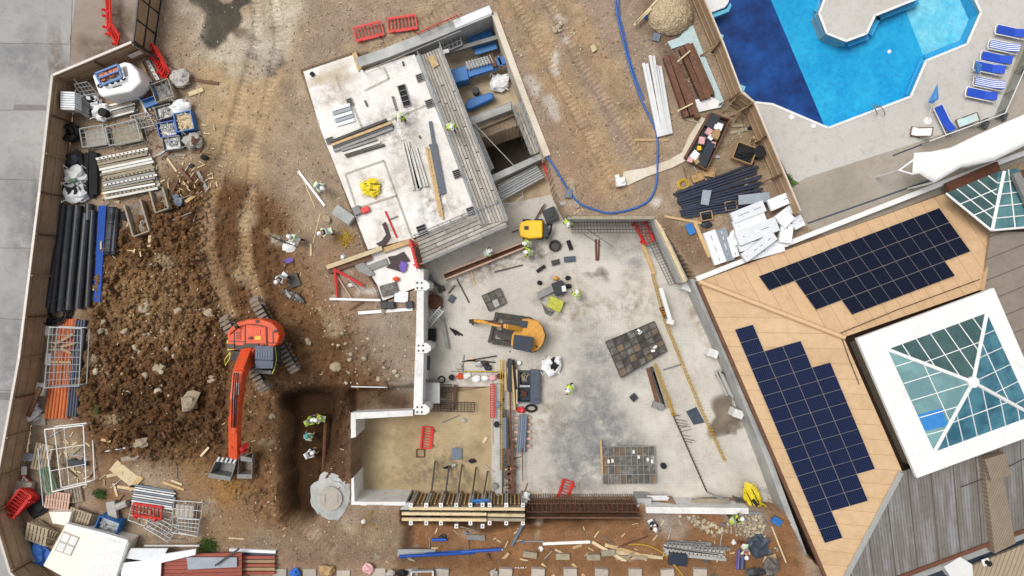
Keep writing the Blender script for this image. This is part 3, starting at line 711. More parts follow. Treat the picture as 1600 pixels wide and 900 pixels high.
for loop in (POOL, ISL):
    for a, b in zip(loop[:-1], loop[1:]):
        p, q = W(*a, .01), W(*b, .01); wl.add([(p.x, p.y, ZP), (q.x, q.y, ZP), (q.x, q.y, 0), (p.x, p.y, 0)], [(0,1,2,3)])
struct('pool_sides', wl, M['tile_wall'])
stp = MB()
for loop, k in ((POOL[7:10], .45), (ISL[1:8], .45)):
    for a, b in zip(loop[:-1], loop[1:]): stp.beam(W(*a, -.75), W(*b, -.75), .9, .12)
struct('pool_ledge', stp, M['tile_wall'])
m, t, b = newmat('pool_water'); p = wpos(t)
tr = nd(t, 'ShaderNodeBsdfTransparent'); tr.inputs[0].default_value = (.80,.93,.98,1); gl = nd(t, 'ShaderNodeBsdfGlossy'); gl.inputs['Roughness'].default_value = .04
fz = nd(t, 'ShaderNodeFresnel'); fz.inputs[0].default_value = 1.33; mx = nd(t, 'ShaderNodeMixShader')
bp = nd(t, 'ShaderNodeBump'); bp.inputs['Strength'].default_value = .5; bp.inputs['Distance'].default_value = .06; t.links.new(noise_(t, p, 3.2, 4, .6), bp.inputs['Height'])
t.links.new(bp.outputs[0], gl.inputs['Normal']); fm = nd(t, 'ShaderNodeMath', operation='MULTIPLY'); t.links.new(fz.outputs[0], fm.inputs[0]); fm.inputs[1].default_value = .8; t.links.new(fm.outputs[0], mx.inputs[0]); t.links.new(tr.outputs[0], mx.inputs[1]); t.links.new(gl.outputs[0], mx.inputs[2]); t.links.new(mx.outputs[0], t.nodes['Material Output'].inputs[0]); M['pool_water'] = m
tag(MB().sheet([W(u, v, -.08) for u, v in [(1050,-70)]+POOL[2:-2]+[(1535,18),(1520,-70)]]).build('pool_water', m), kind='structure')
for (u, v, k) in ((1141,8,'upper'),):
    tag(MB().pprism([(1098,-10),(1140,-6),(1138,4),(1133,11),(1104,22)], -.5, .1).build('pool_platform', M['white_paint']), 'white platform jutting into deep end at the top edge', 'platform')
    MB_ = MB().pprism([(1104,24),(1136,13),(1141,4),(1143,8),(1139,18),(1108,30)], -.6, -.15); tag(MB_.build('pool_step', M['cyan_tile']), 'pale blue step below the white pool platform', 'step')
for (u, v, l) in ((1123,59,'pale blue tile block at the deep end beside upper hoarding'), (1157,139,'pale blue tile block at deep end beside the hoarding bend')):
    tag(MB().box(W(u, v, -.1), (.5,.45,.4), R(-20)).build('tile_block', M['cyan_tile'], bevel=.02), l, 'tile block')
tag(MB().lathe([(.13,0),(.13,.08),(.05,.12)], W(1389,81,-.12), 12).build('pool_float', M['white_paint']), 'small pale float drifting mid pool', 'float')
for (u, v, l) in ((1237,183,'round white deck cover nearer the hoarding'), (1271,197,'round white deck cover nearer the pool corner')):
    tag(MB().lathe([(.18,0),(.18,.03),(.15,.05)], W(u, v, .02), 16).build('deck_cover', M['white_paint']), l, 'cover')
ld = thing('pool_ladder', 'bent steel pool ladder rails at pool edge', 'ladder', W(1378,172,.02))
for du in (-6, 6):
    MB().tube([W(1370+du,165,-.6), W(1370+du,165,.6), W(1373+du,170,.85), W(1376+du,176,.6), W(1377+du,178,.02)], .035, 6).build('rail', M['grey_steel'], ld, world=True)
for k in range(2): MB().beam(W(1364,166,-.2-.3*k), W(1376,166,-.2-.3*k), .12, .04).build('rung', M['grey_steel'], ld, world=True)
# darker path between deck and building
struct('terrace_path', MB().prism([W(u, v, .03).xy for u, v in [(1226,300),(1258,278),(1435,222),(1556,180),(1590,85),(1640,-60),(1760,-60),(1760,186),(1480,300),(1300,374),(1259,352)]], -.1, .03), M['path_conc'])
struct('terrace_drain', MB().beam(W(1262,349,.035), W(1455,281,.035), .12, .012).beam(W(1395,243,.04), W(1440,226,.04), .1, .02), M['cab_roof'])
tag(MB().prism([W(u, v, .12).xy for u, v in [(1212,262),(1222,270),(1249,286),(1232,293),(1222,288)]], -.1, .12).build('grass_bed', M['leaf']), 'small triangular planted bed behind the hoarding', 'bed')
gb = thing('glass_balustrade', 'frameless glass balustrade around lounger terrace', 'balustrade', W(1555,180,.02))
m, t, b = newmat('clear_glass'); tr = nd(t, 'ShaderNodeBsdfTransparent'); tr.inputs[0].default_value = (.86,.9,.9,1); gl = nd(t, 'ShaderNodeBsdfGlossy'); gl.inputs['Roughness'].default_value = .05
mx = nd(t, 'ShaderNodeMixShader'); mx.inputs[0].default_value = .12; t.links.new(tr.outputs[0], mx.inputs[1]); t.links.new(gl.outputs[0], mx.inputs[2]); t.links.new(mx.outputs[0], t.nodes['Material Output'].inputs[0]); M['clear_glass'] = m
bl = [(1437,226),(1553,183),(1600,78),(1640,-10)]
for a, b_ in zip(bl[:-1], bl[1:]):
    p, q = W(*a, .03), W(*b_, .03); p = p*(H-.0)/H
    MB().beam(p+Vector((0,0,.55)), q+Vector((0,0,.55)), .02, 1.1).build('glass_panel', M['clear_glass'], gb, world=True)
    MB().beam(p+Vector((0,0,1.12)), q+Vector((0,0,1.12)), .06, .04).build('handrail', M['white_paint'], gb, world=True)
    n = int((q-p).length/1.5)
    for i in range(n+1):
        c = p.lerp(q, i/max(n,1)); MB().beam(c, c+Vector((0,0,1.1)), .05, .05).build('post', M['grey_steel'], gb, world=True)
for (u, v, k) in ((1562,183,'outside its top corner'), (1533,196,'below its lower run'), (1597,112,'by right frame edge')):
    ch = thing('terrace_chair', 'dark terrace chair near glass balustrade %s' % k, 'chair', W(u, v, .03), R(-20))
    MB().box((0,0,.42), (.5,.5,.06)).build('seat', M['umber_mesh'], ch); MB().box((-.25,0,.7), (.05,.5,.5)).build('backrest', M['umber_mesh'], ch)
    for x in (-.22,.22):
        for y in (-.22,.22): MB().beam((x,y,0), (x,y,.42), .04, .04).build('leg', M['black_plastic'], ch)
# loungers: local x = length, head at +x
m, t, b = newmat('stripe_fabric'); 
tc = nd(t, 'ShaderNodeTexCoord'); wv = nd(t, 'ShaderNodeTexWave', bands_direction='Y'); wv.inputs['Scale'].default_value = 2.4; t.links.new(tc.outputs['Object'], wv.inputs['Vector'])
t.links.new(ramp(t, wv.outputs['Fac'], [(.45, s2l('2c56b4')), (.55, s2l('e6e8ee'))]), b.inputs['Base Color']); b.inputs['Roughness'].default_value = .8; M['stripe_fabric'] = m
def make_lounger(label, fabric):
    r = thing('sun_lounger', label, 'sun lounger', group='blue and white loungers on the pool terrace')
    f = MB()
    for y in (-.34, .34): f.tube([(-1.0,y,.36), (.35,y,.36), (1.05,y,.36)], .035, 6)
    f.tube([(-1.0,-.34,.36), (-1.08,-.2,.36), (-1.08,.2,.36), (-1.0,.34,.36)], .035, 6); f.tube([(1.05,-.34,.36), (1.05,.34,.36)], .035, 6)
    f.build('frame', M['white_paint'], r)
    MB().box((-.35,0,.40), (1.25,.6,.06)).build('mattress', M[fabric], r, bevel=.02)
    MB().box((.62,0,.53), (.78,.58,.06), 0, 0, R(-20)).build('backrest', M[fabric], r, bevel=.02)
    for x in (-.85, .75):
        for y in (-.32, .32): MB().beam((x,y,0), (x,y,.36), .05, .05).build('leg', M['white_paint'], r)
    return r
la = {'solid': None, 'stripe': None}
rows = [(1573,53,'solid','solid blue lounger at the top of the row, nearest the frame corner'), (1562,76,'stripe','striped lounger second from the top of the row'), (1550,94,'solid','solid blue lounger just below the upper striped one'), (1539,109,'solid','solid blue lounger beside the folded parasol in the row'),
        (1539,133,'stripe','striped lounger second from bottom of the row'), (1527,150,'solid','solid blue lounger at the bottom of the row'), (1470,188,'solid','single blue lounger turned towards the pool near deckchairs')]
for u, v, k, l in rows:
    rz = R(-12) if u > 1500 else R(-64)
    if la[k] is None: la[k] = make_lounger(l, 'lounger_blue' if k == 'solid' else 'stripe_fabric'); o = la[k]; o.location = W(u, v, .02); o.rotation_euler.z = rz
    else: dup(la[k], W(u, v, .02), rz, l)
def parasol(u, v, ang, l):
    r = thing('parasol', l, 'parasol', W(u, v, .02), ang)
    MB().tube([(1.1,0,0), (.6,0,.5), (-.9,0,1.9)], .025, 6).build('pole', M['white_paint'], r)
    q = MB(); n = 12
    for k in range(n):
        a = 2*math.pi*k/n; rr = .34 if k % 2 else .2
        q.v.append((-.1+0, rr*math.cos(a), 1.15+rr*math.sin(a)))
    q.v.append((-1.05,0,2.05)); q.v.append((.1,0,1.0)); q.f += [[k, (k+1) % n, n] for k in range(n)]+[[(k+1) % n, k, n+1] for k in range(n)]; q.mi = [0]*len(q.f)
    q.build('canopy', M['parasol'], r)
    MB().lathe([(.28,0),(.28,.08),(.06,.12)], (1.1,0,0), 14).build('base', M['white_paint'], r)
parasol(1514,118,R(-25),'folded light blue parasol leaning beside the lounger row'); parasol(1443,166,R(-75),'folded light blue parasol leaning alone by pool edge')
def deckchair(u, v, rz, l, cloth):
    r = thing('deckchair', l, 'deckchair', W(u, v, .02), rz)
    MB().add([(-.5,-.28,.3),(.0,-.28,.3),(.0,.28,.3),(-.5,.28,.3),(.55,-.28,.85),(.55,.28,.85)], [(0,1,2,3),(1,4,5,2)]).build('sling', M[cloth], r)
    for y in (-.3,.3):
        MB().beam((-.6,y,.32), (.3,y,.02), .05, .05).beam((-.4,y,.02), (.6,y,.9), .05, .05).build('side_frame', M['timber_dark'], r)
    MB().beam((-.6,-.3,.32), (-.6,.3,.32), .04, .04).beam((.6,-.3,.9), (.6,.3,.9), .04, .04).build('crossbar', M['timber_dark'], r)
deckchair(1432,208,R(-10),'white slung deckchair with dark wooden frame by balustrade','white_bag'); deckchair(1503,191,R(20),'pale towel-covered deckchair right of single blue lounger','pale_blue_conc')
# tensile sail
sail = bpy.data.meshes.new('sail'); TOP = [(1428,239),(1455,237),(1485,231),(1520,214),(1560,196),(1600,179),(1650,160)]; BOT = [(1425,273),(1436,271),(1459,286),(1500,262),(1553,251),(1600,228),(1650,206)]
vs = []; fs = []
for i in range(7):
    for j in range(7):
        u = TOP[i][0]+(BOT[i][0]-TOP[i][0])*j/6; v = TOP[i][1]+(BOT[i][1]-TOP[i][1])*j/6
        vs.append(W(u, v, 3.2+.1*math.sin(j/6*math.pi)+.06*math.sin(i*1.6)))
for i in range(6):
    for j in range(6): fs.append((i*7+j, (i+1)*7+j, (i+1)*7+j+1, i*7+j+1))
sr = thing('sail_canopy', 'white tensile sail canopy over the terrace path', 'canopy', W(1500,245,.03))
sm = MB(); sm.add(vs, fs); so_ = sm.build('fabric', M['white_paint'], sr, smooth=True, world=True); so_.modifiers.new('thick', 'SOLIDIFY').thickness = .03
MB().tube([W(1430,248,3.3), W(1405,266,3.0)], .06, 8).tube([W(1426,272,3.2), W(1405,266,3.0)], .06, 8).build('frame', M['white_paint'], sr, world=True)
for (u, v) in ((1405,266), (1459,285), (1553,250)):
    a = W(u, v, 3.0); MB().tube([a, (a.x, a.y, .03)], .06, 8).build('mast', M['white_paint'], sr, world=True)
# ------------------------------------------------------------------ leisure building
bd = thing('leisure_building', 'tan metal hipped-roof building with solar panels and square glass lantern', 'building', W(1450,600,-2.6))
ZE, ZR = .5, 2.7
def seam_mat(name, c1, c2, ang, pitch, seam, width=.035, sheen_streak=None):
    m, t, b = newmat(name); p = wpos(t)
    mp = nd(t, 'ShaderNodeMapping'); mp.inputs['Rotation'].default_value = (0, 0, ang); t.links.new(p, mp.inputs['Vector'])
    sx = nd(t, 'ShaderNodeSeparateXYZ'); t.links.new(mp.outputs[0], sx.inputs[0])
    d = nd(t, 'ShaderNodeMath', operation='DIVIDE'); t.links.new(sx.outputs[0], d.inputs[0]); d.inputs[1].default_value = pitch
    fr_ = nd(t, 'ShaderNodeMath', operation='FRACT'); t.links.new(d.outputs[0], fr_.inputs[0])
    c = ramp(t, noise_(t, p, .5, 5, .65), [(.3, s2l(c1)), (.7, s2l(c2))])
    if sheen_streak:
        cm = nd(t, 'ShaderNodeCombineXYZ'); k1 = nd(t, 'ShaderNodeMath', operation='MULTIPLY'); t.links.new(sx.outputs[0], k1.inputs[0]); k1.inputs[1].default_value = 1.8
        k2 = nd(t, 'ShaderNodeMath', operation='MULTIPLY'); t.links.new(sx.outputs[1], k2.inputs[0]); k2.inputs[1].default_value = .22
        t.links.new(k1.outputs[0], cm.inputs[0]); t.links.new(k2.outputs[0], cm.inputs[1])
        f = ramp(t, noise_(t, cm.outputs[0], 1.0, 5, .6), [(.47, (0,0,0)), (.62, (.4,.4,.4))])
        c = mix(t, c, s2l(sheen_streak), f)  # pale streaks: the metal's reflected sheen painted into the roof colour
        w = nd(t, 'ShaderNodeMath', operation='MULTIPLY'); t.links.new(sx.outputs[0], w.inputs[0]); w.inputs[1].default_value = 30
        s_ = nd(t, 'ShaderNodeMath', operation='SINE'); t.links.new(w.outputs[0], s_.inputs[0])
        c = mix(t, c, ramp(t, s_.outputs[0], [(.0, (1,1,1)), (1., (.68,.67,.66))]), .9, 'MULTIPLY')
    f = ramp(t, fr_.outputs[0], [(0, (1,1,1)), (width, (0,0,0))]); f.node.color_ramp.interpolation = 'CONSTANT'
    fl = nd(t, 'ShaderNodeMath', operation='FLOOR'); t.links.new(d.outputs[0], fl.inputs[0]); wn = nd(t, 'ShaderNodeTexWhiteNoise', noise_dimensions='1D'); t.links.new(fl.outputs[0], wn.inputs['W'])
    c = mix(t, c, ramp(t, wn.outputs['Value'], [(0, (.95,.95,.95)), (1, (1.02,1.02,1.02))]), 1.0, 'MULTIPLY')
    c = mix(t, c, ramp(t, noise_(t, p, 2.2, 6, .7), [(.35, (.84,.82,.79)), (.55, (1,1,1))]), .7, 'MULTIPLY')
    c = mix(t, c, s2l(seam), f)
    t.links.new(c, b.inputs['Base Color']); b.inputs['Roughness'].default_value = .6; M[name] = m
seam_mat('tan_n', 'c7a47b', 'd0ae87', R(-22.5), 1.03, 'a07f5a'); seam_mat('tan_w', 'c9a77e', 'd3b38c', R(75)+math.pi/2-R(90)-R(165)+R(180), 1.02, 'a98a60')
seam_mat('roof_brown_e', '857a6e', '94897c', R(70), 1.3, '5e554c', .05); seam_mat('roof_brown_s', '7d7770', '85807a', R(-15), 1.6, '5a5048', .05, 'b4b6ba')
def plane(p):       # through three points; returns the point of it seen at a pixel
    a, b, c = p; n = (b-a).cross(c-a); o = Vector((0,0,H))
    def f(u, v, up=0):
        d = Vector(((u-800)/FPX, (450-v)/FPX, -1)); t = n.dot(a-o)/n.dot(d); q = o+d*t; nn = n.normalized()
        if nn.z < 0: nn = -nn
        return q+nn*up
    return f
NP = plane((W(1090,440,ZE), W(1475,303,ZE), W(1318,527,ZR)))
WP = plane((W(1090,440,ZE), W(1290,900,ZE), W(1318,527,ZR)))
def plate(name, px, f, m, t=.12, up=0): return MB().slab3([f(u, v, up) for u, v in px], t).build(name, m, bd, world=True)
plate('roof_north', [(1090,440),(1475,303),(1549,362),(1534,452),(1318,527)], NP, M['tan_n'])
plate('roof_west', [(1090,440),(1318,527),(1410,737),(1304,935)], WP, M['tan_w'])
SPt = plane((W(1410,737,ZR), W(1405,899,ZE), W(1600,826,ZE)))
plate('roof_south', [(1410,737),(1306,935),(1405,899),(1600,826),(1760,766),(1760,600),(1640,660)], SPt, M['roof_brown_s'])
EPt = plane((W(1534,452,ZR), W(1549,362,ZR-.5), W(1700,640,ZR)))
plate('roof_east', [(1534,452),(1549,362),(1760,362),(1760,680),(1640,660)], EPt, M['roof_brown_e'])
mat('tan_flash', 'cda97e', .55, .06); mat('grey_flash', 'a2a29e', .5, .08)
MB().tube([NP(1092,440,.05), NP(1320,528,.05)], .2, 6).build('hip_cap', M['tan_flash'], bd, world=True)
MB().tube([WP(1408,737,.06), WP(1306,930,.06)], .19, 6).build('hip_cap', M['grey_flash'], bd, world=True)
MB().tube([NP(1549,364,.06), NP(1534,455,.06)], .13, 6).build('hip_cap', M['tan_flash'], bd, world=True)
cl = MB()
for q in ([(1318,525),(1310,522),(1400,485),(1530,437)], [(1312,520),(1326,560),(1342,600)]): 
    cl.tube([NP(u, v, .12) if v < 526 and q[0][0] != 1312 else WP(u, v, .12) for u, v in q], .028, 5)
cl.tube([SPt(1500,760,.1), SPt(1540,745,.1), SPt(1600,715,.1)], .03, 5)
cl.build('lightning_cable', M['dark_steel'], bd, world=True)
# gutters, fascia, walls
MB().beam(W(1088,436,ZE+.05), W(1478,284,ZE+.05), .34, .28).beam(W(1478,284,ZE+.05), W(1720,195,ZE+.05), .34, .28).build('gutter', M['white_paint'], bd, world=True)
MB().beam(W(1094,443,ZE-.2), W(1476,305,ZE-.2), .3, .3).build('fascia', M['timber_dark'], bd, world=True)
MB().beam(W(1089,440,ZE-.1), W(1296,917,ZE-.1), .22, .3).build('fascia', M['timber_dark'], bd, world=True)
a_ = W(1098,444,ZE-.1).xy+Vector((.35,0)); b_ = W(1306,937,ZE-.1).xy+Vector((.35,0))
mat('brick_brown', '5a4438', .9, .25, 6)
MB().prism([a_, W(1470,312,ZE-.1).xy, W(1740,215,ZE-.1).xy, W(1740,760,ZE-.1).xy, W(1400,893,ZE-.1).xy, b_], -3.2, ZE-.13).build('wall', M['brick_brown'], bd, world=True)
MB().beam(W(1400,903,ZE+.02), W(1760,770,ZE+.02), .25, .2).build('gutter', M['rust'], bd, world=True)
tag(MB().pprism([(1290,935),(1400,908),(1760,774),(1760,1010),(1290,1010)], -.4, -.2).build('lower_roof', M['cab_navy'], bd, world=True))
MB().beam(W(1410,908,-.1), W(1620,828,-.1), .4, .25).build('lower_gutter', M['grey_flash'], bd, world=True)
seam_mat('roof_ribbed', 'a3927c', 'b09e86', R(20), .3, '85745f', .25)
MB().slab3([W(u, v, .1) for u, v in [(1519,884),(1610,847),(1700,812),(1700,960),(1500,960)]], .2).build('wing_roof', M['roof_ribbed'], bd, world=True)
MB().slab3([W(u, v, .6) for u, v in [(1475,886),(1500,870),(1519,882),(1521,905),(1488,905)]], .8).build('white_box', M['white_paint'], bd, world=True)
MB().box(W(1540,878,.2), (.5,.45,.1), R(20)).build('vent_cowl', M['white_paint'], bd, world=True); MB().lathe([(.15,0),(.15,.3),(.2,.35)], W(1541,878,.22), 10).build('vent_pipe', M['rubber'], bd, world=True)
# ribbed duct housing on the south roof
seam_mat('duct_rib', '94846f', 'a39280', R(15), .18, '7d6e5c', .3)
MB().slab3([SPt(u, v, .5) for u, v in [(1528,713),(1552,704),(1578,842),(1546,858)]], .9).build('duct_housing', M['duct_rib'], bd, world=True)
MB().slab3([SPt(u, v, .85) for u, v in [(1524,708),(1556,698),(1564,732),(1534,742)]], .6).build('duct_hood', M['duct_rib'], bd, world=True)
# lantern: upstand, white ring, glass pyramid
RO = [(1339,529),(1553,450),(1647,668),(1433,747)]; RI = [(1387,546),(1542,489),(1615,649),(1460,706)]; ZL = 3.9
MB().prism([W(u+ (1493-u)*.02, v+(598-v)*.02, ZL-.5).xy for u, v in [(1350,538),(1550,464),(1634,662),(1438,737)]], ZR-1.5, ZL-.35).build('lantern_wall', M['timber_grey'], bd, world=True)
lv = MB()
for k in range(1, 12):
    t = k/12; a = Vector((1347,537)).lerp(Vector((1436,738)), t); lv.beam(W(a.x-1.5, a.y, ZL-1.3), W(a.x+7, a.y-3, ZL-1.3), .12, .9)
lv.build('louvre', M['dark_steel'], bd, world=True)
ring = MB()
for i in range(4):
    j = (i+1) % 4
    ring.slab3([W(*RO[i], ZL), W(*RO[j], ZL), W(*RI[j], ZL), W(*RI[i], ZL)], .3)
mat('ring_white', 'f6f6f3', .5, .04, 1.2, dirt='d2cec4', dirt_amt=.3)
ro = ring.build('lantern_ring', M['ring_white'], bd, world=True)
apx = W(1520,597,ZL+1.5)
CI = [W(u, v, ZL+.02) for u, v in RI]
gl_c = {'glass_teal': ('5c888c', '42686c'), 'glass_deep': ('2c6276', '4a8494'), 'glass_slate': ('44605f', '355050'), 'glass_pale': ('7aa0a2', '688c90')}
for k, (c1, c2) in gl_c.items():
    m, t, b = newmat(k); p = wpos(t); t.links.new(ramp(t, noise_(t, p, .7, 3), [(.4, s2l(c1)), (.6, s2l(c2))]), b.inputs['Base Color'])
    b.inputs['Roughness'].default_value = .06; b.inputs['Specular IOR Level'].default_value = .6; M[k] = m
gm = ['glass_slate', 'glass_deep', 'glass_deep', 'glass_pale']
gp = []
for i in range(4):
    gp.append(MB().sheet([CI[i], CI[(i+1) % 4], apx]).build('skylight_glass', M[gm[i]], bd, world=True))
bars = MB()
for i in range(4): bars.tube([CI[i], apx+Vector((0,0,.02))], .12, 6)
bars.lathe([(.36,-.1),(.36,.12),(.2,.16)], apx, 10)
bars.build('skylight_ridge', M['ring_white'], bd, world=True)
fine = MB()
for i in range(4):
    a, b_ = CI[i], CI[(i+1) % 4]; n = 7 if i % 2 == 0 else 6
    for k in range(1, n):
        t = k/n; e = a.lerp(b_, t); h = min(t, 1-t)*2; base = (a+b_)/2; tip = e+(apx-base)*h
        up = Vector((0,0,.03)); fine.beam(e+up, tip+up, .045, .05)
    up = Vector((0,0,.03)); q = .42; mid = (a.lerp(apx, q), b_.lerp(apx, q)); fine.beam(mid[0]+up, mid[1]+up, .045, .05)
fine.build('skylight_bar', M['ring_white'], bd, world=True)
e_, f_ = CI[3].lerp(CI[0], .2), CI[3].lerp(CI[0], .36); s_ = (apx-(CI[3]+CI[0])/2)*.38; up = Vector((0,0,.012))
mat('blue_pane', '3c8fd8', .2, .08)
MB().sheet([e_+up, e_+s_+up, f_+s_+up, f_+up]).build('blue_pane', M['blue_pane'], bd, world=True)
# second skylight in the top right corner
q = [W(1478,302,2.2), W(1560,268,2.2), W(1549,360,2.9), W(1640,352,2.4), W(1630,240,2.2)]
MB().sheet([q[0], q[2], q[1]]).build('skylight_glass', M['glass_slate'], bd, world=True); MB().sheet([q[1], q[2], q[3], W(1590,262,2.2)]).build('skylight_glass', M['glass_teal'], bd, world=True)
MB().tube([W(1569,268,2.35), q[2]+up*6], .11, 6).build('skylight_ridge', M['ring_white'], bd, world=True)
MB().tube([q[0], q[2]], .08, 6).tube([q[2], q[3]], .08, 6).build('skylight_frame', M['ring_white'], bd, world=True)
fb = MB()
for t in (.2, .4, .6, .8): fb.beam(q[0].lerp(q[1], t)+up*3, q[2].lerp(q[1], t)+up*3, .06, .05)
for t in (.3, .6): fb.beam(q[0].lerp(q[2], t)+up*3, q[1].lerp(q[2], t)+up*3, .06, .05)
for t in (.2, .4, .6, .8): fb.beam(q[1].lerp(q[2], t)+up*3, W(1590,262,2.2).lerp(q[3], t)+up*3, .06, .05)
fb.beam(q[1].lerp(W(1590,262,2.2), .5)+up*3, q[2].lerp(q[3], .4)+up*3, .06, .05)
fb.build('skylight_bar', M['ring_white'], bd, world=True)
MB().beam(W(1480,296,1.2), W(1560,262,1.2), .9, .3).build('parapet', M['rust'], bd, world=True)
MB().slab3([W(u, v, 2.9) for u, v in [(1583,272),(1594,268),(1625,330),(1612,336)]], .3).build('roof_beam', M['grey_steel'], bd, world=True)
# solar arrays
m, t, b = newmat('solar_cell'); tc = nd(t, 'ShaderNodeTexCoord')
br = nd(t, 'ShaderNodeTexBrick'); br.offset = 0; t.links.new(tc.outputs['UV'], br.inputs['Vector']); br.inputs['Scale'].default_value = 1; br.inputs['Brick Width'].default_value = 1/6; br.inputs['Row Height'].default_value = 1/9
br.inputs['Mortar Size'].default_value = .007; br.inputs['Color1'].default_value = (*s2l('080c1c'), 1); br.inputs['Color2'].default_value = (*s2l('0a0f22'), 1); br.inputs['Mortar'].default_value = (*s2l('343c54'), 1)
t.links.new(br.outputs['Color'], b.inputs['Base Color']); b.inputs['Roughness'].default_value = .4; b.inputs['Specular IOR Level'].default_value = .08; M['solar_cell'] = m
m2, t, b = newmat('solar_cell_blue'); tc = nd(t, 'ShaderNodeTexCoord')
br = nd(t, 'ShaderNodeTexBrick'); br.offset = 0; t.links.new(tc.outputs['UV'], br.inputs['Vector']); br.inputs['Scale'].default_value = 1; br.inputs['Brick Width'].default_value = 1/9; br.inputs['Row Height'].default_value = 1/6
br.inputs['Mortar Size'].default_value = .008; br.inputs['Color1'].default_value = (*s2l('0c1430'), 1); br.inputs['Color2'].default_value = (*s2l('101838'), 1); br.inputs['Mortar'].default_value = (*s2l('3c4866'), 1)
t.links.new(br.outputs['Color'], b.inputs['Base Color']); b.inputs['Roughness'].default_value = .4; b.inputs['Specular IOR Level'].default_value = .08; M['solar_cell_blue'] = m2
def panel(f, O, a, b_, c, r, m):
    g = .012; P = []
    for x, y in ((c+g, r+g), (c+1-g, r+g), (c+1-g, r+1-g), (c+g, r+1-g)): P.append(f(O[0]+a[0]*x+b_[0]*y, O[1]+a[1]*x+b_[1]*y, .13))
    fr_ = MB().slab3(P, .05).build('solar_panel', M['grey_steel'], bd, world=True)
    ctr = sum(P, Vector())/4; me = bpy.data.meshes.new('cell_glass'); off = bd.location
    Q = [p.lerp(ctr, .018)+Vector((0,0,.004)) for p in P]
    me.from_pydata([q_-off for q_ in Q], [], [(3,2,1,0)]); uv = me.uv_layers.new()
    for l_, x in zip(uv.data, ((0,1),(1,1),(1,0),(0,0))): l_.uv = x
    me.materials.append(m); o = bpy.data.objects.new('cell_glass', me); COL.objects.link(o); o.parent = fr_
for r, cs in ((0, range(-2, 12)), (1, range(0, 12)), (2, range(0, 12)), (3, range(2, 10))):
    for c in cs: panel(NP, (1225,417), (20.1,-7.6), (16.3,22.7), c, r, M['solar_cell'])
for r in range(16):
    for c in range(1 if r < 2 or r > 13 else 3 if r < 4 or r > 11 else 4): panel(WP, (1148,514.5), (28.5,-8.1), (8.75,20.8), c, r, M['solar_cell_blue'])
# ------------------------------------------------------------------ hoardings
def hoarding(px_top, h, label, name='hoarding', zb=0.0, gap=0, brace=True):
    """px_top: where the TOP edge of the boards shows; boards stand from zb to zb+h; the site side carries posts and braces"""
    P = [W(u, v, zb+h) for u, v in px_top]
    r = thing(name, label, 'fence', (P[0].x, P[0].y, zb))
    for a, b in zip(P[:-1], P[1:]):
        d = (b-a); L = d.length; d.normalize(); n = Vector((-d.y, d.x, 0))
        if n.dot(-((a+b)/2)) < 0: n = -n
        mid = Vector((0,0,-h/2))
        MB().beam(a+mid, b+mid, .04, h).build('boarding', M['hoarding'], r, world=True)
        MB().beam(a+Vector((0,0,.03)), b+Vector((0,0,.03)), .16, .06).build('coping', M['coping_white'], r, world=True)
        for z in (.35, 1.2, 2.05): MB().beam(a+n*.07+Vector((0,0,z-h)), b+n*.07+Vector((0,0,z-h)), .07, .1).build('rail', M['hoarding_brace'], r, world=True)
        k = max(1, int(L/2.4))
        for i in range(k+1):
            c = a+d*(L*i/k); ps = MB(); ps.beam(c+n*.15, c+n*.15+Vector((0,0,-h)), .1, .1)
            if brace: ps.beam(c+n*.15+Vector((0,0,-.7)), c+n*1.1+Vector((0,0,-h+.05)), .08, .08)
            ps.build('post', M['timber_dark'] if i % 2 else M['hoarding_brace'], r, world=True)
    return r
hoarding([(206,66),(82,118),(62,300),(30,560),(-4,745),(-12,800)], 2.4, 'tall brown timber hoarding between the road and storage yard', brace=False)
hoarding([(-12,800),(16,894),(60,940)], 2.4, 'short angled brown hoarding at lower left corner of the yard', brace=False)
hoarding([(1088,-30),(1128,64),(1158,144),(1178,160),(1200,212),(1250,330)], 2.0, 'brown braced hoarding between yard and swimming pool')
gt = thing('site_gate', 'brown gate panel in black steel frame hinged open at yard corner', 'gate', W(237,85,0))
ga, gb_ = W(237,86,0), W(252,-12,0); ha, hb = W(207,64,2.4), W(219,-40,2.4)
MB().add([ga, gb_, hb, ha, ga+Vector((.05,0,0)), gb_+Vector((.05,0,0)), hb+Vector((.05,0,0)), ha+Vector((.05,0,0))], [(0,1,2,3),(7,6,5,4),(0,4,5,1),(1,5,6,2),(2,6,7,3),(3,7,4,0)]).build('panel', M['hoarding'], gt, world=True)
gf = MB(); o_ = Vector((.08,0,.02))
for t in (0,.33,.66,1): gf.beam(ga.lerp(gb_, t)+o_, ha.lerp(hb, t)+o_, .09, .09)
for t in (0,.5,1): gf.beam(ga.lerp(ha, t)+o_, gb_.lerp(hb, t)+o_, .1 if t else .12, .1)
gf.beam(W(206,66,2.45), W(237,86,2.3)+Vector((0,0,-2.2)), .12, .12)
gf.build('frame', M['black_plastic'], gt, world=True)
tag(MB().box(W(212,85,1.2), (.9,.04,.5), pxang(1,-.45)).build('notice_board', M['white_paint']), 'blank white notice board on the hoarding above white tank', 'sign')
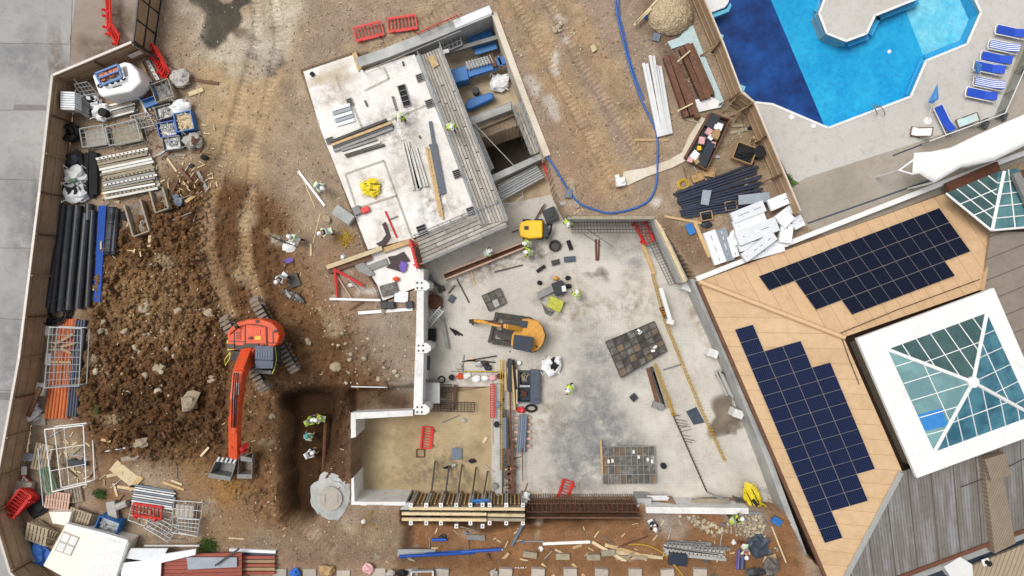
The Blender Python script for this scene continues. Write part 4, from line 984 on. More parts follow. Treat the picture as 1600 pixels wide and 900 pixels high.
# bottom hoarding base with concrete ballast
tag(MB().beam(W(600,883,-.55), W(1235,886,-.55), .25, .4).build('hoarding_kerb', M['timber_grey']), 'long timber sole plate along foot of the bottom hoarding', 'kerb')
hoarding([(105,925),(1260,935)], 2.2, 'bottom brown hoarding mostly beyond the lower frame edge', zb=-.5, brace=False)
blk = None
for i, (u, v) in enumerate(((442,893),(488,893),(595,892),(645,893),(692,893),(790,893),(840,893),(890,893),(938,893),(990,893),(1040,894),(1090,893),(540,895))):
    b = MB().box((0,0,.35), (.95,.9,.7), R(random.uniform(-3,3))).build('ballast_block', M['conc_block'], bevel=.03) if blk is None else dup(blk, (0,0,0), 0)
    blk = blk or b; b.location = W(u, v, -.55); b.rotation_euler.z = R(random.uniform(-5,5))
    tag(b, 'grey concrete ballast block against foot of bottom hoarding', 'ballast block', 'ballast blocks along the bottom hoarding')
def plank(name, a, b, w, h, m, label, cat='plank', za=None, zb=None, group=None):
    A = G(*a) if za is None else W(*a, za); B = G(*b) if za is None else W(*b, zb if zb is not None else za)
    return tag(MB().beam(A+Vector((0,0,h/2)), B+Vector((0,0,h/2)), w, h).build(name, M[m]), label, cat, group)
for i, (u, v, a) in enumerate(((828,866,8),(879,869,0),(927,870,0),(972,872,-4),(1000,872,2),(950,863,-5))):
    tag(MB().box(W(u, v, -.8), (1.0,.42,.35), R(-a)).build('sleeper_block', M['timber_grey'], bevel=.02), 'greyish timber block in loose row %s' % ('by the left end', 'second from its left end', 'under yellow cable', 'below long pale plank', 'near its right end', 'at middle behind plank')[i], 'timber block', 'timber blocks in the trench strip')
# ------------------------------------------------------------------ plastic barriers
def barrier(label, P, rz, pose='lying', col='red_plastic', group='red plastic site barriers', L=2.0, Hh=1.0, name='site_barrier', rx=None):
    """local: x along the length, z up when standing; 'lying' tips it flat"""
    r = thing(name, label, 'barrier', P, rz, group)
    f = MB(); t = .09
    f.beam((-L/2,0,.12), (L/2,0,.12), t, .2); f.beam((-L/2,0,Hh), (L/2,0,Hh), t+.03, .14)
    f.beam((-L/2,0,.1), (-L/2,0,Hh), t, .1); f.beam((L/2,0,.1), (L/2,0,Hh), t, .1)
    n = 8
    for k in range(1, n): f.beam((-L/2+L*k/n,0,.2), (-L/2+L*k/n,0,Hh-.05), .05, .09)
    b = f.build('panel', M[col], r)
    ft = []
    for x in (-L*.35, L*.35): ft.append(MB().box((x,0,.04), (.16,.6,.08)).build('foot', M[col], r))
    ang = {'lying': R(-82), 'standing': 0, 'lean': R(-45)}[pose] if rx is None else rx
    for o in [b]+ft:
        o.rotation_euler.x = ang; o.location.z = .06
    return r
barrier('red barrier lying on gravel, left of the two behind basement wall', G(580,63,.15), R(14)); barrier('red barrier lying on gravel, right of the two behind basement wall', G(631,51,.15), R(8))
barrier('red barrier lying alone on the sandy tank floor', W(668,684,Zs)+Vector((.42,0,0)), R(85), L=1.6, Hh=.85); barrier('red barrier lying on main slab above the rebar wall', W(892,771,Zs), R(72), L=1.8, Hh=.9)
barrier('red barrier stack end at the top edge of main slab', W(996,364,Zs+.3), R(-64), 'lean'); barrier('faded red barrier on top of wire fence panels', G(236,806,.5), R(-8))
barrier('red barrier standing beside gate with its top leaning out', G(249,106), R(-62), 'lean'); barrier('second red barrier behind the leaning one by gate', G(243,100), R(-62), 'lean')
for k in range(4): barrier('%s red barrier in the pile at lower left hoarding corner' % ('lowest','second','third','topmost')[k], G(50+2*k,790-1.5*k,.25+.3*k), R(36+5*k))
barrier('red barrier seen edge-on along the lower white slab edge', W(649,398,.1), R(-75), 'standing')
for i, (a, b) in enumerate((((165,-8),(167,22)),((167,22),(168,48)),((169,50),(184,72)))):
    A, B = W(*a, .02), W(*b, .02); barrier('%s red barrier in the run outside the gate' % ('topmost','middle','last')[i], (A+B)/2, math.atan2(B.y-A.y, B.x-A.x), 'lean', L=(B-A).length*.96)
# ------------------------------------------------------------------ large orange excavator
ex = thing('excavator', 'large orange tracked excavator with dark cab roof digging on soil heap', 'excavator', (0,0,0))
exz = .45
ta = pxang(60, 105)
for cu, cv, l in ((383,552,1), (430,523,0)):
    c = W(cu, cv, exz+.5)
    tr_ = MB(); d = Vector((math.cos(ta), math.sin(ta), 0)); nrm = Vector((-d.y, d.x, 0)); L = 4.9
    oval = []
    for k in range(40):
        s_ = k/40*(2*L+2*math.pi*.45)
        if s_ < L: oval.append((-L/2+s_, .45, 0))
        elif s_ < L+math.pi*.45: t = (s_-L)/.45; oval.append((L/2+.45*math.sin(t), .45*math.cos(t), t))
        elif s_ < 2*L+math.pi*.45: oval.append((L/2-(s_-L-math.pi*.45), -.45, math.pi))
        else: t = (s_-2*L-math.pi*.45)/.45; oval.append((-L/2-.45*math.sin(t), -.45*math.cos(t), math.pi+t))
    for x, z, t in oval:
        m_ = Vector((x, 0, z)); q = c+d*m_.x+Vector((0,0,m_.z))
        tang = d*math.cos(t)+Vector((0,0,-math.sin(t))); tr_.beam(q-nrm*.32, q+nrm*.32, .2, .06)
        up = tang.cross(nrm); 
    o = tr_.build('track', M['track_steel'], ex, world=True)
    MB().beam(c-d*2.3, c+d*2.3, .45, .6).build('track_frame', M['dark_steel'], o, world=True)
MB().box(W(408,536,exz+.55), (2.2,1.8,.6), ta).build('undercarriage', M['dark_steel'], ex, world=True)
MB().lathe([(.9,0),(.9,.4)], W(402,530,exz+.8), 20).build('slew_ring', M['dark_steel'], ex, world=True)
zt_ = exz+2.4
# upper structure: rounded counterweight end upwards
body = [(356,546),(355,522),(360,512),(372,503),(388,499),(408,498),(424,503),(434,513),(437,524),(434,535),(430,541),(400,545),(398,556),(378,556),(377,548)]
MB().pprism(body, exz+1.25, zt_).build('engine_deck', M['orange_paint'], ex, world=True, bevel=.08)
MB().pprism([(357,524),(361,513),(372,504),(388,500),(408,499),(424,504),(434,514),(436,524),(428,520),(416,511),(400,507),(386,507),(372,511),(364,518)], zt_-.3, zt_+.16).build('counterweight', M['orange_paint'], ex, world=True, bevel=.06)
MB().pprism([(384,511),(415,511),(416,537),(384,538)], zt_-.1, zt_+.08).build('engine_hood', M['orange_paint'], ex, world=True, bevel=.03)
MB().pprism([(399,514),(407,514),(407,522),(399,522)], zt_, zt_+.12).build('hatch', M['orange_paint'], ex, world=True, bevel=.02)
MB().pprism([(368,517),(376,516),(376,531),(368,532)], zt_, zt_+.05).build('side_panel', M['orange_paint'], ex, world=True, bevel=.02)
MB().pprism([(354,532),(366,531),(366,547),(355,548)], zt_-.6, zt_-.02).build('step_box', M['lime_sheet'], ex, world=True, bevel=.02)
MB().pprism([(357,548),(377,549),(377,566),(360,563)], exz+1.2, zt_-.25).build('tool_box', M['dark_steel'], ex, world=True, bevel=.03)
MB().lathe([(.1,0),(.1,.35)], W(372,511,zt_+.1), 10).build('exhaust', M['rubber'], ex, world=True)
cab = MB().pprism([(399,541),(426,542),(425,576),(399,575)], exz+1.3, exz+3.0).build('cab', M['glass_dark'], ex, world=True, bevel=.06)
MB().pprism([(398,540),(427,541),(427,563),(398,562)], exz+3.0, exz+3.1).build('roof', M['cab_roof'], cab, world=True, bevel=.03)
MB().pprism([(398,563),(427,564),(426,576),(399,576)], exz+3.0, exz+3.06).build('roof_hatch', M['cab_roof'], cab, world=True, bevel=.02)
rv = MB()
for k in range(6): rv.beam(W(401+4*k,549,exz+3.12), W(401+4*k,559,exz+3.12), .06, .04)
rv.build('roof_rib', M['slate_sheet'], cab, world=True)
MB().pprism([(398,577),(424,579),(422,585),(399,583)], exz+1.3, exz+2.2).build('windscreen_guard', M['grey_steel'], ex, world=True, bevel=.02)
MB().pprism([(427,540),(434,538),(434,574),(428,576)], exz+1.2, exz+1.5).build('walkway', M['dark_steel'], ex, world=True)
dk = MB()
for a, b in (((357,533),(430,536)),((383,509),(383,540)),((366,512),(366,545)),((417,509),(418,540)),((426,514),(427,536)),((372,505),(430,512))): dk.beam(W(*a, zt_+.02), W(*b, zt_+.02), .05, .04)
for k in range(5): dk.beam(W(369,519+2.4*k,zt_+.06), W(375,519+2.4*k,zt_+.06), .05, .03)
dk.build('panel_seam', M['dark_steel'], ex, world=True)
for u, v, w_ in ((393,540,1.0),(375,543,.6),(361,541,.5)): MB().box(W(u, v, zt_+.05), (w_,.3,.15)).build('vent_grille', M['dark_steel'], ex, world=True, bevel=.02)
for u, v in ((368,508),(402,502),(431,517),(411,540),(391,528)): MB().box(W(u, v, zt_+.2), (.22,.16,.08), R(10)).build('lamp_bracket', M['dark_steel'], ex, world=True)
MB().box(W(403,528,zt_+.1), (.4,.25,.02)).build('warning_label', M['yellow_paint'], ex, world=True)
hr = MB()
for q in ([(430,542),(432,560),(429,576),(425,584)], [(360,550),(351,562),(352,571),(359,560),(360,550)]):
    hr.tube([W(u, v, zt_+.15) for u, v in q], .035, 6)
hr.build('handrail', M['lime_sheet'], ex, world=True)
# boom and stick: real heights along the arm
def arm(pts, w0, h0): 
    f = MB(); 
    for i in range(len(pts)-1):
        a, b = pts[i], pts[i+1]; f.beam(a, b, w0[i], h0[i])
    return f
b0, b1, b2 = W(389,552,exz+1.9), W(374,585,exz+4.4), W(372,612,exz+4.6)
bs = MB(); bs.prism([W(u, v, exz+2.6).xy for u, v in [(381,545),(397,546),(392,566),(378,582),(368,582),(372,566)]], exz+1.4, exz+2.6)
bs.build('boom_foot', M['orange_paint'], ex, world=True, bevel=.04)
bm_ = MB()
bm_.beam(W(389,548,exz+2.1), W(375,584,exz+4.0), .72, .8).beam(W(375,580,exz+4.0), W(370,625,exz+4.3), .66, .75).beam(W(370,622,exz+4.3), W(368,660,exz+3.6), .6, .65)
boom = bm_.build('boom', M['orange_paint'], ex, world=True, bevel=.05)
hc = MB()
for dx in (-9, 9):
    hc.tube([W(376+dx,578,exz+2.4), W(371+dx*.8,618,exz+4.2)], .11, 8)
hc.build('boom_cylinder', M['orange_paint'], ex, world=True)
MB().tube([W(371,598,exz+4.75), W(371,617,exz+4.75)], .09, 8).build('cylinder_rod', M['white_pipe'], ex, world=True)
MB().tube([W(371,617,exz+4.75), W(367,676,exz+4.0)], .16, 8).build('stick_cylinder', M['orange_paint'], ex, world=True)
hs = MB()
for k in range(3): hs.tube([W(366+3*k,582,exz+4.75), W(363+3.4*k,625,exz+4.95), W(362+3*k,668,exz+4.35)], .045, 5)
hs.build('hydraulic_hose', M['rubber'], ex, world=True)
MB().beam(W(367,650,exz+3.9), W(367,712,exz+1.7), .62, .6).beam(W(363,676,exz+3.1), W(361.5,700,exz+2.6), .1, .1).build('stick', M['orange_paint'], ex, world=True, bevel=.04)
MB().beam(W(363,672,exz+3.45), W(361.5,702,exz+2.4), .12, .04).build('decal_strip', M['white_paint'], ex, world=True)
MB().beam(W(376,702,exz+2.4), W(386,695,exz+1.9), .3, .3).beam(W(375,708,exz+2), W(386,702,exz+1.5), .25, .25).build('bucket_link', M['red_paint'], ex, world=True)
def bucket(name, label, px, z0, depth, m, teeth=True, parent=None):
    """open box of plates, mouth up, outline in pixels at the rim: tl, tr, br, bl"""
    P = [W(u, v, z0+depth) for u, v in px]; r = parent or thing(name, label, 'excavator bucket', ((P[0]+P[2])/2-Vector((0,0,depth))))
    c = (P[0]+P[1]+P[2]+P[3])/4; Bt = [c+(p-c)*.78+Vector((0,0,-depth)) for p in P]
    f = MB()
    for i in range(4):
        j = (i+1) % 4; n = (c-(P[i]+P[j])/2); n.z = 0; n = n.normalized()*.05
        f.add([P[i], P[j], Bt[j], Bt[i], P[i]+n, P[j]+n, Bt[j]+n, Bt[i]+n], [(0,1,2,3),(7,6,5,4),(0,4,5,1),(1,5,6,2),(2,6,7,3),(3,7,4,0)])
    f.slab3(Bt, .05)
    b = f.build('shell', M[m], r, world=True)
    if teeth:
        tf = MB(); 
        for k in range(5):
            q = P[0].lerp(P[1], (k+.5)/5); tf.beam(q-(P[3]-P[0]).normalized()*.28, q+(P[3]-P[0]).normalized()*.08, .14, .1)
        tf.build('tooth', M['galv'], r, world=True)
    MB().beam(P[3]+Vector((0,0,-.1)), P[2]+Vector((0,0,-.1)), .3, .35).build('back_plate', M['grey_steel'], r, world=True)
    return r
bucket('bucket', 'wide grey toothed digging bucket resting left of the arm tip', [(337,719),(369,723),(361,748),(326,742)], zt(*W(350,735).xy), .9, 'grey_steel')
MB().pprism([(376,712),(394,716),(394,722),(376,720)], .5, .9).build('quick_hitch', M['grey_steel'], ex, world=True)
bucket('bucket', 'narrower earth-coated bucket attached under the orange arm', [(372,716),(395,706),(394,744),(371,744)], zt(*W(383,730).xy), .8, 'track_steel', False)
# ------------------------------------------------------------------ amber mini excavator on the slab
mx_ = thing('mini_excavator', 'compact amber excavator with navy cab roof on the concrete slab', 'excavator', (0,0,0))
z = Zs
ang = pxang(100, 14)
for cu, cv in ((803,496),(797,537)):
    c = W(cu, cv, z+.35); d = Vector((math.cos(ang), math.sin(ang), 0)); n = Vector((-d.y, d.x, 0)); f = MB()
    for k in range(26):
        s_ = k/26; x = -1.25+2.5*((s_*2) % 1) if True else 0; top = s_ < .5
        f.beam(c+d*x-n*.2+Vector((0,0,.3 if top else -.3)), c+d*x+n*.2+Vector((0,0,.3 if top else -.3)), .12, .06)
    f.beam(c-d*1.3, c+d*1.3, .36, .56); f.build('track', M['track_steel'] if False else M['dark_steel'], mx_, world=True)
MB().box(W(800,516,z+.6), (1.6,1.5,.4), ang).build('undercarriage', M['dark_steel'], mx_, world=True)
MB().beam(W(776,488,z+.35), W(764,535,z+.35), .2, .55).build('dozer_blade', M['dark_steel'], mx_, world=True)
MB().beam(W(770,518,z+.35), W(790,520,z+.45), .3, .2).build('blade_arm', M['dark_steel'], mx_, world=True)
up_ = [(816,499),(826,498),(840,501),(848,511),(852,524),(849,537),(841,547),(829,551),(810,547),(798,540),(800,524),(808,512)]
MB().pprism([(822,500),(842,503),(850,513),(853,525),(849,539),(840,549),(829,552),(835,540),(844,526),(838,510)], z+.9, z+1.5).build('counterweight', M['black_plastic'], mx_, world=True, bevel=.05)
MB().pprism(up_, z+.9, z+1.75).build('body', M['amber_paint'], mx_, world=True, bevel=.07)
MB().pprism([(806,500),(825,502),(823,512),(811,512)], z+1.5, z+1.85).build('tank_cover', M['cab_navy'], mx_, world=True, bevel=.03)
cb = MB().pprism([(804,524),(833,528),(829,550),(801,544)], z+1.0, z+2.55).build('cab', M['glass_dark'], mx_, world=True, bevel=.05)
MB().pprism([(803,523),(834,527),(830,551),(801,545)], z+2.55, z+2.64).build('roof', M['cab_navy'], cb, world=True, bevel=.03)
MB().pprism([(777,518),(802,524),(800,533),(777,527)], z+.75, z+1.05).build('floor_plate', M['dark_steel'], mx_, world=True)
MB().beam(W(814,514,z+1.6), W(790,510,z+2.6), .34, .4).beam(W(792,510,z+2.6), W(766,505,z+2.2), .3, .34).build('boom', M['amber_paint'], mx_, world=True, bevel=.03)
MB().beam(W(770,505,z+2.2), W(742,501,z+1.0), .24, .26).build('stick', M['amber_paint'], mx_, world=True, bevel=.03)
MB().tube([W(803,515,z+2.0), W(783,510,z+2.75)], .08, 8).tube([W(786,507,z+2.75), W(764,503,z+2.3)], .07, 8).build('cylinder', M['rust'], mx_, world=True)
MB().tube([W(770,502,z+2.35), W(748,501,z+1.3)], .06, 8).build('cylinder', M['rubber'], mx_, world=True)
MB().beam(W(745,502,z+.9), W(736,502,z+.5), .3, .4).beam(W(738,499,z+.6), W(739,508,z+.6), .16, .2).build('quick_hitch', M['dark_steel'], mx_, world=True)
MB().lathe([(.08,0),(.08,.25)], W(838,541,z+1.75), 8).build('exhaust', M['rubber'], mx_, world=True)
MB().lathe([(.06,0),(.06,.4)], W(797,549,z+1.6), 8).build('mirror', M['black_plastic'], mx_, world=True)
# yellow dumper / generator
dm = thing('site_generator', 'rounded yellow towable compressor beside low room with dark mechanism', 'compressor', (0,0,0))
MB().pprism([(813,347),(824,344),(848,344),(848,371),(826,373),(813,369),(811,358)], z+.45, z+1.5).build('canopy', M['yellow_paint'], dm, world=True, bevel=.12)
MB().pprism([(819,353),(826,353),(826,359),(819,359)], z+1.5, z+1.53).build('hatch', M['dark_steel'], dm, world=True)
MB().pprism([(848,348),(856,350),(857,371),(848,370)], z+.4, z+1.2).build('engine', M['black_plastic'], dm, world=True, bevel=.04)
MB().tube([W(855,352,z+1.2), W(862,350,z+1.0), W(860,362,z+.8), W(854,373,z+.9)], .08, 6).build('hose', M['rubber'], dm, world=True)
MB().beam(W(812,359,z+.5), W(800,363,z+.4), .1, .1).build('tow_bar', M['dark_steel'], dm, world=True)
for (u, v) in ((823,345),(823,372),(842,345),(842,372)):
    MB().lathe([(.3,-.1),(.32,0),(.3,.1)], W(u, v, z+.32), 14, rot=Matrix.Rotation(R(90), 3, 'X')).build('wheel', M['rubber'], dm, world=True)
# ------------------------------------------------------------------ people
def person(u, v, z, head, pose, vest, label, trousers='cloth_dark', helmet='helmet_white', scale=1.0, carry=None):
    """pose: stand / bend / walk / kneel ; built facing +x, body one skinned surface"""
    J = {}
    def S(n, p, r): J[n] = (Vector(p), r)
    lean = {'stand': .2, 'walk': .28, 'bend': .75, 'kneel': .3, 'reach': .3}[pose]; hip = {'kneel': .5, 'bend': .88}.get(pose, .93)
    S('pelvis', (0,0,hip), .15); cx, cz = math.sin(lean), math.cos(lean)
    S('waist', (.2*cx,0,hip+.2*cz), .145); S('chest', (.42*cx,0,hip+.42*cz), .165); S('neck', (.56*cx+.01,0,hip+.56*cz), .065)
    S('head', (.66*cx+.03,0,hip+.66*cz+.02), .1); S('crown', (.74*cx+.03,0,hip+.75*cz+.02), .085)
    for s, k in ((1,'l'), (-1,'r')):
        S('sh'+k, (.48*cx,s*.19,hip+.49*cz), .075)
        if pose in ('stand', 'walk'): S('el'+k, (.42*cx+.05+(.12*s if pose == 'walk' else 0),s*.29,hip+.2), .05); S('wr'+k, (.42*cx+.22+(.2*s if pose == 'walk' else 0),s*.26,hip+.04), .04)
        else: S('el'+k, (.48*cx+.12,s*.27,hip+.22), .05); S('wr'+k, (.48*cx+.34,s*.17,hip+.06), .04)
        w = J['wr'+k][0]; d = (w-J['el'+k][0]).normalized(); S('ha'+k, w+d*.09, .04)
        if pose == 'kneel': S('hp'+k, (0,s*.1,hip-.05), .11); S('kn'+k, (.38 if s > 0 else .1,s*.13,.45 if s > 0 else .09), .07); S('an'+k, (.34 if s > 0 else -.35,s*.13,.08), .05)
        else:
            st = .22*s if pose == 'walk' else 0
            S('hp'+k, (0,s*.1,hip-.08), .11); S('kn'+k, (.05+st*.7,s*.12,.48), .075); S('an'+k, (-.02+st,s*.13,.09), .05)
        S('to'+k, J['an'+k][0]+Vector((.17,0,-.04)), .04)
    names = list(J); E = [('pelvis','waist'),('waist','chest'),('chest','neck'),('neck','head'),('head','crown')]
    for k in 'lr': E += [('chest','sh'+k),('sh'+k,'el'+k),('el'+k,'wr'+k),('wr'+k,'ha'+k),('pelvis','hp'+k),('hp'+k,'kn'+k),('kn'+k,'an'+k),('an'+k,'to'+k)]
    def skin(nm, nl, el, grow, mats, region):
        me = bpy.data.meshes.new(nm); me.from_pydata([J[n][0] for n in nl], [(nl.index(a), nl.index(b)) for a, b in el], [])
        o = bpy.data.objects.new(nm, me); COL.objects.link(o)
        sk = o.modifiers.new('skin', 'SKIN'); sd = o.modifiers.new('sub', 'SUBSURF'); sd.levels = sd.render_levels = 1
        for i, n in enumerate(nl):
            r = J[n][1]*grow; dt = me.skin_vertices[0].data[i]; dt.radius = (r, r*(1.25 if n in ('chest','waist','pelvis') else 1)); dt.use_root = (i == 0)
        dg = bpy.context.evaluated_depsgraph_get(); ev = o.evaluated_get(dg); m2 = bpy.data.meshes.new_from_object(ev)
        o.modifiers.clear(); o.data = m2
        m2.materials.clear()
        for x in mats: m2.materials.append(M[x])
        for p in m2.polygons:
            p.use_smooth = True; c = p.center; best = min(nl, key=lambda n: (J[n][0]-c).length-J[n][1]*.5); p.material_index = region(best, c)
        return o
    r = thing('person', label, 'person', W(u, v, z), head)
    r.location.z = z; r.scale = (scale,)*3
    b = skin('body', names, E, 1, ['skin', trousers, 'boots'], lambda n, c: 0 if n in ('head','crown','neck') or n[:2] in ('ha','wr') else 2 if n[:2] in ('an','to') else 1); b.parent = r
    jn_ = ['waist','chest','shl','shr','ell','elr','pelvis']; jk = skin('jacket', jn_, [('waist','chest'),('chest','shl'),('chest','shr'),('shl','ell'),('shr','elr'),('pelvis','waist')], 1.3, [vest, 'reflect'], lambda n, c: 1 if (abs((c-J['chest'][0]).y) > .08 and abs((c-J['chest'][0]).y) < .13 and n in ('chest','waist','shl','shr') and c.z > hip+.1) or (hip+.1 < c.z < hip+.15) else 0); jk.parent = r
    hd = J['crown'][0]; q = Matrix.Rotation(lean*.8, 3, 'Y')
    hm = MB().lathe([(.145,-.02),(.147,.0),(.125,.02),(.12,.07),(.1,.11),(.06,.135),(.0,.145)], hd+Vector((.0,0,-.02)), 14, rot=q).box(hd+q @ Vector((.16,0,-.01)), (.1,.2,.015), 0, 0, lean*.8).build('helmet', M[helmet], r, smooth=True)
    if carry: carry(r)
    return r
sx_ = 1.12
for a in ((631,188,.03,R(-100),'stand','hivis','worker in lime jacket standing on the white slab','cloth_dark'),
    (706,203,.4,R(-60),'walk','hivis','worker in lime jacket and dark clothes on the scaffold walkway','cloth_dark'),
    (502,293,None,R(-30),'bend','hivis_pale','stooping worker in pale vest and jeans near white pole','cloth_blue'),
    (521,363,None,R(200),'bend','hivis_pale','stooping worker in pale green vest beside yellow straw','cloth_dark'),
    (470,376,None,R(150),'walk','hivis_pale','worker with pale vest near the concrete splash on dirt','cloth_dark'),
    (452,431,None,R(230),'bend','white_bag','stooping worker in white shirt near dark steel bundle','cloth_dark'),
    (762,396,Zs,R(20),'stand','hivis_pale','worker standing behind the timber-lined slot','cloth_dark'),
    (824,383,Zs,R(180),'stand','hivis','upper of two workers at the right end of timber slot','cloth_dark'),
    (826,396,Zs,R(180),'stand','hivis','lower of two workers at the right end of timber slot','cloth_dark'),
    (885,348,Zs,R(-90),'walk','hivis','worker in lime jacket at the top edge of main slab','cloth_dark'),
    (899,461,Zs,R(100),'stand','hivis','worker in lime and black beside the yellow crate','cloth_dark'),
    (890,603,Zs,R(200),'walk','hivis','lone worker in lime vest crossing middle of main slab','cloth_dark'),
    (509,650,-1.8,R(170),'stand','hivis','worker in bright lime jacket at head of the trench','cloth_dark'),
    (487,656,-1.9,R(30),'bend','hivis','worker in lime and grey bending in trench','cloth_blue'),
    (490,678,-1.9,R(80),'stand','hivis_pale','worker with teal helmet in middle of the trench','cloth_dark'),
    (487,706,-1.9,R(30),'bend','white_bag','worker in white helmet stooping lowest in the trench','cloth_dark'),
    (822,768,Zs,R(250),'stand','white_bag','dark-trousered worker with white helmet beside formwork end','cloth_dark'),
    (1015,812,-1.4,R(-60),'kneel','cloth_dark','worker in black with white helmet below the grey pier','cloth_dark'),
    (1137,806,-1.1,R(30),'bend','hivis','worker in lime vest bending behind white wall','cloth_dark'),
    (1156,845,-1.0,R(-95),'bend','hivis_pale','worker in pale green shirt bending at perforated beams','cloth_red')):
    u, v, z_, hd, ps, ve, lb, tr2 = a
    if z_ is None: z_ = zt(*W(u, v, 0).xy)
    person(u, v, z_, hd, ps, ve, lb, tr2, 'helmet_blue' if 'teal' in lb else 'helmet_white', sx_)
# ------------------------------------------------------------------ scaffold walkway and low-room equipment
def lerp2(a, b, t): return (a[0]+(b[0]-a[0])*t, a[1]+(b[1]-a[1])*t)
def boarded(label, q, n, lens, zt_, rails=True):
    """q: pixel quad a-b (start edge), d-c (far edge); boards run from the start edge to the far edge"""
    a, b, c, d = q; r = thing('scaffold_walkway', label, 'walkway', W(*a, zt_))
    for i in range(n):
        t0, t1 = (i+.1)/n, (i+.9)/n; cuts = [0]+lens[i % len(lens)]+[1]
        for s0, s1 in zip(cuts[:-1], cuts[1:]):
            s0 += .002; s1 -= .004; zz = zt_+random.uniform(0, .03)
            P = [W(*lerp2(lerp2(a, d, s), lerp2(b, c, s), t), zz) for s, t in ((s0,t0),(s1,t0),(s1,t1),(s0,t1))]
            MB().slab3(P, .05).build('board', M['board'], r, world=True)
    L = MB()
    for t, up in ((-.08, 1.0), (-.08, .5), (1.08, 1.0), (1.08, .5), (-.03, .12), (1.03, .12)):
        L.tube([W(*lerp2(a, b, t), zt_)+Vector((0,0,up)), W(*lerp2(d, c, t), zt_)+Vector((0,0,up))], .026 if up != .12 else .05, 5)
    if rails: L.build('guard_rail', M['galv'], r, world=True)
    k = 7
    for e in (-.08, 1.08):
        st = MB()
        for i in range(k+1):
            p = W(*lerp2(lerp2(a, d, i/k), lerp2(b, c, i/k), e), zt_); st.tube([p+Vector((0,0,-2.6)), p+Vector((0,0,1.1))], .026, 5)
        st.build('standard', M['grey_steel'], r, world=True)
    tb = MB()
    for i in range(1, 6): tb.beam(W(*lerp2(a, d, i/6), zt_-.12), W(*lerp2(b, c, i/6), zt_-.12), .06, .06)
    tb.build('transom', M['grey_steel'], r, world=True)
    return r
boarded('long grey scaffold-board walkway along right side of white slab', [(657,86),(686,74),(791,346),(754,352)], 7, [[.28,.66],[.4,.74],[.3,.62],[.2,.55,.8],[.35,.7],[.45],[.25,.6,.82]], .2)
boarded('shorter scaffold-board walkway below the white slab', [(792,352),(778,318),(650,372),(660,410)], 6, [[.3,.7],[.45],[.35,.8],[.5],[.25,.65],[.4]], .1)
boarded('short boarded walkway bridging right side of dark pit', [(800,166),(812,160),(842,238),(830,243)], 3, [[.5],[.4],[.6]], -1.6)
tag(MB().beam(W(672,88,.34), W(681,104,.34), .45, .06).build('toe_board', M['timber'], None), 'yellowish board at top end of the long walkway', 'board')
# scaffold cage at the top of the room
def lattice(name, label, px, nx, ny, z0, r=.03, m='galv', z1=None, cat='mesh', border=1.5, group=None):
    P = [W(u, v, z0 if (z1 is None or i < 2) else z1) for i, (u, v) in enumerate(px)]; f = MB()
    for i in range(nx+1): f.tube([P[0].lerp(P[1], i/nx), P[3].lerp(P[2], i/nx)], r*(border if i in (0, nx) else 1), 5)
    for i in range(ny+1): f.tube([P[0].lerp(P[3], i/ny)+Vector((0,0,r)), P[1].lerp(P[2], i/ny)+Vector((0,0,r))], r*(border if i in (0, ny) else 1), 5)
    return tag(f.build(name, M[m]), label, cat, group)
lattice('access_grid', 'galvanised scaffold grid panel at top end of the low room', [(683,64),(716,48),(722,70),(690,84)], 5, 3, -1.2, .04)
tag(MB().beam(W(690,84,-1.5), W(780,58,-1.5), .28, .3).build('steel_beam', M['grey_steel']), 'long grey steel beam crossing low room under the blue stack', 'beam')
tag(MB().box(W(697,80,-.9), (.4,.28,.06), R(15)).build('paper_sheet', M['white_paint']), 'white sheet lying at the grid panel corner', 'sheet')
bs_ = thing('blue_frame_stack', 'stack of blue steel formwork frames at top of the low room', 'frames', W(755,68,Zs))
for k, (a, b) in enumerate((((733,58),(768,48)), ((731,64),(769,53)), ((736,70),(773,60)), ((738,76),(774,66)), ((742,82),(776,72)))):
    MB().beam(W(*a, -2.3+.07*k), W(*b, -2.3+.07*k), .42, .12).build('frame_bar', M['blue_paint'], bs_, world=True)
for t in (.1,.5,.9): MB().beam(W(733+36*t,60-10*t,-2.35), W(742+34*t,83-10*t,-2.2), .2, .3).build('cross_bar', M['blue_paint'], bs_, world=True)
pl = thing('piling_rig_part', 'long blue machine section loaded with pale rods in low room', 'machine', W(752,105,Zs))
MB().prism([W(u, v, -1.6).xy for u, v in [(704,109),(729,102),(733,124),(709,130)]], Zs, -1.6).build('power_pack', M['blue_paint'], pl, world=True, bevel=.06)
MB().beam(W(728,118,-2.0), W(777,102,-2.0), .5, .5).build('chassis', M['blue_paint'], pl, world=True)
rd = MB()
for k in range(9): rd.tube([W(728+4.6*k,96-1.2*k,-1.5), W(734+4.6*k,108-1.2*k,-1.5)], .06, 6)
for k in range(4): rd.tube([W(728,98+3*k,-1.55), W(770,86+3*k,-1.55)], .05, 6)
rd.build('rods', M['galv'], pl, world=True)
MB().beam(W(765,86,-1.7), W(774,105,-1.7), .35, .5).build('bracket', M['timber_dark'], pl, world=True)
MB().beam(W(776,98,-1.8), W(794,93,-1.8), .55, .3).beam(W(778,88,-1.8), W(784,104,-1.8), .15, .3).beam(W(789,86,-1.8), W(794,101,-1.8), .15, .3).build('outrigger', M['blue_paint'], pl, world=True)
tag(MB().prism([W(u, v, -2.2).xy for u, v in [(727,162),(731,155),(764,144),(772,146),(771,154),(734,171),(728,170)]], Zs, -2.2).build('blue_tank', M['blue_paint'], bevel=.1), 'low blue tank lying below the white bag', 'tank')
tag(MB().lathe([(.26,0),(.26,.6),(.2,.62)], W(744,145,Zs), 14).build('black_drum', M['black_plastic']), 'black drum behind the low blue tank', 'drum')
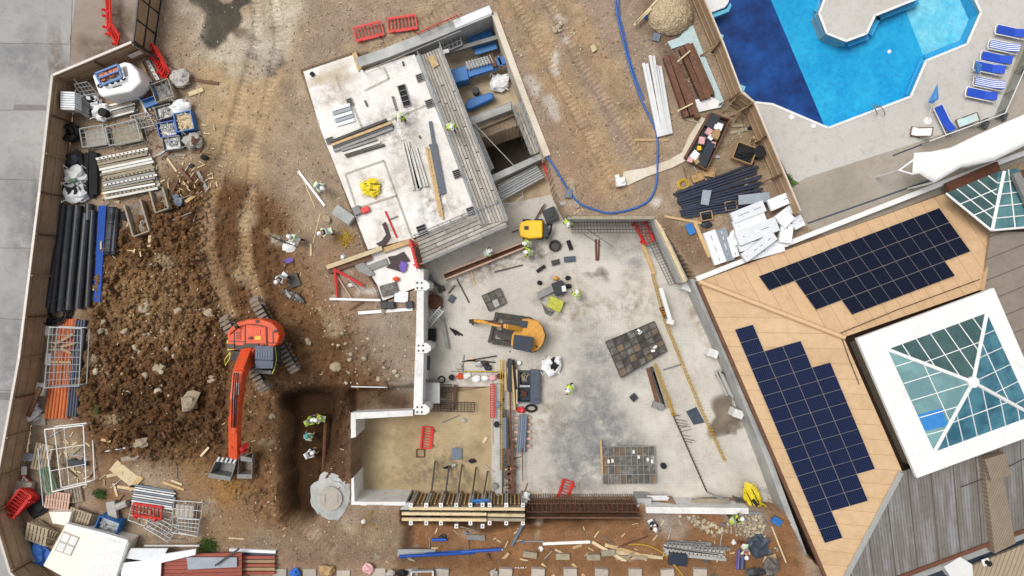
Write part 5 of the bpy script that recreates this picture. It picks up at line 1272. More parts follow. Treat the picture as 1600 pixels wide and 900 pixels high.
def bulkbag(label, P, s, m='white_bag', fill=None, hh=.8, seed=0, rz=0):
    r = thing('bulk_bag', label, 'bulk bag', P, rz)
    MB().blob((0,0,hh*.45), (s*1.15,s,hh), seed, .5, 14, 8).build('sack', M[m], r, smooth=False)
    if m == 'yellow_bag':
        for y_ in (-.16, .2): MB().tube([(-s*.56,y_*s,hh*.35), (-s*.32,y_*s,hh*.86), (0,y_*s,hh*.97), (s*.32,y_*s,hh*.86), (s*.56,y_*s,hh*.35)], .035, 5).build('strap', M['rubber'], r)
        MB().box((-.15*s,.02,hh*.93), (.35*s,.18*s,.1), .3).build('print', M['rubber'], r)
    lp = MB()
    for x, y in ((-1,-1),(1,-1),(1,1),(-1,1)): lp.tube([(x*s*.35,y*s*.35,hh*.75), (x*s*.5,y*s*.5,hh*.95), (x*s*.6,y*s*.35,hh*.6)], .03, 5)
    lp.build('loop', M[m], r)
    if fill: MB().blob((.05*s,.05*s,hh*.62), (s*.75,s*.66,hh*.75), seed+9, .9, 10, 6).build('contents', M[fill], r)
    return r
bulkbag('white bulk bag with black strap in the low room', W(781,132,Zs), 1.25, seed=3)
bulkbag('white open bulk bag with black contents on main slab', W(861,570,Zs), 1.35, fill='rubber', seed=5)
bulkbag('creased yellow bag on the white slab', W(581,294,.03), 1.2, 'yellow_bag', hh=.5, seed=2)
bulkbag('long bright yellow bag at end of long white wall', W(1173,776,-2.0), 1.25, 'yellow_bag', hh=.7, seed=8, rz=R(115)).scale.x = 1.35
# pit railing, pipes, hexagonal frame
rl = thing('pit_guard_rail', 'thin galvanised guard rails with diagonal pole around the dark pit', 'railing', W(790,220,-2))
for a, b, z in (((734,186),(806,262),-.6), ((738,190),(766,270),-1.2), ((846,160),(872,246),-.9), ((838,164),(862,250),-.9), ((730,186),(800,158),-1.3)): MB().tube([W(*a, z), W(*b, z)], .035, 5).build('rail', M['galv'], rl, world=True)
for t in (.1,.3,.5,.7,.9): MB().tube([W(838+24*t,164+86*t,-.9), W(846+26*t,160+86*t,-.9)], .03, 5).build('crossbar', M['galv'], rl, world=True)
for i in range(7):
    a, b = lerp2((778,290),(784,312), i/6), lerp2((838,258),(850,276), i/6)
    tag(MB().tube([W(*a, -2.5+.05*i), W(*b, -2.5+.05*i)], .1 if i % 2 else .07, 8).build('steel_tube', M['galv']), 'pale galvanised tube in loose bundle below the dark pit', 'tube', 'galvanised tubes below the pit')
hx = [(784,304),(797,296),(816,296),(817,306),(803,318),(786,318)]
tag(MB().tube([W(u, v, -2.4) for u, v in hx], .05, 6, closed=True).tube([W(786,311,-2.5), W(816,301,-2.5)], .02, 5).build('tube_hexagon', M['galv']), 'galvanised polygonal frame on low room floor', 'frame')
tag(MB().box(W(868,312,Zs+.3), (.1,.1,.1)).beam(W(845,245,Zs+.3), W(862,285,Zs+.3), .3, .25).build('red_rebar_bundle', M['red_paint']), 'bundle of red bars at right edge of low room', 'rebar')
tag(MB().box(W(860,336,Zs+.35), (.95,1.0,.7), R(22)).box(W(862,335,Zs+.72), (.4,.4,.05), R(22)).build('black_crate', M['black_plastic'], bevel=.03), 'black lidded crate right of the yellow compressor', 'crate')
tag(MB().prism([W(u, v, -1.0).xy for u, v in [(831,175),(844,175),(854,205),(842,209)]], -1.06, -1.0).build('grey_sheet', M['slate_sheet']), 'blue-grey sheet leaning beside the dark pit', 'sheet')
for i in range(3): tag(MB().beam(W(833+4*i,348-6*i,Zs+.2), W(848+2*i,322-2*i,Zs+.25), .07, .07).build('rusty_bar', M['rust']), 'rusty bar lying above the yellow compressor', 'bar', 'rusty bars above compressor')
# timber-lined slot in the slab
sl_ = thing('timber_slot', 'long timber-lined dark slot across top of the main slab', 'formwork', W(755,412,Zs))
for (a, b) in (((692,428),(815,380)), ((695,437),(822,386))): MB().beam(W(*a, Zs+.3), W(*b, Zs+.3), .12, .6).build('side_board', M['pallet_pink'], sl_, world=True)
MB().beam(W(694,432,Zs+.06), W(819,383,Zs+.06), .4, .05).build('slot_bed', M['timber_dark'], sl_, world=True)
# ------------------------------------------------------------------ white slab items
def stackbars(name, label, a, b, n, w, h, m, z0, spread, cat='beam', group=None, r=None):
    for i in range(n):
        o = spread[0]*(i-(n-1)/2)+random.uniform(-.6,.6), spread[1]*(i-(n-1)/2); e = random.uniform(-5, 5)
        A = W(a[0]+o[0]+e*.3, a[1]+o[1], z0+h/2); B = W(b[0]+o[0]+e, b[1]+o[1], z0+h/2)
        mb = MB().tube([A, B], r, 7) if r else MB().beam(A, B, w, h)
        tag(mb.build(name, M[m if isinstance(m, str) else m[i % len(m)]]), label, cat, group)
stackbars('formwork_beam', 'dark metal beam in bundle lying at left edge of white slab', (519,229),(610,194), 4, .18, .18, ['dark_steel','timber','black_plastic','grey_steel'], .04, (1.5,4.5), group='beams at the left edge of white slab')
stackbars('formwork_beam', 'grey beam in lower short bundle on the white slab', (537,240),(594,222), 3, .16, .16, ['grey_steel','alu','dark_steel'], .04, (1.5,4.5), group='short beams on the white slab')
stackbars('alu_beam', 'bright aluminium beam in the pair bundle mid white slab', (634,222),(655,296), 3, .16, .2, 'alu', .04, (4,-1), group='aluminium beams mid white slab')
stackbars('alu_beam', 'aluminium beam in right bundle mid white slab', (647,232),(666,292), 3, .14, .2, 'alu', .04, (3.6,-1), group='right aluminium beams on white slab')
tag(MB().beam(W(672,190,.12), W(682,250,.12), .22, .2).beam(W(676,225,.14), W(691,303,.14), .55, .2).build('black_membrane_roll', M['membrane']), 'long black membrane roll on the white slab', 'roll')
tl = thing('timber_truss', 'long yellowish timber lattice beam on white slab', 'beam', W(680,285,.03))
MB().beam(W(666,230,.16), W(688,337,.16), .16, .22).build('rail', M['timber'], tl, world=True); MB().beam(W(671,233,.16), W(692,342,.16), .14, .22).build('rail', M['timber'], tl, world=True)
for k in range(16): MB().beam(W(666+1.35*k,232+6.6*k,.2), W(672+1.35*k,231+6.6*k,.2), .1, .1).build('rung', M['timber_pale'], tl, world=True)
for i, (u, v, w, h, rz, l) in enumerate(((632,150,.55,1.55,17,'dark steel tray on the upper white slab'),(547,160,.4,.5,20,'small dark box at left joint of white slab'),(656,122,.45,.5,20,'small dark inlet at upper right edge of white slab'),(671,162,.5,.5,20,'small dark inlet midway along right edge of slab'),(714,272,.5,.55,20,'dark inlet on right edge of white slab near its lower end'),(736,330,.55,.55,20,'dark inlet at lower right corner of white slab'),(660,361,.65,.8,20,'grated dark box at bottom edge of white slab'),(516,220,.5,.4,20,'grey box at left edge of the slab by beams'),(617,162,.12,1.0,17,'slim grey slot beside steel tray'))):
    r = thing('floor_box', l, 'box', W(u, v, .03), R(rz)); f = MB()
    for x, y, a, b in ((-w/2,0,.05,h),(w/2,0,.05,h),(0,-h/2,w,.05),(0,h/2,w,.05)): f.box((x,y,.06), (a,b,.12))
    for k in range(1, 4): f.box((0,-h/2+h*k/4,.07), (w,.04,.08))
    f.build('frame', M['grey_steel'], r); MB().box((0,0,.02), (w,h,.03)).build('base', M['rubber'] if w > .2 else M['grey_steel'], r)
pm = thing('panel_pallet', 'faint grey and white pallet of sheets on upper left white slab', 'panels', W(537,180,.03), R(17))
for k in range(5): MB().box((0,-.55+.27*k,.08+.02*k), (1.35,.22,.1)).build('sheet', M['grey_sheet'] if k % 2 else M['foam_board'], pm)
tag(MB().tube([W(486,114,.1), W(490,118,.1)], .15, 8).build('dark_pipe_end', M['rubber']), 'short dark pipe end at left corner of the slab', 'pipe')
for (a, b) in (((629,96),(631,103)), ((570,157),(574,166)), ((655,212),(657,216))):
    tag(MB().beam(W(*a, .08), W(*b, .08), .12, .1).build('dark_offcut', M['dark_steel']), 'short dark offcut %s' % {629:'near top of white slab', 570:'left of the steel tray', 655:'above the aluminium beams'}[a[0]], 'offcut')
stand = thing('red_prop', 'red adjustable prop lying on the lower white slab', 'prop', W(612,350,.03))
MB().tube([W(602,330,.1), W(620,371,.1)], .07, 8).build('tube', M['red_paint'], stand, world=True); MB().tube([W(606,344,.12), W(622,338,.12)], .03, 6).build('handle', M['dark_steel'], stand, world=True)
tag(MB().box(W(571,328,.2), (.6,.4,.35), R(25)).build('red_can', M['red_plastic'], bevel=.05), 'red fuel can at left edge of lower white slab', 'can')
tag(MB().box(W(558,329,.2), (.55,.6,.35), R(25)).build('grey_tool_case', M['grey_steel'], bevel=.04), 'grey tool case beside the red can', 'case')
def ragged(name, label, pts, z, m, h=.06, cat='sheet'):
    return tag(MB().prism([W(u+random.uniform(-1,1), v+random.uniform(-1,1), z+h).xy for u, v in pts], z, z+h).build(name, M[m]), label, cat)
ragged('maroon_tarp', 'dark maroon tarp crumpled on lower white slab', [(588,380),(596,376),(604,366),(596,350),(602,346),(608,362),(611,370),(604,378),(600,384),(592,386)], .03, 'plum_stain', .12)
ragged('maroon_tarp', 'dark maroon tarp with purple patch at bottom of the slab', [(606,402),(618,398),(630,394),(640,408),(632,410),(628,426),(602,418),(610,412)], -.04, 'plum_stain', .14)
ragged('purple_sheet', 'purple plastic sheet over the lower maroon tarp', [(628,408),(636,412),(634,424),(628,427),(624,416)], .1, 'purple', .06)
ragged('purple_sheet', 'purple plastic scrap on the churned earth', [(442,408),(452,402),(460,404),(458,409),(448,412)], zt(*W(450,407).xy), 'purple', .08)
plank('timber_waler', (598,392),(641,377), .35, .2, 'timber', 'pale timber board along bottom edge of white slab', 'board', .03)
plank('timber_waler', (512,418),(598,388), .3, .3, 'timber_pale', 'upper pale timber waler left of lower white slab', 'waler', .2)
plank('timber_waler', (512,423),(580,400), .5, .2, 'timber_dark', 'darker timber board under the pale waler', 'waler', .05)
tag(MB().prism([W(u, v, .2).xy for u, v in [(548,405),(562,403),(585,428),(578,432),(560,424)]], -.3, .2).build('shutter_sheet', M['grey_steel']), 'grey shuttering panel leaning left of the lower white slab', 'panel')
plank('concrete_lump', (526,328),(552,346), .75, .6, 'wall_grey', 'pale concrete column stub lying at left of white slab', 'column', .0)
for a, b, l in (((523,419),(527,464),'left leg of red prop frame'), ((523,421),(567,446),'sloping red prop in the frame')):
    tag(MB().tube([W(*a, .3), W(*b, .3)], .1, 8).build('red_prop', M['red_paint']), l, 'prop')
plank('white_pole', (516,467),(595,469), .16, .16, 'white_pipe', 'long white pole under the red prop frame', 'pole', .15)
plank('white_pole', (525,428),(550,467), .08, .08, 'pallet_pink', 'slim pale pole crossing red prop frame', 'pole', .1)
tag(MB().box(W(627,464,.15), (.95,.75,.08), R(-3)).build('white_sheet', M['foam_board']), 'pale blue-white sheet beside the white retaining wall top', 'sheet')
for i, (u, v) in enumerate(((601,477),(611,477),(640,476))): tag(MB().box(W(u, v, .2), (.5,.5,.45), R(8)).build('black_tub', M['black_plastic'], bevel=.04), ('left black tub under the white sheet','right black tub under the white sheet','black tub at top of white retaining wall')[i], 'tub')
plank('white_plank', (560,489),(645,483), .22, .08, 'white_paint', 'long pale board below the black tubs', 'plank', .05)
tag(MB().box(W(608,452,.1), (1.2,.8,.2), R(15)).build('black_panel_pallet', M['ply_dark']), 'dark panel pallet under the lower white slab', 'panels')
tag(MB().blob(W(619,436,.15), (.5,.35,.3), 4, .3).build('orange_bag', M['orange_paint']), 'small orange bag on the lower white slab', 'bag')
plank('steel_channel', (575,420),(605,408), .45, .12, 'grey_steel', 'grey steel tray on the lower white slab', 'tray', .0)
# loose poles on the dirt near the workers
plank('white_pole', (467,268),(508,322), .16, .16, 'white_pipe', 'white pole lying on dirt beside the white slab', 'pole')
plank('timber_stake', (476,285),(492,323), .06, .06, 'timber_pale', 'thin timber stake beside the white pole', 'stake')
plank('timber_stake', (501,333),(489,380), .05, .05, 'timber_pale', 'thin timber stake between two stooping workers', 'stake')
plank('timber_stake', (486,381),(486,400), .12, .08, 'timber_pale', 'short timber stake below the workers', 'stake')
tag(MB().blob(G(513,344), (.5,.7,.4), 6, .5).build('boulder', M['rock']), 'pale boulder beside the concrete column stub', 'boulder')
straw = MB()
for k in range(90):
    p = G(540+random.gauss(0,6), 372+random.gauss(0,6), .03); a = random.random()*6.28; straw.beam(p, p+Vector((math.cos(a)*.3, math.sin(a)*.3, random.uniform(0,.15))), .03, .03)
mat('straw', 'c8a238', .9, .2); tag(straw.build('straw_clump', M['straw']), 'yellow straw clump by a stooping worker', 'straw')
for i in range(8):
    a = lerp2((420,367),(430,372), i/7); tag(MB().tube([G(a[0]+i, a[1]+i*.3, .1+.02*i), G(a[0]+28+i, a[1]+14, .1)], .035, 5).build('steel_rod', M['dark_steel']), 'dark steel rod in the bundle above splash', 'rod', 'dark steel rods near the splash')
tag(MB().blob(G(452,386), (1.0,.8,.25), 3, .6).build('cement_splash', M['wall_white']), 'pale cement heap between two workers', 'cement')
for i in range(7): plank('steel_form', (443+4*i,452+1.5*i),(452+4*i,464+1.5*i), .2, .25, ['dark_steel','grey_steel'][i % 2], 'perforated grey steel form in row on the clay', 'form', group='steel forms on clay')
tag(MB().pprism([(446,430),(463,426),(470,445),(455,450)], zt(*W(458,440).xy), zt(*W(458,440).xy)+.25).build('dark_skip', M['dark_steel']), 'dark steel skip beside a white-shirted worker', 'skip')
# ------------------------------------------------------------------ main slab items
def tray(name, label, px, nx, ny, z, mats, cat='panels', frame='dark_steel', vary=True):
    P = [W(u, v, z+.2) for u, v in px]; r = thing(name, label, cat, P[0]-Vector((0,0,.2)))
    for j in range(ny):
        for i in range(nx):
            if vary and random.random() < .04: continue
            g = .02; q = [P[0].lerp(P[1], x).lerp(P[3].lerp(P[2], x), y)+Vector((0,0,random.uniform(-.04,.05))) for x, y in (((i+g)/nx,(j+g)/ny),((i+1-g)/nx,(j+g)/ny),((i+1-g)/nx,(j+1-g)/ny),((i+g)/nx,(j+1-g)/ny))]
            MB().slab3(q, .12).build('panel', M[random.choice(mats)], r, world=True)
    f = MB()
    for i in range(nx+1): f.beam(P[0].lerp(P[1], i/nx)+Vector((0,0,.04)), P[3].lerp(P[2], i/nx)+Vector((0,0,.04)), .05, .08)
    for j in range(ny+1): f.beam(P[0].lerp(P[3], j/ny)+Vector((0,0,.05)), P[1].lerp(P[2], j/ny)+Vector((0,0,.05)), .05, .08)
    f.build('frame', M[frame], r, world=True); return r
PD = ['ply_dark','ply_dark','ply_dark','dark_steel','ply_brown']
tray('formwork_stack', 'tilted grid of dark formwork panels in middle of the main slab', [(946,534),(1022,502),(1042,548),(970,590)], 7, 5, Zs+.1, PD)
tray('formwork_stack', 'squared grid of brown and black panels near bottom of main slab', [(941,698),(1022,697),(1025,755),(942,756)], 9, 4, Zs+.1, ['ply_brown','ply_dark','ply_dark','ply_dark'], frame='grey_steel')
tray('formwork_stack', 'small square stack of dark panels above the mini excavator', [(753,462),(781,450),(791,473),(764,486)], 3, 2, Zs, ['ply_dark','ply_dark','wall_grey'])
for k in range(4):
    u, v = random.choice([(950,536),(985,515),(1002,520),(1020,545),(1028,535),(990,572),(965,555),(1006,552)]); P = W(u+random.uniform(-4,4), v+random.uniform(-4,4), Zs+.42)
    tag(MB().box(P, (.3,.16,.02), random.random()*3).build('paper_sheet', M['white_paint']), 'white paper scrap on the tilted dark panel grid', 'paper', 'paper scraps on the tilted panels')
for u, v in ((957,720),(951,721),(998,714),(1019,721),(1012,718),(990,706)):
    tag(MB().box(W(u, v, Zs+.42), (.16,.26,.02), R(5)).build('paper_sheet', M['white_paint']), 'white paper label on the squared panel grid', 'paper', 'paper labels on the squared panels')
plank('timber_stake', (938,686),(941,741), .14, .12, 'timber', 'pale timber batten along left side of squared panel grid', 'batten', Zs+.3)
tag(MB().lathe([(.22,0),(.22,.3),(.15,.31)], W(1036,727,Zs), 14).build('black_bucket', M['rubber']), 'black bucket right of the squared panel grid', 'bucket')
tag(MB().box(W(990,621,Zs+.2), (.5,.45,.35), R(40)).build('black_box', M['black_plastic'], bevel=.03), 'small black box alone below the tilted panels', 'box')
tag(MB().slab3([W(u, v, Zs+.08) for u, v in [(1072,643),(1088,636),(1101,660),(1084,664)]], .05).build('membrane_sheet', M['membrane']), 'dark blue-grey membrane sheet by the right rebar line', 'sheet')
for i, (a, b) in enumerate((((1012,575),(1030,640)), ((1017,573),(1037,636)), ((1022,580),(1042,638)))): plank('dark_plank', a, b, .28, .12, ['timber_dark','dark_steel','timber_grey'][i], 'dark plank in the trio below tilted panels', 'plank', Zs, group='dark planks below tilted panels')
tag(MB().box(W(1028,634,Zs+.15), (.9,.5,.25), R(-20)).build('grey_board', M['grey_steel']), 'grey panel at foot of the dark planks', 'panel')
plank('steel_strip', (1036,578),(1065,569), .12, .06, 'grey_steel', 'grey steel strip right of the tilted panels', 'strip', Zs)
tag(MB().beam(W(1032,450,Zs+1.1), W(1047,500,Zs+1.1), .28, .3).box(W(1047,503,Zs+1.0), (.5,.35,.4), R(-15)).build('white_beam', M['white_paint'], bevel=.03), 'white steel beam under the red barrier stack', 'beam')
plank('timber_waler', (1003,380),(1022,428), .3, .2, 'timber', 'pale timber board below the red barrier stack', 'board', Zs)
plank('rust_block', (1033,480),(1040,496), .35, .2, 'rust', 'rusty plate left of the white steel beam', 'plate', Zs)
def starters(label, pts, z, n, hgt, r=.022):
    f = MB(); 
    for a, b in zip(pts[:-1], pts[1:]):
        for t in range(n): 
            u, v = lerp2(a, b, t/n)
            for du in (-1.6, 1.6): 
                p = W(u+du, v+random.uniform(-.7,.7), z); f.tube([p, p+Vector((random.uniform(-.04,.04), random.uniform(-.04,.04), hgt))], r, 4); f.box(p+Vector((0,0,hgt)), (.075,.075,.05))
        for du in (-1.6, 1.6): f.tube([W(a[0]+du, a[1], z+.12), W(b[0]+du, b[1], z+.12)], r, 4)
    return tag(f.build('starter_bars', M['straw']), label, 'rebar')
starters('right row of yellow-capped starter bars across the main slab', [(1019,428),(1038,500),(1062,560),(1095,640),(1133,722)], Zs, 16, .35)
starters('left row of yellow-capped starter bars below tilted panels', [(1022,568),(1042,618),(1052,650)], Zs, 14, .35)
starters('yellow-capped starter bars along central wall line', [(784,562),(783,640),(783,735)], Zs+.3, 24, .4)
f = MB()
for k in range(26):
    u, v = lerp2((1050,645),(1104,768), k/25); p = W(u, v, Zs+.1); f.tube([p, p+Vector((.05,.02,.4))], .02, 4)
    if k < 10: f.tube([p, p+Vector((random.uniform(.5,.9), random.uniform(-.25,.25), .2))], .018, 4)
f.tube([W(1050,645,Zs+.15), W(1104,768,Zs+.15)], .05, 5); tag(f.build('starter_bars', M['rebar']), 'dark bristling rebar line running to the long white wall', 'rebar')
lattice('rebar_mesh', 'rebar mesh mat along top edge of main slab', [(893,342),(1020,342),(1024,364),(894,364)], 26, 4, Zs+1.3, .016, 'rebar')
lattice('rebar_mesh', 'rebar mesh mat along the slanting top right edge', [(1008,366),(1034,358),(1068,438),(1046,446)], 5, 18, Zs+.9, .016, 'rebar')
tag(MB().tube([W(931,374,Zs+.05), W(932,407,Zs+.05)], .08, 6).tube([W(936,374,Zs+.1), W(935,407,Zs+.1)], .06, 6).build('rust_bars', M['rust']), 'pair of rusty bars lying near top of main slab', 'bars')
for a, b in (((917,358),(958,386)), ((912,365),(940,385))): tag(MB().tube([W(*a, Zs+.03), W(*b, Zs+.03)], .018, 4).build('thin_rod', M['rebar']), 'thin rod crossing the slab near rusty bars', 'rod', 'thin rods near rusty bars')
tag(MB().lathe([(.42,.1),(.46,.0),(.46,.1),(.35,.14),(.3,.05)], W(867,384,Zs), 18).tube([W(867+9*math.cos(t*.5), 384+8*math.sin(t*.5), Zs+.1+.01*t) for t in range(26)], .05, 5).build('cable_coil', M['dark_steel']), 'dark cable coil below the yellow compressor', 'coil')
for i, (u, v, w, l, rz, m, lb) in enumerate(((890,405,.85,.42,5,'membrane','small dark mat right of cable coil'),(868,410,.6,.4,15,'dark_steel','smaller dark mat under the cable coil'),(845,420,.75,.25,35,'rubber','black tool below the timber slot'),(890,383,.3,.75,20,'rubber','black upright tool at right of cable coil'),(690,452,.55,.4,30,'dark_steel','dark tool pile at top of main slab left side'),(706,467,.45,.55,-30,'membrane','dark box near top left of main slab'),(668,439,.9,.7,20,'slate_sheet','slate panel beside the column head'),(683,445,.6,.25,-30,'black_plastic','black bar beside the slate panel'))):
    tag(MB().box(W(u, v, Zs+.1), (w,l,.15), R(rz)).box(W(u+1, v, Zs+.2), (w*.4,l*.5,.1), R(rz+20)).build('slab_tool', M[m]), lb, 'tool')
for a, b, l in (((714,436),(733,473),'thin steel pole leaning along top left of slab'), ((736,424),(742,444),'yellow tripod-like stand on slab'), ((773,425),(817,414),'grey bar parallel to the timber slot'), ((701,458),(711,446),'short grey bar near the dark box'), ((722,565),(776,556),'upper dark bar above the bag line'), ((730,563),(774,566),'lower dark bar above the bag line')):
    plank('steel_bar', a, b, .1, .1, 'timber' if 'yellow' in l else 'dark_steel', l, 'bar', Zs)
# yellow crate group
tag(MB().prism([W(u, v, Zs+.55).xy for u, v in [(861,462),(882,471),(875,489),(854,479)]], Zs, Zs+.55).build('yellow_crate', M['lime_sheet'], bevel=.04), 'dirty yellow crate with stained lid near a worker', 'crate')
tag(MB().slab3([W(u, v, Zs+.15) for u, v in [(846,473),(858,486),(866,487),(860,494),(852,490)]], .12).build('dark_pallet', M['ply_dark']), 'dark pallet under the yellow crate', 'pallet')
plank('steel_box_beam', (840,462),(866,449), .5, .4, 'grey_steel', 'grey dusty steel box above the yellow crate', 'box', Zs)
tag(MB().box(W(873,450,Zs+.4), (.85,1.0,.8), R(20)).build('black_machine', M['black_plastic'], bevel=.06), 'black machine beside the dusty steel box', 'machine')
tag(MB().box(W(881,451,Zs+.85), (.3,.42,.02), R(8)).build('paper_sheet', M['white_paint']), 'white notice lying on the black machine', 'paper')
tag(MB().blob(W(869,435,Zs+.15), (.5,.35,.3), 7, .3).build('orange_bag', M['amber_paint']), 'small orange bag above the black machine', 'bag')
for u, v, s, l in ((843,442,.4,'dark bucket left of the orange bag'), (887,434,.45,'black bag right of the orange bag'), (888,447,.45,'black bag right of the black machine')): tag(MB().blob(W(u, v, Zs+.15), (s,s*.8,.35), u, .5).build('black_bag', M['rubber']), l, 'bag')
# left edge of the slab near the white retaining wall
lf = thing('ladder_beam', 'aluminium ladder leaning across top left of the main slab', 'ladder', W(680,495,Zs))
MB().beam(W(664,507,Zs+1.2), W(688,479,Zs+1.5), .08, .1).beam(W(672,511,Zs+1.2), W(694,485,Zs+1.5), .08, .1).build('stile', M['galv'], lf, world=True)
for k in range(1, 9): MB().beam(W(664+24*k/9,507-28*k/9,Zs+1.2+.033*k), W(672+22*k/9,511-26*k/9,Zs+1.2+.033*k), .05, .05).build('rung', M['galv'], lf, world=True)
plank('grey_plank', (690,493),(699,543), .25, .1, 'grey_steel', 'grey plank slanting down from the ladder', 'plank', Zs+.3)
tag(MB().box(W(675,523,Zs+.3), (.6,.9,.6), 0).build('black_opening_box', M['rubber']), 'black open box beside white wall under ladder', 'box')
tag(MB().box(W(665,567,Zs+1.0), (.7,1.05,.06), R(-3)).build('black_sheet', M['membrane']), 'black panel standing by white wall middle', 'panel')
tag(MB().blob(W(680,472,Zs+.3), (1.1,1.2,.7), 12, .5).build('dark_debris_sack', M['rust']), 'brown debris heap below the top column head', 'debris')
for i in range(3): plank('steel_bar', (703+4*i,512+2*i),(713+5*i,524), .12, .1, 'rubber', 'black bar in little pile beside mini excavator arm', 'bar', Zs, group='black bars beside the arm')
# tank items
tag(MB().box(W(714,709,Zs+.06), (.75,.85,.12)).build('floor_hatch', M['slate_sheet'], bevel=.02), 'square slate-grey hatch on the sandy tank floor', 'hatch')
f = MB(); 
for a, b in (((651,702),(663,702)),((663,702),(663,714)),((663,714),(651,714)),((651,714),(651,702))): f.beam(W(*a, Zs+.05), W(*b, Zs+.05), .06, .08)
tag(f.build('rusty_square', M['rust']), 'small square rusty frame on the tank floor', 'frame')
lattice('rebar_mesh', 'upper rebar mesh at top of the tank floor', [(688,601),(706,601),(706,642),(688,642)], 6, 10, Zs+.5, .025, 'rebar')
lattice('rebar_mesh', 'lower rebar mesh across top of the tank floor', [(668,628),(742,629),(741,643),(668,642)], 14, 4, Zs+.45, .025, 'rebar')
plank('steel_bar', (711,601),(710,640), .18, .1, 'rust', 'rusty bar right of the upper rebar mesh', 'bar', Zs+.3)
tag(MB().box(W(674,614,Zs+1.4), (1.25,1.5,.12), 0).build('formwork_board', M['wall_grey']), 'grey stained formwork board beside lowest column head', 'board')
f = MB()
for k in range(12): f.box(W(664+2.4*k,595,Zs+1.55), (.07,.2,.1))
tag(f.build('bolt_strip', M['dark_steel']), 'dark bolt strip above the grey formwork board', 'strip')
lattice('rebar_cage', 'narrow red rebar ladder at right edge of tank', [(767,600),(773,600),(773,652),(767,652)], 2, 14, Zs+.7, .03, 'red_paint')
tag(MB().box(W(770,628,Zs-.0), (.05,6.5,.1)).build('tank_edge_board', M['timber_grey']), 'timber strip between tank floor and central wall', 'board')
tag(MB().slab3([W(u, v, Zs+.35) for u, v in [(774,600),(784,600),(784,790),(774,790)]], .35).build('low_tank_wall', M['wall_grey']), 'low grey concrete wall base along the tank', 'wall')
for u, v, l, m in ((777,631,'blue-grey bucket on the wall base','slate_sheet'),(776,662,'black bucket on the wall base','rubber'),(773,758,'grey bucket near formwork end','grey_steel'),(706,589,'black bucket above the tank','rubber')):
    tag(MB().lathe([(.2,0),(.22,.35),(.17,.36)], W(u, v, Zs+.35 if u > 710 else Zs), 12).build('bucket', M[m]), l, 'bucket')
tag(MB().tube([W(690+5*math.cos(t*.63), 593+5*math.sin(t*.63), Zs+.1) for t in range(10)], .06, 5, closed=True).build('black_ring', M['rubber']), 'black rubber ring near lowest column head', 'ring')
# bag line above tank
for i, (u, v, m, l) in enumerate(((719,588,'orange_paint','orange bag at left of the bag line'),(730,587,'white_bag','white bag second from left in the bag line'),(744,592,'white_bag','white bag with red print mid bag line'),(758,591,'white_bag','white bag right of middle in bag line'),(770,590,'label_pink','pink-printed bag at right of the bag line'),(781,588,'rust','rust-brown bag against central timber'),(717,573,'grey_bag','grey sack above left of the bag line'),(748,569,'galv','pale tool heap above the bag line'),(763,574,'black_plastic','black bucket heap above the bag line'),(758,568,'plum_stain','maroon bucket above the bag line'))):
    tag(MB().blob(W(u, v, Zs+.12), (.6,.48,.3), i+30, .5).build('bag', M[m]), l, 'bag')
f = MB(); [f.beam(W(722+8*k,580,Zs+.02), W(728+8*k,581,Zs+.1), .08, .1) for k in range(8)]
tag(f.build('tool_row', M['straw']), 'row of yellow fittings above the white bags', 'fittings')
plank('steel_bar', (704,580),(780,582), .05, .05, 'grey_steel', 'thin bar running along the bag line', 'bar', Zs)
# central spine: timbers, black boxes, bars
for i, (a, b, w, m) in enumerate((((789,563),(790,610),.16,'timber'),((794,575),(799,628),.2,'timber_pale'),((800,570),(804,640),.14,'timber'),((807,577),(808,630),.12,'timber_pale'),((796,560),(797,612),.3,'black_plastic'),((802,562),(806,608),.2,'rubber'),((790,640),(793,700),.2,'dark_steel'),((797,612),(800,720),.14,'rust'),((788,652),(788,700),.3,'slate_sheet'),((793,700),(797,770),.2,'timber_dark'),((800,690),(801,775),.16,'rust'),((787,700),(786,760),.18,'dark_steel'))):
    plank('spine_timber', a, b, w, .16, m, 'long %s on the central wall line' % ('timber','black bar','steel bar')[0 if 'timber' in m else 1 if m in ('black_plastic','rubber') else 2], 'timber', Zs+.36+.02*i, group='timbers and bars on the central wall')
for k in range(7): plank('timber_offcut', (788+random.uniform(-4,4),728+6*k),(806+random.uniform(-5,5),724+6*k+random.uniform(-8,8)), .1, .1, ['timber_dark','timber','rust'][k % 3], 'short timber offcut heaped near formwork end', 'offcut', Zs+.6, group='timber offcuts near the formwork end')
for i, (u0, v0, u1, v1, m, l) in enumerate(((811,580,830,601,'black_plastic','upper open black box with sticks beside timbers'),(809,604,829,627,'black_plastic','lower open black box with copper cable beside timbers'))):
    r = thing('open_box', l, 'box', W(u0, v0, Zs)); f = MB(); z1 = Zs+.6
    for a, b in (((u0,v0),(u1,v0)),((u1,v0),(u1,v1)),((u1,v1),(u0,v1)),((u0,v1),(u0,v0))): f.beam(W(*a, z1-.3), W(*b, z1-.3), .08, .6)
    f.pprism([(u0,v0),(u1,v0),(u1,v1),(u0,v1)], Zs, Zs+.06); f.build('shell', M['cab_navy'], r, world=True)
    st = MB(); 
    for k in range(9): st.tube([W(u0+3+random.random()*12, v0+4+random.random()*14, Zs+.3), W(u0+3+random.random()*12, v0+4+random.random()*14, Zs+.4)], .04, 5)
    st.build('contents', M['rust' if i else 'timber_grey'], r, world=True)
tag(MB().pprism([(829,578),(844,579),(844,632),(829,630)], Zs, Zs+.65).build('navy_box', M['membrane'], bevel=.03), 'long closed navy box right of the open boxes', 'box')
plank('steel_tube', (812,603),(828,603), .14, .14, 'galv', 'short pale tube lying across the open boxes', 'tube', Zs+.62)
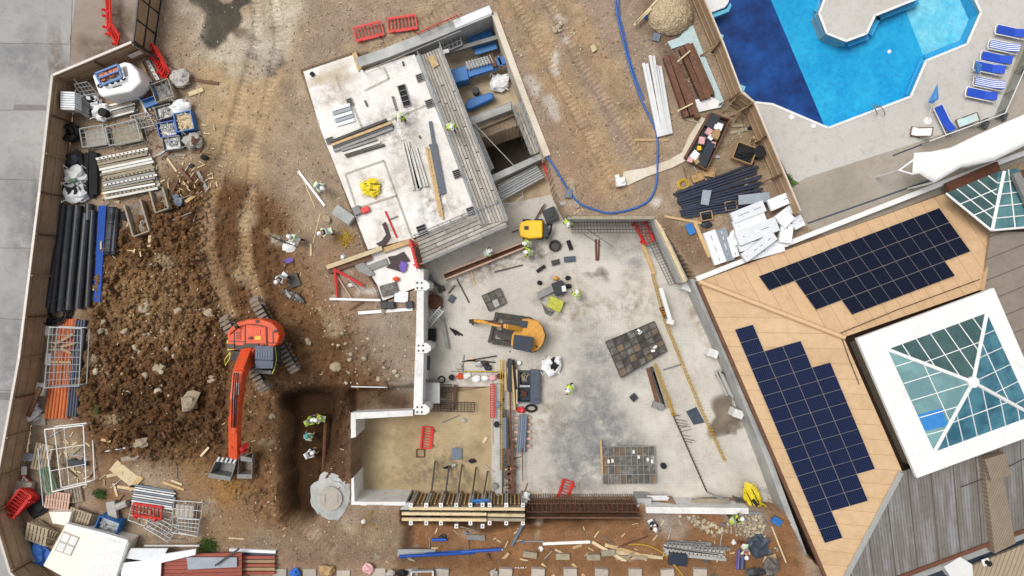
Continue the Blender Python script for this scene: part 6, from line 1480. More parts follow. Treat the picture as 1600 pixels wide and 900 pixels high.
tag(MB().tube([W(830+8*math.cos(t*.5), 638+5*math.sin(t*.5), Zs+.15) for t in range(13)], .09, 6, closed=True).build('tyre', M['rubber']), 'black tyre ring below the navy box', 'tyre')
tag(MB().blob(W(814,640,Zs+.2), (.7,.5,.4), 41, .5).build('red_tool_heap', M['red_paint']), 'red tool heap left of the tyre ring', 'tools')
tag(MB().lathe([(.16,0),(.16,.3)], W(811,566,Zs), 10).build('white_container', M['white_paint']), 'small white container above the open boxes', 'container')
jk = thing('timber_rack', 'timber crossbar rack holding slate-blue tubes right of central wall', 'rack', W(818,675,Zs))
for k in range(5): MB().beam(W(803,653+11*k,Zs+.2), W(829,652+11*k,Zs+.2), .18, .15).build('crossbar', M['pallet_pink'], jk, world=True)
for i in range(4): tag(MB().tube([W(813+3.2*i,648,Zs+.4), W(809+3.4*i,706,Zs+.4)], .1, 7).build('slate_tube', M['slate_sheet']), 'slate-blue tube lying on the timber crossbar rack', 'tube', 'slate tubes on the rack')
plank('tall_pole', (816,700),(817,752), .07, .07, 'rust', 'thin upright pole above a worker at formwork end', 'pole', Zs+.5)
# ------------------------------------------------------------------ bottom formwork wall
fw = thing('wall_formwork', 'timber and steel wall formwork with bolted soldiers below the tank', 'formwork', W(725,800,Zs))
MB().prism([W(u, v, -.3).xy for u, v in [(640,789),(818,790),(818,793),(640,792)]], Zs, -.3).build('inner_face', M['ply_brown'], fw, world=True)
MB().prism([W(u, v, -.3).xy for u, v in [(634,800),(819,801),(819,804),(634,803)]], -2.6, -.3).build('outer_face', M['ply_brown'], fw, world=True)
for (v0, u0, u1, m) in ((802,628,760,'timber_pale'), (811,628,760,'timber_pale'), (794,640,820,'timber_pale'), (804,762,820,'timber_pale'), (811,762,820,'timber_grey')):
    MB().beam(W(u0,v0,.0), W(u1,v0+1,.0), .2, .2).build('waler', M[m], fw, world=True)
for k, u in enumerate((642,666,689,713,735,754,765,791,817)):
    for v, zt2, zb in ((789,.12,-2.9), (817 if k not in (3,5) else 822,-.05,-2.4)):
        s = MB(); p = W(u, v, zt2); s.box(p+Vector((-.09,0,(zb-zt2)/2)), (.07,.24,zt2-zb)).box(p+Vector((.09,0,(zb-zt2)/2)), (.07,.24,zt2-zb))
        for j in range(5): s.box(p+Vector((0,0,-.3-.5*j)), (.2,.2,.05))
        o = s.build('soldier', M['alu'], fw, world=True); MB().box(p+Vector((0,0,.02)), (.26,.3,.04)).build('end_plate', M['white_paint'], o, world=True)
        MB().lathe([(.05,0),(.05,.03)], p+Vector((0,0,.045)), 8).build('bolt', M['rubber'], o, world=True)
    MB().beam(W(u, 792, .05), W(u, 806, .05), .07, .07).build('tie_bar', M['dark_steel'], fw, world=True)
st = MB()
for k in range(26): st.beam(W(646+6.6*k,787,-.4), W(646+6.6*k,787,-.4)+Vector((0,0,-2.4)), .09, .09)
st.build('stud', M['timber'], fw, world=True)
for z2 in (-1.0,-1.8,-2.6): MB().beam(W(646,788,z2), W(816,788,z2), .1, .12).build('inner_waler', M['timber_grey'], fw, world=True)
MB().beam(W(736,782,-.4), W(764,781,-.4), .14, .14).beam(W(736,786,-.5), W(764,785,-.5), .14, .14).build('blue_bracket', M['blue_paint'], fw, world=True)
MB().beam(W(620,790,-.2), W(640,790,-.2), .5, .3).build('end_stop', M['wall_grey'], fw, world=True)
for u, v0, v1 in ((678,720,770), (700,727,772), (720,726,770), (742,730,772), (760,736,772)):
    tag(MB().tube([W(u+2,v0,Zs+.2), W(u-4,v1,-1.6)], .06, 6).build('raking_prop', M['dark_steel']), 'dark raking prop bracing the formwork from tank floor', 'prop', 'raking props on the tank floor')
rw = thing('rebar_wall', 'rust-brown rebar cage wall between formwork and grey pier', 'rebar', W(915,795,Zs))
for v, z1 in ((787,-.6), (800,-.6)):
    rb = MB()
    for k in range(46): p = W(824+3.8*k, v+random.uniform(-.6,.6), z1); rb.tube([p+Vector((0,0,-2.3)), p+Vector((0,0,random.uniform(-.05,.1)))], .028, 4)
    for j in range(5): rb.tube([W(822,v,z1-.15-.45*j), W(1003,v,z1-.15-.45*j)], .028, 4)
    rb.build('rebar_mat', M['rust_bar'], rw, world=True)
tb = MB()
for k in range(24): tb.tube([W(824+7.4*k,787,-.75), W(825+7.4*k,800,-.75)], .024, 4)
tb.build('tie_bars', M['rust'], rw, world=True)
MB().prism([W(u, v, -2.3).xy for u, v in [(820,783),(1006,783),(1006,806),(820,806)]], -2.9, -2.3).build('footing', M['timber_dark'], rw, world=True)
tag(MB().pprism([(820,808),(1002,808),(1002,811),(820,810)], -1.5, -.75).build('shutter_board', M['timber_dark']), 'dark shutter board below the rebar wall', 'board')
# right end tools near the long wall
stackbars('white_strut', 'white tube in the bundle lying left end of long white wall', (1012,778),(1046,778), 3, .1, .1, 'white_pipe', -1.8, (0,2.6), cat='tube', group='white tubes at the long wall')
plank('steel_bar', (1104,768),(1140,784), .14, .14, 'grey_steel', 'grey bar slanting onto the long white wall', 'bar', -1.6)
plank('timber_waler', (1080,782),(1138,781), .3, .2, 'timber_grey', 'greyish tube-like timber along the long white wall', 'waler', -1.8)
for i in range(5): plank('steel_bar', (1144+3*i,774+i),(1152+4*i,786), .08, .08, 'dark_steel', 'dark bar in little heap beside long yellow bag', 'bar', -1.7, group='dark bars beside yellow bag')
for i, (a, b) in enumerate((((1118,580),(1136,618)),((1123,578),(1141,617)),((1128,584),(1145,621)))): tag(MB().tube([W(*a, Zs+.6), W(*b, Zs+.6)], .1, 6).build('white_tube', M['alu']), 'pale tube leaning at the kerb between footing pads', 'tube', 'pale tubes at the kerb')
tag(MB().blob(W(1125,585,Zs+.3), (.7,.5,.5), 51, .3).build('black_bag', M['rubber']), 'black bag at the top of pale tubes by kerb', 'bag')
# ------------------------------------------------------------------ storage yard along the left hoarding
def crate(label, P, w, l, h, rz, m, fillm, n=14, seed=0):
    r = thing('stillage_crate', label, 'crate', P, rz); f = MB(); t = .05
    for x, y, a, b in ((-w/2,0,t,l),(w/2,0,t,l),(0,-l/2,w,t),(0,l/2,w,t)): f.box((x,y,h/2), (a,b,h))
    f.box((0,0,.03), (w,l,.05)); f.build('shell', M[m], r)
    rs = random.Random(seed); c = MB(); c.box((0,0,h*.55), (w*.9,l*.9,.05))
    for k in range(n):
        a = rs.random()*3.14; x, y = rs.uniform(-.36,.36)*w, rs.uniform(-.36,.36)*l; d = Vector((math.cos(a), math.sin(a), rs.uniform(-.3,.3)))*rs.uniform(.1,.22)
        c.tube([Vector((x,y,h*.8))-d, Vector((x,y,h*.85))+d], rs.uniform(.02,.05), 5)
    c.build('contents', M[fillm], r); return r
wt = thing('water_tank', 'large white site tank with rounded end under a blue crate', 'tank', G(183,126))
MB().pprism([(143,117),(193,96),(204,98),(216,112),(221,128),(205,143),(160,152),(153,146)], 0, 1.9).build('body', M['white_paint'], wt, world=True, bevel=.15)
MB().pprism([(192,104),(197,103),(200,118),(195,120)], 1.9, 1.95).build('hatch', M['grey_steel'], wt, world=True, bevel=.02)
MB().pprism([(176,136),(190,132),(190,133.5),(176,137.5)], 1.9, 1.93).build('slot', M['rubber'], wt, world=True)
for k in range(5): MB().tube([W(156+9*k+3*math.cos(t*.6), 134-3*k+2.5*math.sin(t*.6), 1.95) for t in range(8)], .05, 5).build('hook', M['rubber'], wt, world=True)
bc = thing('blue_frame_crate', 'blue open-frame crate of orange items on the white tank', 'crate', W(169,118,1.9))
f = MB(); q = [(149,115),(184,101),(190,121),(158,133)]
for z_ in (1.95, 2.3):
    for i in range(4): f.beam(W(*q[i], z_), W(*q[(i+1) % 4], z_), .12, .1)
f.beam(W(153,123,2.3), W(187,110,2.3), .1, .1); f.build('frame', M['blue_paint'], bc, world=True)
ob = MB(); [ob.box(W(160+7*k, 119-2.5*k+random.uniform(-3,3), 2.1), (.35,.5,.2), R(22)) for k in range(4)]; ob.build('contents', M['orange_pipe'], bc, world=True)
tag(MB().lathe([(.42,0),(.45,.05),(.45,.95),(.4,1.0)], G(217,147), 18).lathe([(.12,1.0),(.12,1.03)], G(217,147), 8).build('blue_drum', M['blue_pipe']), 'blue drum at corner of the white tank', 'drum')
ps_ = thing('panel_stack', 'upright stack of white and grey aluminium panels by hoarding', 'panels', G(118,163))
for k in range(8): MB().beam(W(101,147+3.6*k,1.3), W(123,148+3.6*k,1.3), .12, .9).build('sheet', M['foam_board'] if k < 7 else M['alu'], ps_, world=True)
for k in range(5): MB().beam(W(123,150+5.6*k,.9), W(139,162+5*k,.5), .2, .5).build('panel_side', M['grey_steel'], ps_, world=True)
bulkbag('white and black bag nearest the panel stack', G(152,162), 1.0, fill='rubber', seed=21); bulkbag('white bag spilling below the first white and black bag', G(163,178), 1.1, seed=22)
tag(MB().lathe([(.3,0),(.3,.7),(.24,.72)], G(171,180,.2), 14).build('black_bin', M['rubber']), 'black bin among the white bags', 'bin')
def barstack(lbl, a, b, c, n, layers, m, name='formwork_beam', holes=None, group=None, cat='beam', w=.2, hgt=.2):
    """bars laid side by side from edge a-b (first bar) to c (start of the last bar)"""
    for L in range(layers):
        for i in range(n):
            t = i/max(1, n-1); du, dv = (c[0]-a[0])*t, (c[1]-a[1])*t; e = random.uniform(-4, 4)
            A = G(a[0]+du+e, a[1]+dv, .1+hgt*L); B = G(b[0]+du+e+random.uniform(-3,3), b[1]+dv+random.uniform(-1,1), .1+hgt*L)
            z_ = max(A.z, B.z); A.z = B.z = z_
            o = tag(MB().beam(A, B, w*random.uniform(.8,1.1), hgt*.9).build(name, M[m if isinstance(m, str) else random.choice(m)]), lbl, cat, group)
            if holes and i in holes and L == layers-1:
                hb = MB(); Ln = (B-A).length; k = int(Ln/.28)
                for j in range(1, k): hb.lathe([(.055, 0), (.055, .012)], A.lerp(B, j/k)+Vector((0,0,hgt*.45+.002)), 8)
                hb.build('holes', M['rubber'], o)
barstack('grey aluminium beam in the flat stack below the white tank', (160,172),(214,158),(158,190), 6, 2, ['alu','timber_grey','grey_steel'], group='flat stack of beams below the tank', w=.13)
barstack('grey batten in small stack between beams and blue crates', (218,156),(228,176),(236,152), 5, 1, ['timber_grey','alu'], name='batten', group='small batten stack', cat='batten', w=.14)
barstack('perforated grey steel beam in the big stack beside black sheeting', (157,250),(236,234),(172,312), 16, 2, ['alu','grey_steel','timber_grey'], holes=(0,1,8,10,14), group='big stack of perforated beams', w=.16, hgt=.18)
barstack('grey slatted batten at right of the white tank near gate', (219,97),(236,128),(236,95), 4, 1, ['timber_grey','alu','timber'], name='batten', holes=(2,), group='battens near the gate', cat='batten', w=.18)
def cage(label, px, h, z0=0, m='galv', nx=4, ny=3, name='wire_cage', base=None):
    P = [G(u, v) for u, v in px]; zb = max(p.z for p in P)+z0; r = thing(name, label, 'cage', (P[0].x, P[0].y, zb)); f = MB()
    q = [Vector((p.x, p.y, 0)) for p in P]
    for z_ in (zb+.04, zb+h):
        for i in range(4): f.tube([q[i]+Vector((0,0,z_)), q[(i+1) % 4]+Vector((0,0,z_))], .045, 5)
    for p in q: f.tube([p+Vector((0,0,zb)), p+Vector((0,0,zb+h))], .045, 5)
    f.build('frame', M[m], r, world=True); g = MB()
    for i in range(1, nx): g.tube([q[0].lerp(q[1], i/nx)+Vector((0,0,zb+h)), q[3].lerp(q[2], i/nx)+Vector((0,0,zb+h))], .022, 4)
    for i in range(1, ny): g.tube([q[0].lerp(q[3], i/ny)+Vector((0,0,zb+h)), q[1].lerp(q[2], i/ny)+Vector((0,0,zb+h))], .022, 4)
    g.build('wires', M[m], r, world=True)
    if base: MB().slab3([p.lerp(sum(q, Vector())/4, .08)+Vector((0,0,zb+h*.45)) for p in q], .1).build('load', M[base], r, world=True)
    return r
cage('wire stillage of pale blocks left of the middle cages', [(137,206),(172,200),(178,228),(142,234)], .9, base='conc_block', nx=5, ny=4)
cage('galvanised cage of timber in the middle of the yard', [(178,204),(224,192),(232,222),(184,232)], 1.0, base='timber_grey')
cage('galvanised cage leaning above timber cage', [(214,186),(240,180),(250,200),(222,206)], .8, nx=5)
lattice('scaffold_ladder', 'thin galvanised frame leaning in the top left hoarding corner', [(116,132),(137,128),(152,146),(128,150)], 4, 3, 1.2, .03, 'galv', .6, cat='frame')
plank('steel_tube', (108,112),(135,148), .09, .09, 'galv', 'pale tube leaning in the top left hoarding corner', 'tube', 1.3, .5)
plank('timber_waler', (85,122),(112,144), .3, .25, 'hoarding_brace', 'timber brace in the top left hoarding corner', 'brace', 1.5, .2)
crate('blue crate full of rusty fittings below the drum', G(236,147), 1.1, 1.0, .7, R(20), 'blue_paint', 'rust', 22, 1)
crate('grey crate heaped with timber offcuts beside blue crate', G(263,147), 1.3, 1.3, .9, R(20), 'timber_grey', 'grey_steel', 22, 2)
tag(MB().box(G(243,160,.2), (1.4,.6,.35), R(20)).build('blue_sheet', M['blue_paint'], bevel=.03), 'light blue lid below the crate of rusty fittings', 'lid')
crate('blue crate with grey clamps at lower left of pair', G(268,205), 1.2, 1.0, .7, R(12), 'blue_pipe', 'alu', 22, 3)
crate('blue crate with pale clamps at lower right of pair', G(294,193), 1.2, 1.3, .7, R(12), 'blue_paint', 'timber_pale', 22, 4)
crate('grey crate of steel clamps above the blue pair', G(262,178), 1.1, .9, .6, R(15), 'grey_steel', 'alu', 18, 5)
crate('open grey crate of pale fittings below blue pair', G(274,226), 1.2, .9, .6, R(8), 'grey_steel', 'galv', 18, 6)
bulkbag('torn white bag draped over the blue crates', G(286,170), 1.2, seed=31); bulkbag('grey open bag of cable at top right of the yard stacks', G(286,124), 1.2, 'grey_bag', 'galv', seed=32)
bulkbag('grey round bag with red contents at bottom of the crates', G(305,222), 1.15, 'grey_bag', 'rust', seed=33)
plank('timber_plank', (303,125),(342,131), .22, .1, 'timber_dark', 'dark plank lying right of the grey cable bag', 'plank')
plank('timber_plank', (296,148),(318,140), .3, .12, 'timber_pale', 'pale timber scrap right of the grey crate', 'plank')
def coil(label, u, v, r0, r1, n, m='rubber', tr=.09, name='hose_coil', z=None):
    c = G(u, v) if z is None else W(u, v, z); pts = []
    for k in range(n*14): a = k/14*6.2832; rr = r0+(r1-r0)*(.5+.5*math.sin(k*.31)); pts.append(c+Vector((rr*math.cos(a), rr*math.sin(a)*.92, tr+tr*1.3*(k//14))))
    return tag(MB().tube(pts, tr, 6).build(name, M[m]), label, 'coil')
coil('thick black pipe coil by hoarding under white panels', 117,210, .3, .6, 5, tr=.12); coil('big loose black hose coil at foot of the large pipes', 88,484, .85, 1.2, 5, tr=.07); coil('second loose black hose loop over the larger coil', 95,482, .7, 1.0, 3, tr=.06)
coil('yellow flexible pipe coil above the navy ducts', 1067,289, .3, .42, 4, 'straw', .05)
for a, b, l in (((100,208),(102,258),'left timber lath beside the thick coil'), ((104,205),(108,268),'right timber lath beside the thick coil')): plank('timber_lath', a, b, .14, .12, 'timber', l, 'lath')
tag(MB().box(G(101,255,.15), (.5,.5,.15), R(10)).build('timber_block', M['timber_pale']), 'pale timber block over the laths', 'block')
for k, (a, b) in enumerate((((140,240),(138,300)), ((147,238),(147,310)), ((153,240),(153,305)), ((128,240),(132,268)))): tag(MB().tube([G(*a, .2), G(*b, .2)], .2, 8).build('black_roll', M['rubber']), 'short black roll among the sheeting above large pipes', 'roll', 'short black rolls above large pipes')
tag(MB().blob(G(118,250,.2), (1.3,1.2,.5), 61, .6).build('black_sheeting', M['black_plastic']), 'crumpled black sheeting beside the timber laths', 'sheeting')
tag(MB().blob(G(94,290,.2), (1.0,1.3,.5), 62, .5).build('black_sheeting', M['rubber']), 'black sheeting heap left of the white bags', 'sheeting')
bulkbag('white bag with torn top above the black-topped one', G(124,275), 1.3, seed=41); bulkbag('white bag with black ring on top by large pipes', G(122,303), 1.4, fill='rubber', seed=42); 
tag(MB().tube([G(119,286,.7), G(130,283,.7)], .16, 8).build('green_roll', M['pallet_green']), 'dark green roll between the white bags', 'roll')
tag(MB().add([G(80,296,1.2), G(95,303,.9), G(95,340,.6), G(91,375,.3), G(87,350,.8)], [(0,1,2,3,4)]).build('white_sheeting', M['white_bag']), 'white sheeting hanging along hoarding beside the large pipes', 'sheeting').modifiers.new('t', 'SOLIDIFY').thickness = .03
for i, (a, b) in enumerate((((104,320),(86,488)), ((115,322),(99,486)), ((127,322),(112,484)), ((140,335),(127,482)), ((150,330),(141,480)), ((96,385),(80,480)), ((144,320),(143,345)))):
    tag(MB().tube([G(*a, .28), G(*b, .28)], .27 if i not in (4,) else .2, 14).tube([G(*a, .28)-(G(*b,.28)-G(*a,.28)).normalized()*.01, G(*a, .28)+(G(*b,.28)-G(*a,.28)).normalized()*.05], .285, 14).build('large_pipe', M['pipe_black'], smooth=False), '%s large black pipe counted from the hoarding side' % ('second','third','fourth','fifth','sixth','innermost short','short stub of') [i] if False else ('large black pipe nearest hoarding along full length','large black pipe second in the bundle from hoarding','large black pipe third in the bundle from hoarding','large black pipe fourth in the bundle from hoarding','slimmer black pipe between bundle and blue pipes','short large black pipe low against the hoarding','black pipe stub at top of the bundle')[i], 'pipe')
for i in range(4): tag(MB().tube([G(158+3.4*i,322,.15+.03*i), G(150+3.0*i,472,.15+.03*i)], .085, 8).build('blue_pipe', M['blue_pipe']), 'bright blue pipe in the strapped row beside black pipes', 'pipe', 'bright blue pipes in a row')
f = MB()
for k in range(24): f.tube([G(173+(-.25)*k,325+3.1*k,.32), G(188-.25*k,325+3.1*k,.32)], .3, 8) if False else f.lathe([(.3,-.03),(.34,0),(.3,.03)], G(181-.28*k,326+3.1*k,.34), 12, rot=Matrix.Rotation(R(90), 3, 'X'))
f.tube([G(181,325,.34), G(174.5,399,.34)], .3, 12)
f2_ = f
tag(MB().tube([G(186,327,.25), G(181,398,.25)], .2, 10).build('small_duct', M['black_plastic']), 'slim black duct behind the corrugated pipe', 'pipe'); tag(f.build('corrugated_pipe', M['pipe_black']), 'short fat corrugated black pipe right of blue pipes', 'pipe')
tag(MB().lathe([(.35,0),(.4,.1),(.3,.2)], G(198,337), 12).build('black_fitting', M['rubber']), 'black pipe fitting right of corrugated pipe', 'fitting')
for (a, b, w, l) in (((213,318),(227,366),.75,'long grey steel trough below the perforated beams'), ((250,298),(259,330),.6,'shorter steel trough right of the long one')):
    A, B = G(*a, .05), G(*b, .05); r = thing('steel_trough', l, 'trough', A); d = (B-A).normalized(); n = Vector((-d.y, d.x, 0))
    MB().beam(A, B, w*1.6, .06).build('base', M['track_steel'], r, world=True)
    for s in (-1, 1): MB().beam(A+n*s*w*.8+Vector((0,0,.25)), B+n*s*w*.8+Vector((0,0,.25)), .12, .5).build('side', M['timber_grey'], r, world=True)
    MB().beam(B-n*w*.8+Vector((0,0,.25)), B+n*w*.8+Vector((0,0,.25)), .08, .45).build('end', M['timber_grey'], r, world=True)
for a, b, m, l in (((160,302),(186,312),'timber','timber offcut left of the lowest perforated beam'), ((164,308),(188,316),'timber_pale','lower timber offcut left of perforated beams'), ((236,368),(234,386),'timber_pale','small lath below the long trough'), ((291,316),(316,298),'timber','lath beside the blue-grey shells'), ((310,268),(325,298),'grey_steel','grey steel channel at right of shell scraps'), ((283,265),(300,285),'timber_dark','dark plank above the shell scraps')): plank('timber_offcut', a, b, .22, .14, m, l, 'offcut')
tag(MB().blob(G(280,315,.15), (.7,.6,.4), 63, .5).build('blue_shell', M['slate_sheet']), 'blue-grey shell scrap among the trough clutter', 'scrap')
for i in range(7): tag(MB().tube([G(95+4.4*i,498,.15+.02*(i%2)), G(74+5.4*i,653,.15+.02*(i%2))], .115, 10).build('orange_pipe', M['orange_pipe']), 'terracotta orange drain pipe lying in the row by the hoarding', 'pipe', 'orange drain pipes by the hoarding')
for i in range(4): tag(MB().tube([G(122+4.4*i,500,.15), G(108+4.2*i,650,.15)], .12, 10).build('dark_pipe', M['duct_navy']), 'dark pipe lying alongside the orange drain pipes', 'pipe', 'dark pipes beside orange ones')
for a, b in (((82,540),(115,522)), ((81,565),(112,566)), ((83,538),(112,552)), ((84,545),(118,536))): plank('timber_lath', a, b, .16, .1, 'timber', 'lath lying across the orange drain pipes', 'lath', .45, group='laths across the orange pipes')
cage('long bent wire cage over the orange and dark pipes', [(102,509),(143,512),(136,600),(93,601)], .9, nx=9, ny=8)
bulkbag('white bulk bag leaning at foot of orange pipes', G(52,640), 1.3, seed=44, hh=.9)
tag(MB().box(G(62,607,.2), (1.1,.9,.3), R(-5)).build('white_box', M['cream_panel']), 'pale box above the white bulk bag by hoarding', 'box'); plank('timber_lath', (64,605),(45,650), .3, .15, 'timber_dark', 'dark timber leaning onto the pale box', 'lath', .9)
for v in (515,560): tag(MB().box(G(80,v,.2), (.4,.8,.3), R(-6)).build('white_block', M['white_paint']), 'white block left of the orange pipes %s' % ('near the coil' if v < 540 else 'at mid length'), 'block')
tag(MB().box(G(62,655,.1), (1.0,.8,.15), 0).build('grey_board', M['conc_block']), 'grey board below the white bulk bag', 'board')
# lower left corner
sf = cage('white-framed fence panel box full of scrap in lower left yard', [(90,665),(144,660),(152,748),(101,760)], 1.0, nx=2, ny=3, m='white_paint', name='fence_cage')
for k in range(12):
    a = (random.uniform(100,138), random.uniform(675,745)); plank('timber_scrap', a, (a[0]+random.uniform(-10,10), a[1]+random.uniform(-12,12)), .1, .08, random.choice(['timber_pale','white_paint','timber','grey_steel']), 'scrap stick inside the white-framed fence box', 'scrap', group='scrap inside the fence box')
tag(MB().box(G(124,722,.3), (1.5,.4,.12), R(-3)).build('black_plank', M['black_plastic']), 'black plank crossing the scrap box', 'plank')
def pallet(label, P, w, l, rz, m, tilt=0, n=7, name='pallet'):
    r = thing(name, label, 'pallet', P, rz); r.rotation_euler.x = tilt
    d = MB(); [d.box((-w/2+w*(k+.5)/n,0,.13), (w/n*.72,l,.025)) for k in range(n)]; d.build('deck_boards', M[m], r)
    s = MB(); [s.box((0,y,.07), (w,.1,.09)) for y in (-l*.45,0,l*.45)]; s.build('bearers', M[m], r); return r
for k in range(3): pallet('%s pinkish pallet in stack at lower left' % ('bottom','middle','top')[k], G(92+2*k,781-k,.02+.15*k), 1.75, 1.2, R(-4-2*k), 'pallet_pink', n=9)
pallet('grey pallet standing by the hoarding near scrap box', G(72,712,.3), 1.3, 1.9, R(-12), 'pallet_wood', n=6); pallet('faded green pallet leaning below the grey one', G(82,748,.35), 1.0, 1.9, R(18), 'pallet_green', n=6)
for k in range(4): pallet('%s tan pallet in stack above white cabin' % ('bottom','second','third','top')[k], G(134-k,812-2*k,.02+.15*k), 1.6, 1.2, R(-20), 'pallet_wood', n=8)
for k in range(4): pallet('%s grey pallet in leaning stack left of white cabin' % ('bottom','second','third','top')[k], G(72-1.5*k,832-k,.05+.17*k), 1.6, 1.4, R(-33+5*k), 'pallet_wood', R(12), 6)
pallet('grey pallet behind pinkish stack', G(118,772,.1), 1.2, 1.1, R(10), 'timber_grey', n=6)
bx = crate('blue steel crate of poles beside tan pallets', G(177,820), 1.5, 1.4, .9, R(-20), 'blue_paint', 'galv', 16, 8)
bs2 = thing('road_sign', 'triangular red-edged warning sign lying by hoarding', 'sign', G(43,748,.3), R(10))
MB().add([(-.5,-.3,0),(.5,-.3,0),(0,.5,0),(-.5,-.3,.03),(.5,-.3,.03),(0,.5,.03)], [(2,1,0),(3,4,5),(0,1,4,3),(1,2,5,4),(2,0,3,5)]).build('rim', M['red_paint'], bs2); MB().add([(-.33,-.21,.034),(.33,-.21,.034),(0,.32,.034)], [(0,1,2)]).build('face', M['white_paint'], bs2); MB().box((0,-.02,.038), (.08,.3,.004)).build('symbol', M['rubber'], bs2)
tag(MB().box(G(44,733,.4), (.35,.6,.1), 0).build('white_board', M['white_paint']), 'small white board above the warning sign', 'board')
tag(MB().lathe([(.45,0),(.45,.5),(.3,.52),(.3,.6),(.06,.6)], G(27,769), 18).build('cable_drum', M['cream_panel']), 'pale round drum by the hoarding above red barriers', 'drum'); tag(MB().box(G(43,757,.3), (1.3,.7,.5), R(-8)).build('grey_box', M['conc_block'], bevel=.1), 'grey rounded box behind warning sign', 'box')
for k in range(3): tag(MB().box(G(44,708+4*k,.3+.0*k), (1.2,.16,.2), R(-3)).build('blue_grey_sheet', M['grey_sheet']), 'pale blue-grey panel jutting from hoarding', 'panel', 'blue-grey panels by the hoarding')
plank('steel_tube', (60,700),(68,790), .06, .06, 'galv', 'galvanised tube down the lower left yard', 'tube', 1.2); plank('steel_tube', (64,696),(72,770), .06, .06, 'galv', 'second galvanised tube beside the first', 'tube', 1.0)
tag(MB().blob(G(64,864,.25), (1.5,1.6,.5), 71, .6).build('blue_tarp', M['tarp_blue']), 'blue tarp crumpled left of the white cabin', 'tarp'); tag(MB().blob(G(60,790,.1), (1.6,1.6,.5), 73, .6).build('black_sheeting', M['rubber']), 'black sheeting under the pinkish pallets', 'sheeting')
plank('timber_waler', (30,818),(56,876), .3, .25, 'timber_grey', 'timber rail at foot of the lower left hoarding', 'rail', .3)
cab_ = thing('site_cabin', 'white site cabin roof with hatch in lower left corner', 'cabin', G(135,860))
MB().pprism([(101,822),(202,846),(178,915),(150,930),(67,884)], 0, 1.3).build('body', M['cream_panel'], cab_, world=True, bevel=.05)
MB().pprism([(103,818),(160,832),(200,844),(198,849),(158,838),(100,824)], 1.1, 1.42).build('edge', M['white_paint'], cab_, world=True)
MB().pprism([(166,842),(198,849),(178,912),(130,905)], 1.3, 1.36).build('roof_sheet', M['white_paint'], cab_, world=True)
hf = MB().pprism([(99,830),(124,840),(110,869),(85,860)], 1.3, 1.36).build('hatch', M['conc_block'], cab_, world=True, bevel=.02)
pn = MB()
for x, y in ((.06,.06),(.55,.06),(.06,.55),(.55,.55)):
    q = [W(*lerp2(lerp2((99,830),(124,840),x+a*.4), lerp2((85,860),(110,869),x+a*.4), y+b*.4), 1.375) for a, b in ((0,0),(1,0),(1,1),(0,1))]; pn.slab3(q, .012)
pn.build('pane', M['white_paint'], hf, world=True)
tag(MB().pprism([(76,800),(112,800),(106,822),(82,818)], .4, 1.0).build('white_box', M['cream_panel'], bevel=.04), 'white box between pallet stacks and cabin', 'box')
for i, (px, z1) in enumerate((([(204,857),(262,857),(250,880),(196,872)], 1.0), ([(188,880),(252,874),(250,915),(190,915)], 1.1), ([(255,866),(306,858),(305,867),(250,880)], 1.2))): tag(MB().pprism(px, z1-.12, z1).build('white_sheet', M['foam_board']), ('white sheet between cabin and earth','large white sheet right of cabin at bottom frame edge','narrow white sheet jutting towards the red roof')[i], 'sheet')
rr_ = thing('red_roof', 'dull red ribbed metal roof sheets at lower edge', 'roof sheets', G(315,885))
for k in range(7): MB().beam(W(252,869+6*k,.75+.03*(k % 2)), W(378,866+6*k,.75+.03*(k % 2)), .24, .1).build('rib', M['red_roof'], rr_, world=True)
for k in range(5): tag(MB().beam(G(382,868+6*k,.3), G(432,868+6*k,.3), .2, .15).build('roof_batten', M['hoarding_brace' if k % 2 else 'red_roof']), 'brownish batten right of the red roof sheets', 'batten', 'battens right of red roof')
tag(MB().slab3([W(u, v, 1.0) for u, v in [(291,871),(370,871),(370,886),(294,890)]], .08).build('grey_sheet', M['grey_sheet']), 'pale blue-grey panel lying on the red roof sheets', 'panel')
plank('steel_tube', (337,883),(374,857), .12, .12, 'dark_steel', 'dark tube leaning over the pale panel', 'tube', 1.1)
plank('membrane_strip', (380,862),(432,866), .4, .1, 'membrane', 'dark strip at top of brownish battens', 'strip'); plank('kerb_board', (360,858),(432,861), .2, .2, 'foam_board', 'white board edge above the battens', 'board')
# wire fence panels
for k in range(9): tag(MB().tube([G(212+random.uniform(-2,2),757+3.2*k,.15+.04*k), G(276+random.uniform(-3,3),767+3.2*k,.15+.04*k)], .07, 5).build('fence_tube', M['slate_sheet' if k % 3 == 0 else 'galv']), 'pale fence tube in the bundle above the red-barrier mesh', 'tube', 'fence tubes in a bundle')
for i, px in enumerate(([(208,780),(272,790),(262,835),(200,812)], [(240,805),(278,826),(262,846),(225,824)], [(272,782),(317,785),(310,838),(268,832)], [(278,810),(312,812),(308,838),(280,832)])):
    lattice('mesh_fence', 'galvanised mesh fence panel %s' % ('under the red barrier','tilted below the red barrier','standing right in the pile','small one at right end of pile')[i], px, 6, 4, .25+.14*i, .025, 'galv', .3+.14*i, 'fence panel')
tag(MB().box(G(293,796,.25), (1.3,.9,.4), R(-6)).build('grey_crate', M['conc_block']), 'grey mottled slab under the right fence panel', 'slab')
plank('white_plank', (226,852),(312,852), .1, .1, 'white_paint', 'white rail along the bottom of the fence panels', 'rail', .3)
tag(MB().box(G(180,795,.3), (.6,1.3,.3), R(10)).tube([G(186,790,.4), G(204,783,.4)], .25, 8).build('plastic_sheet', M['grey_bag']), 'translucent grey sheet beside the blue crate', 'sheet')
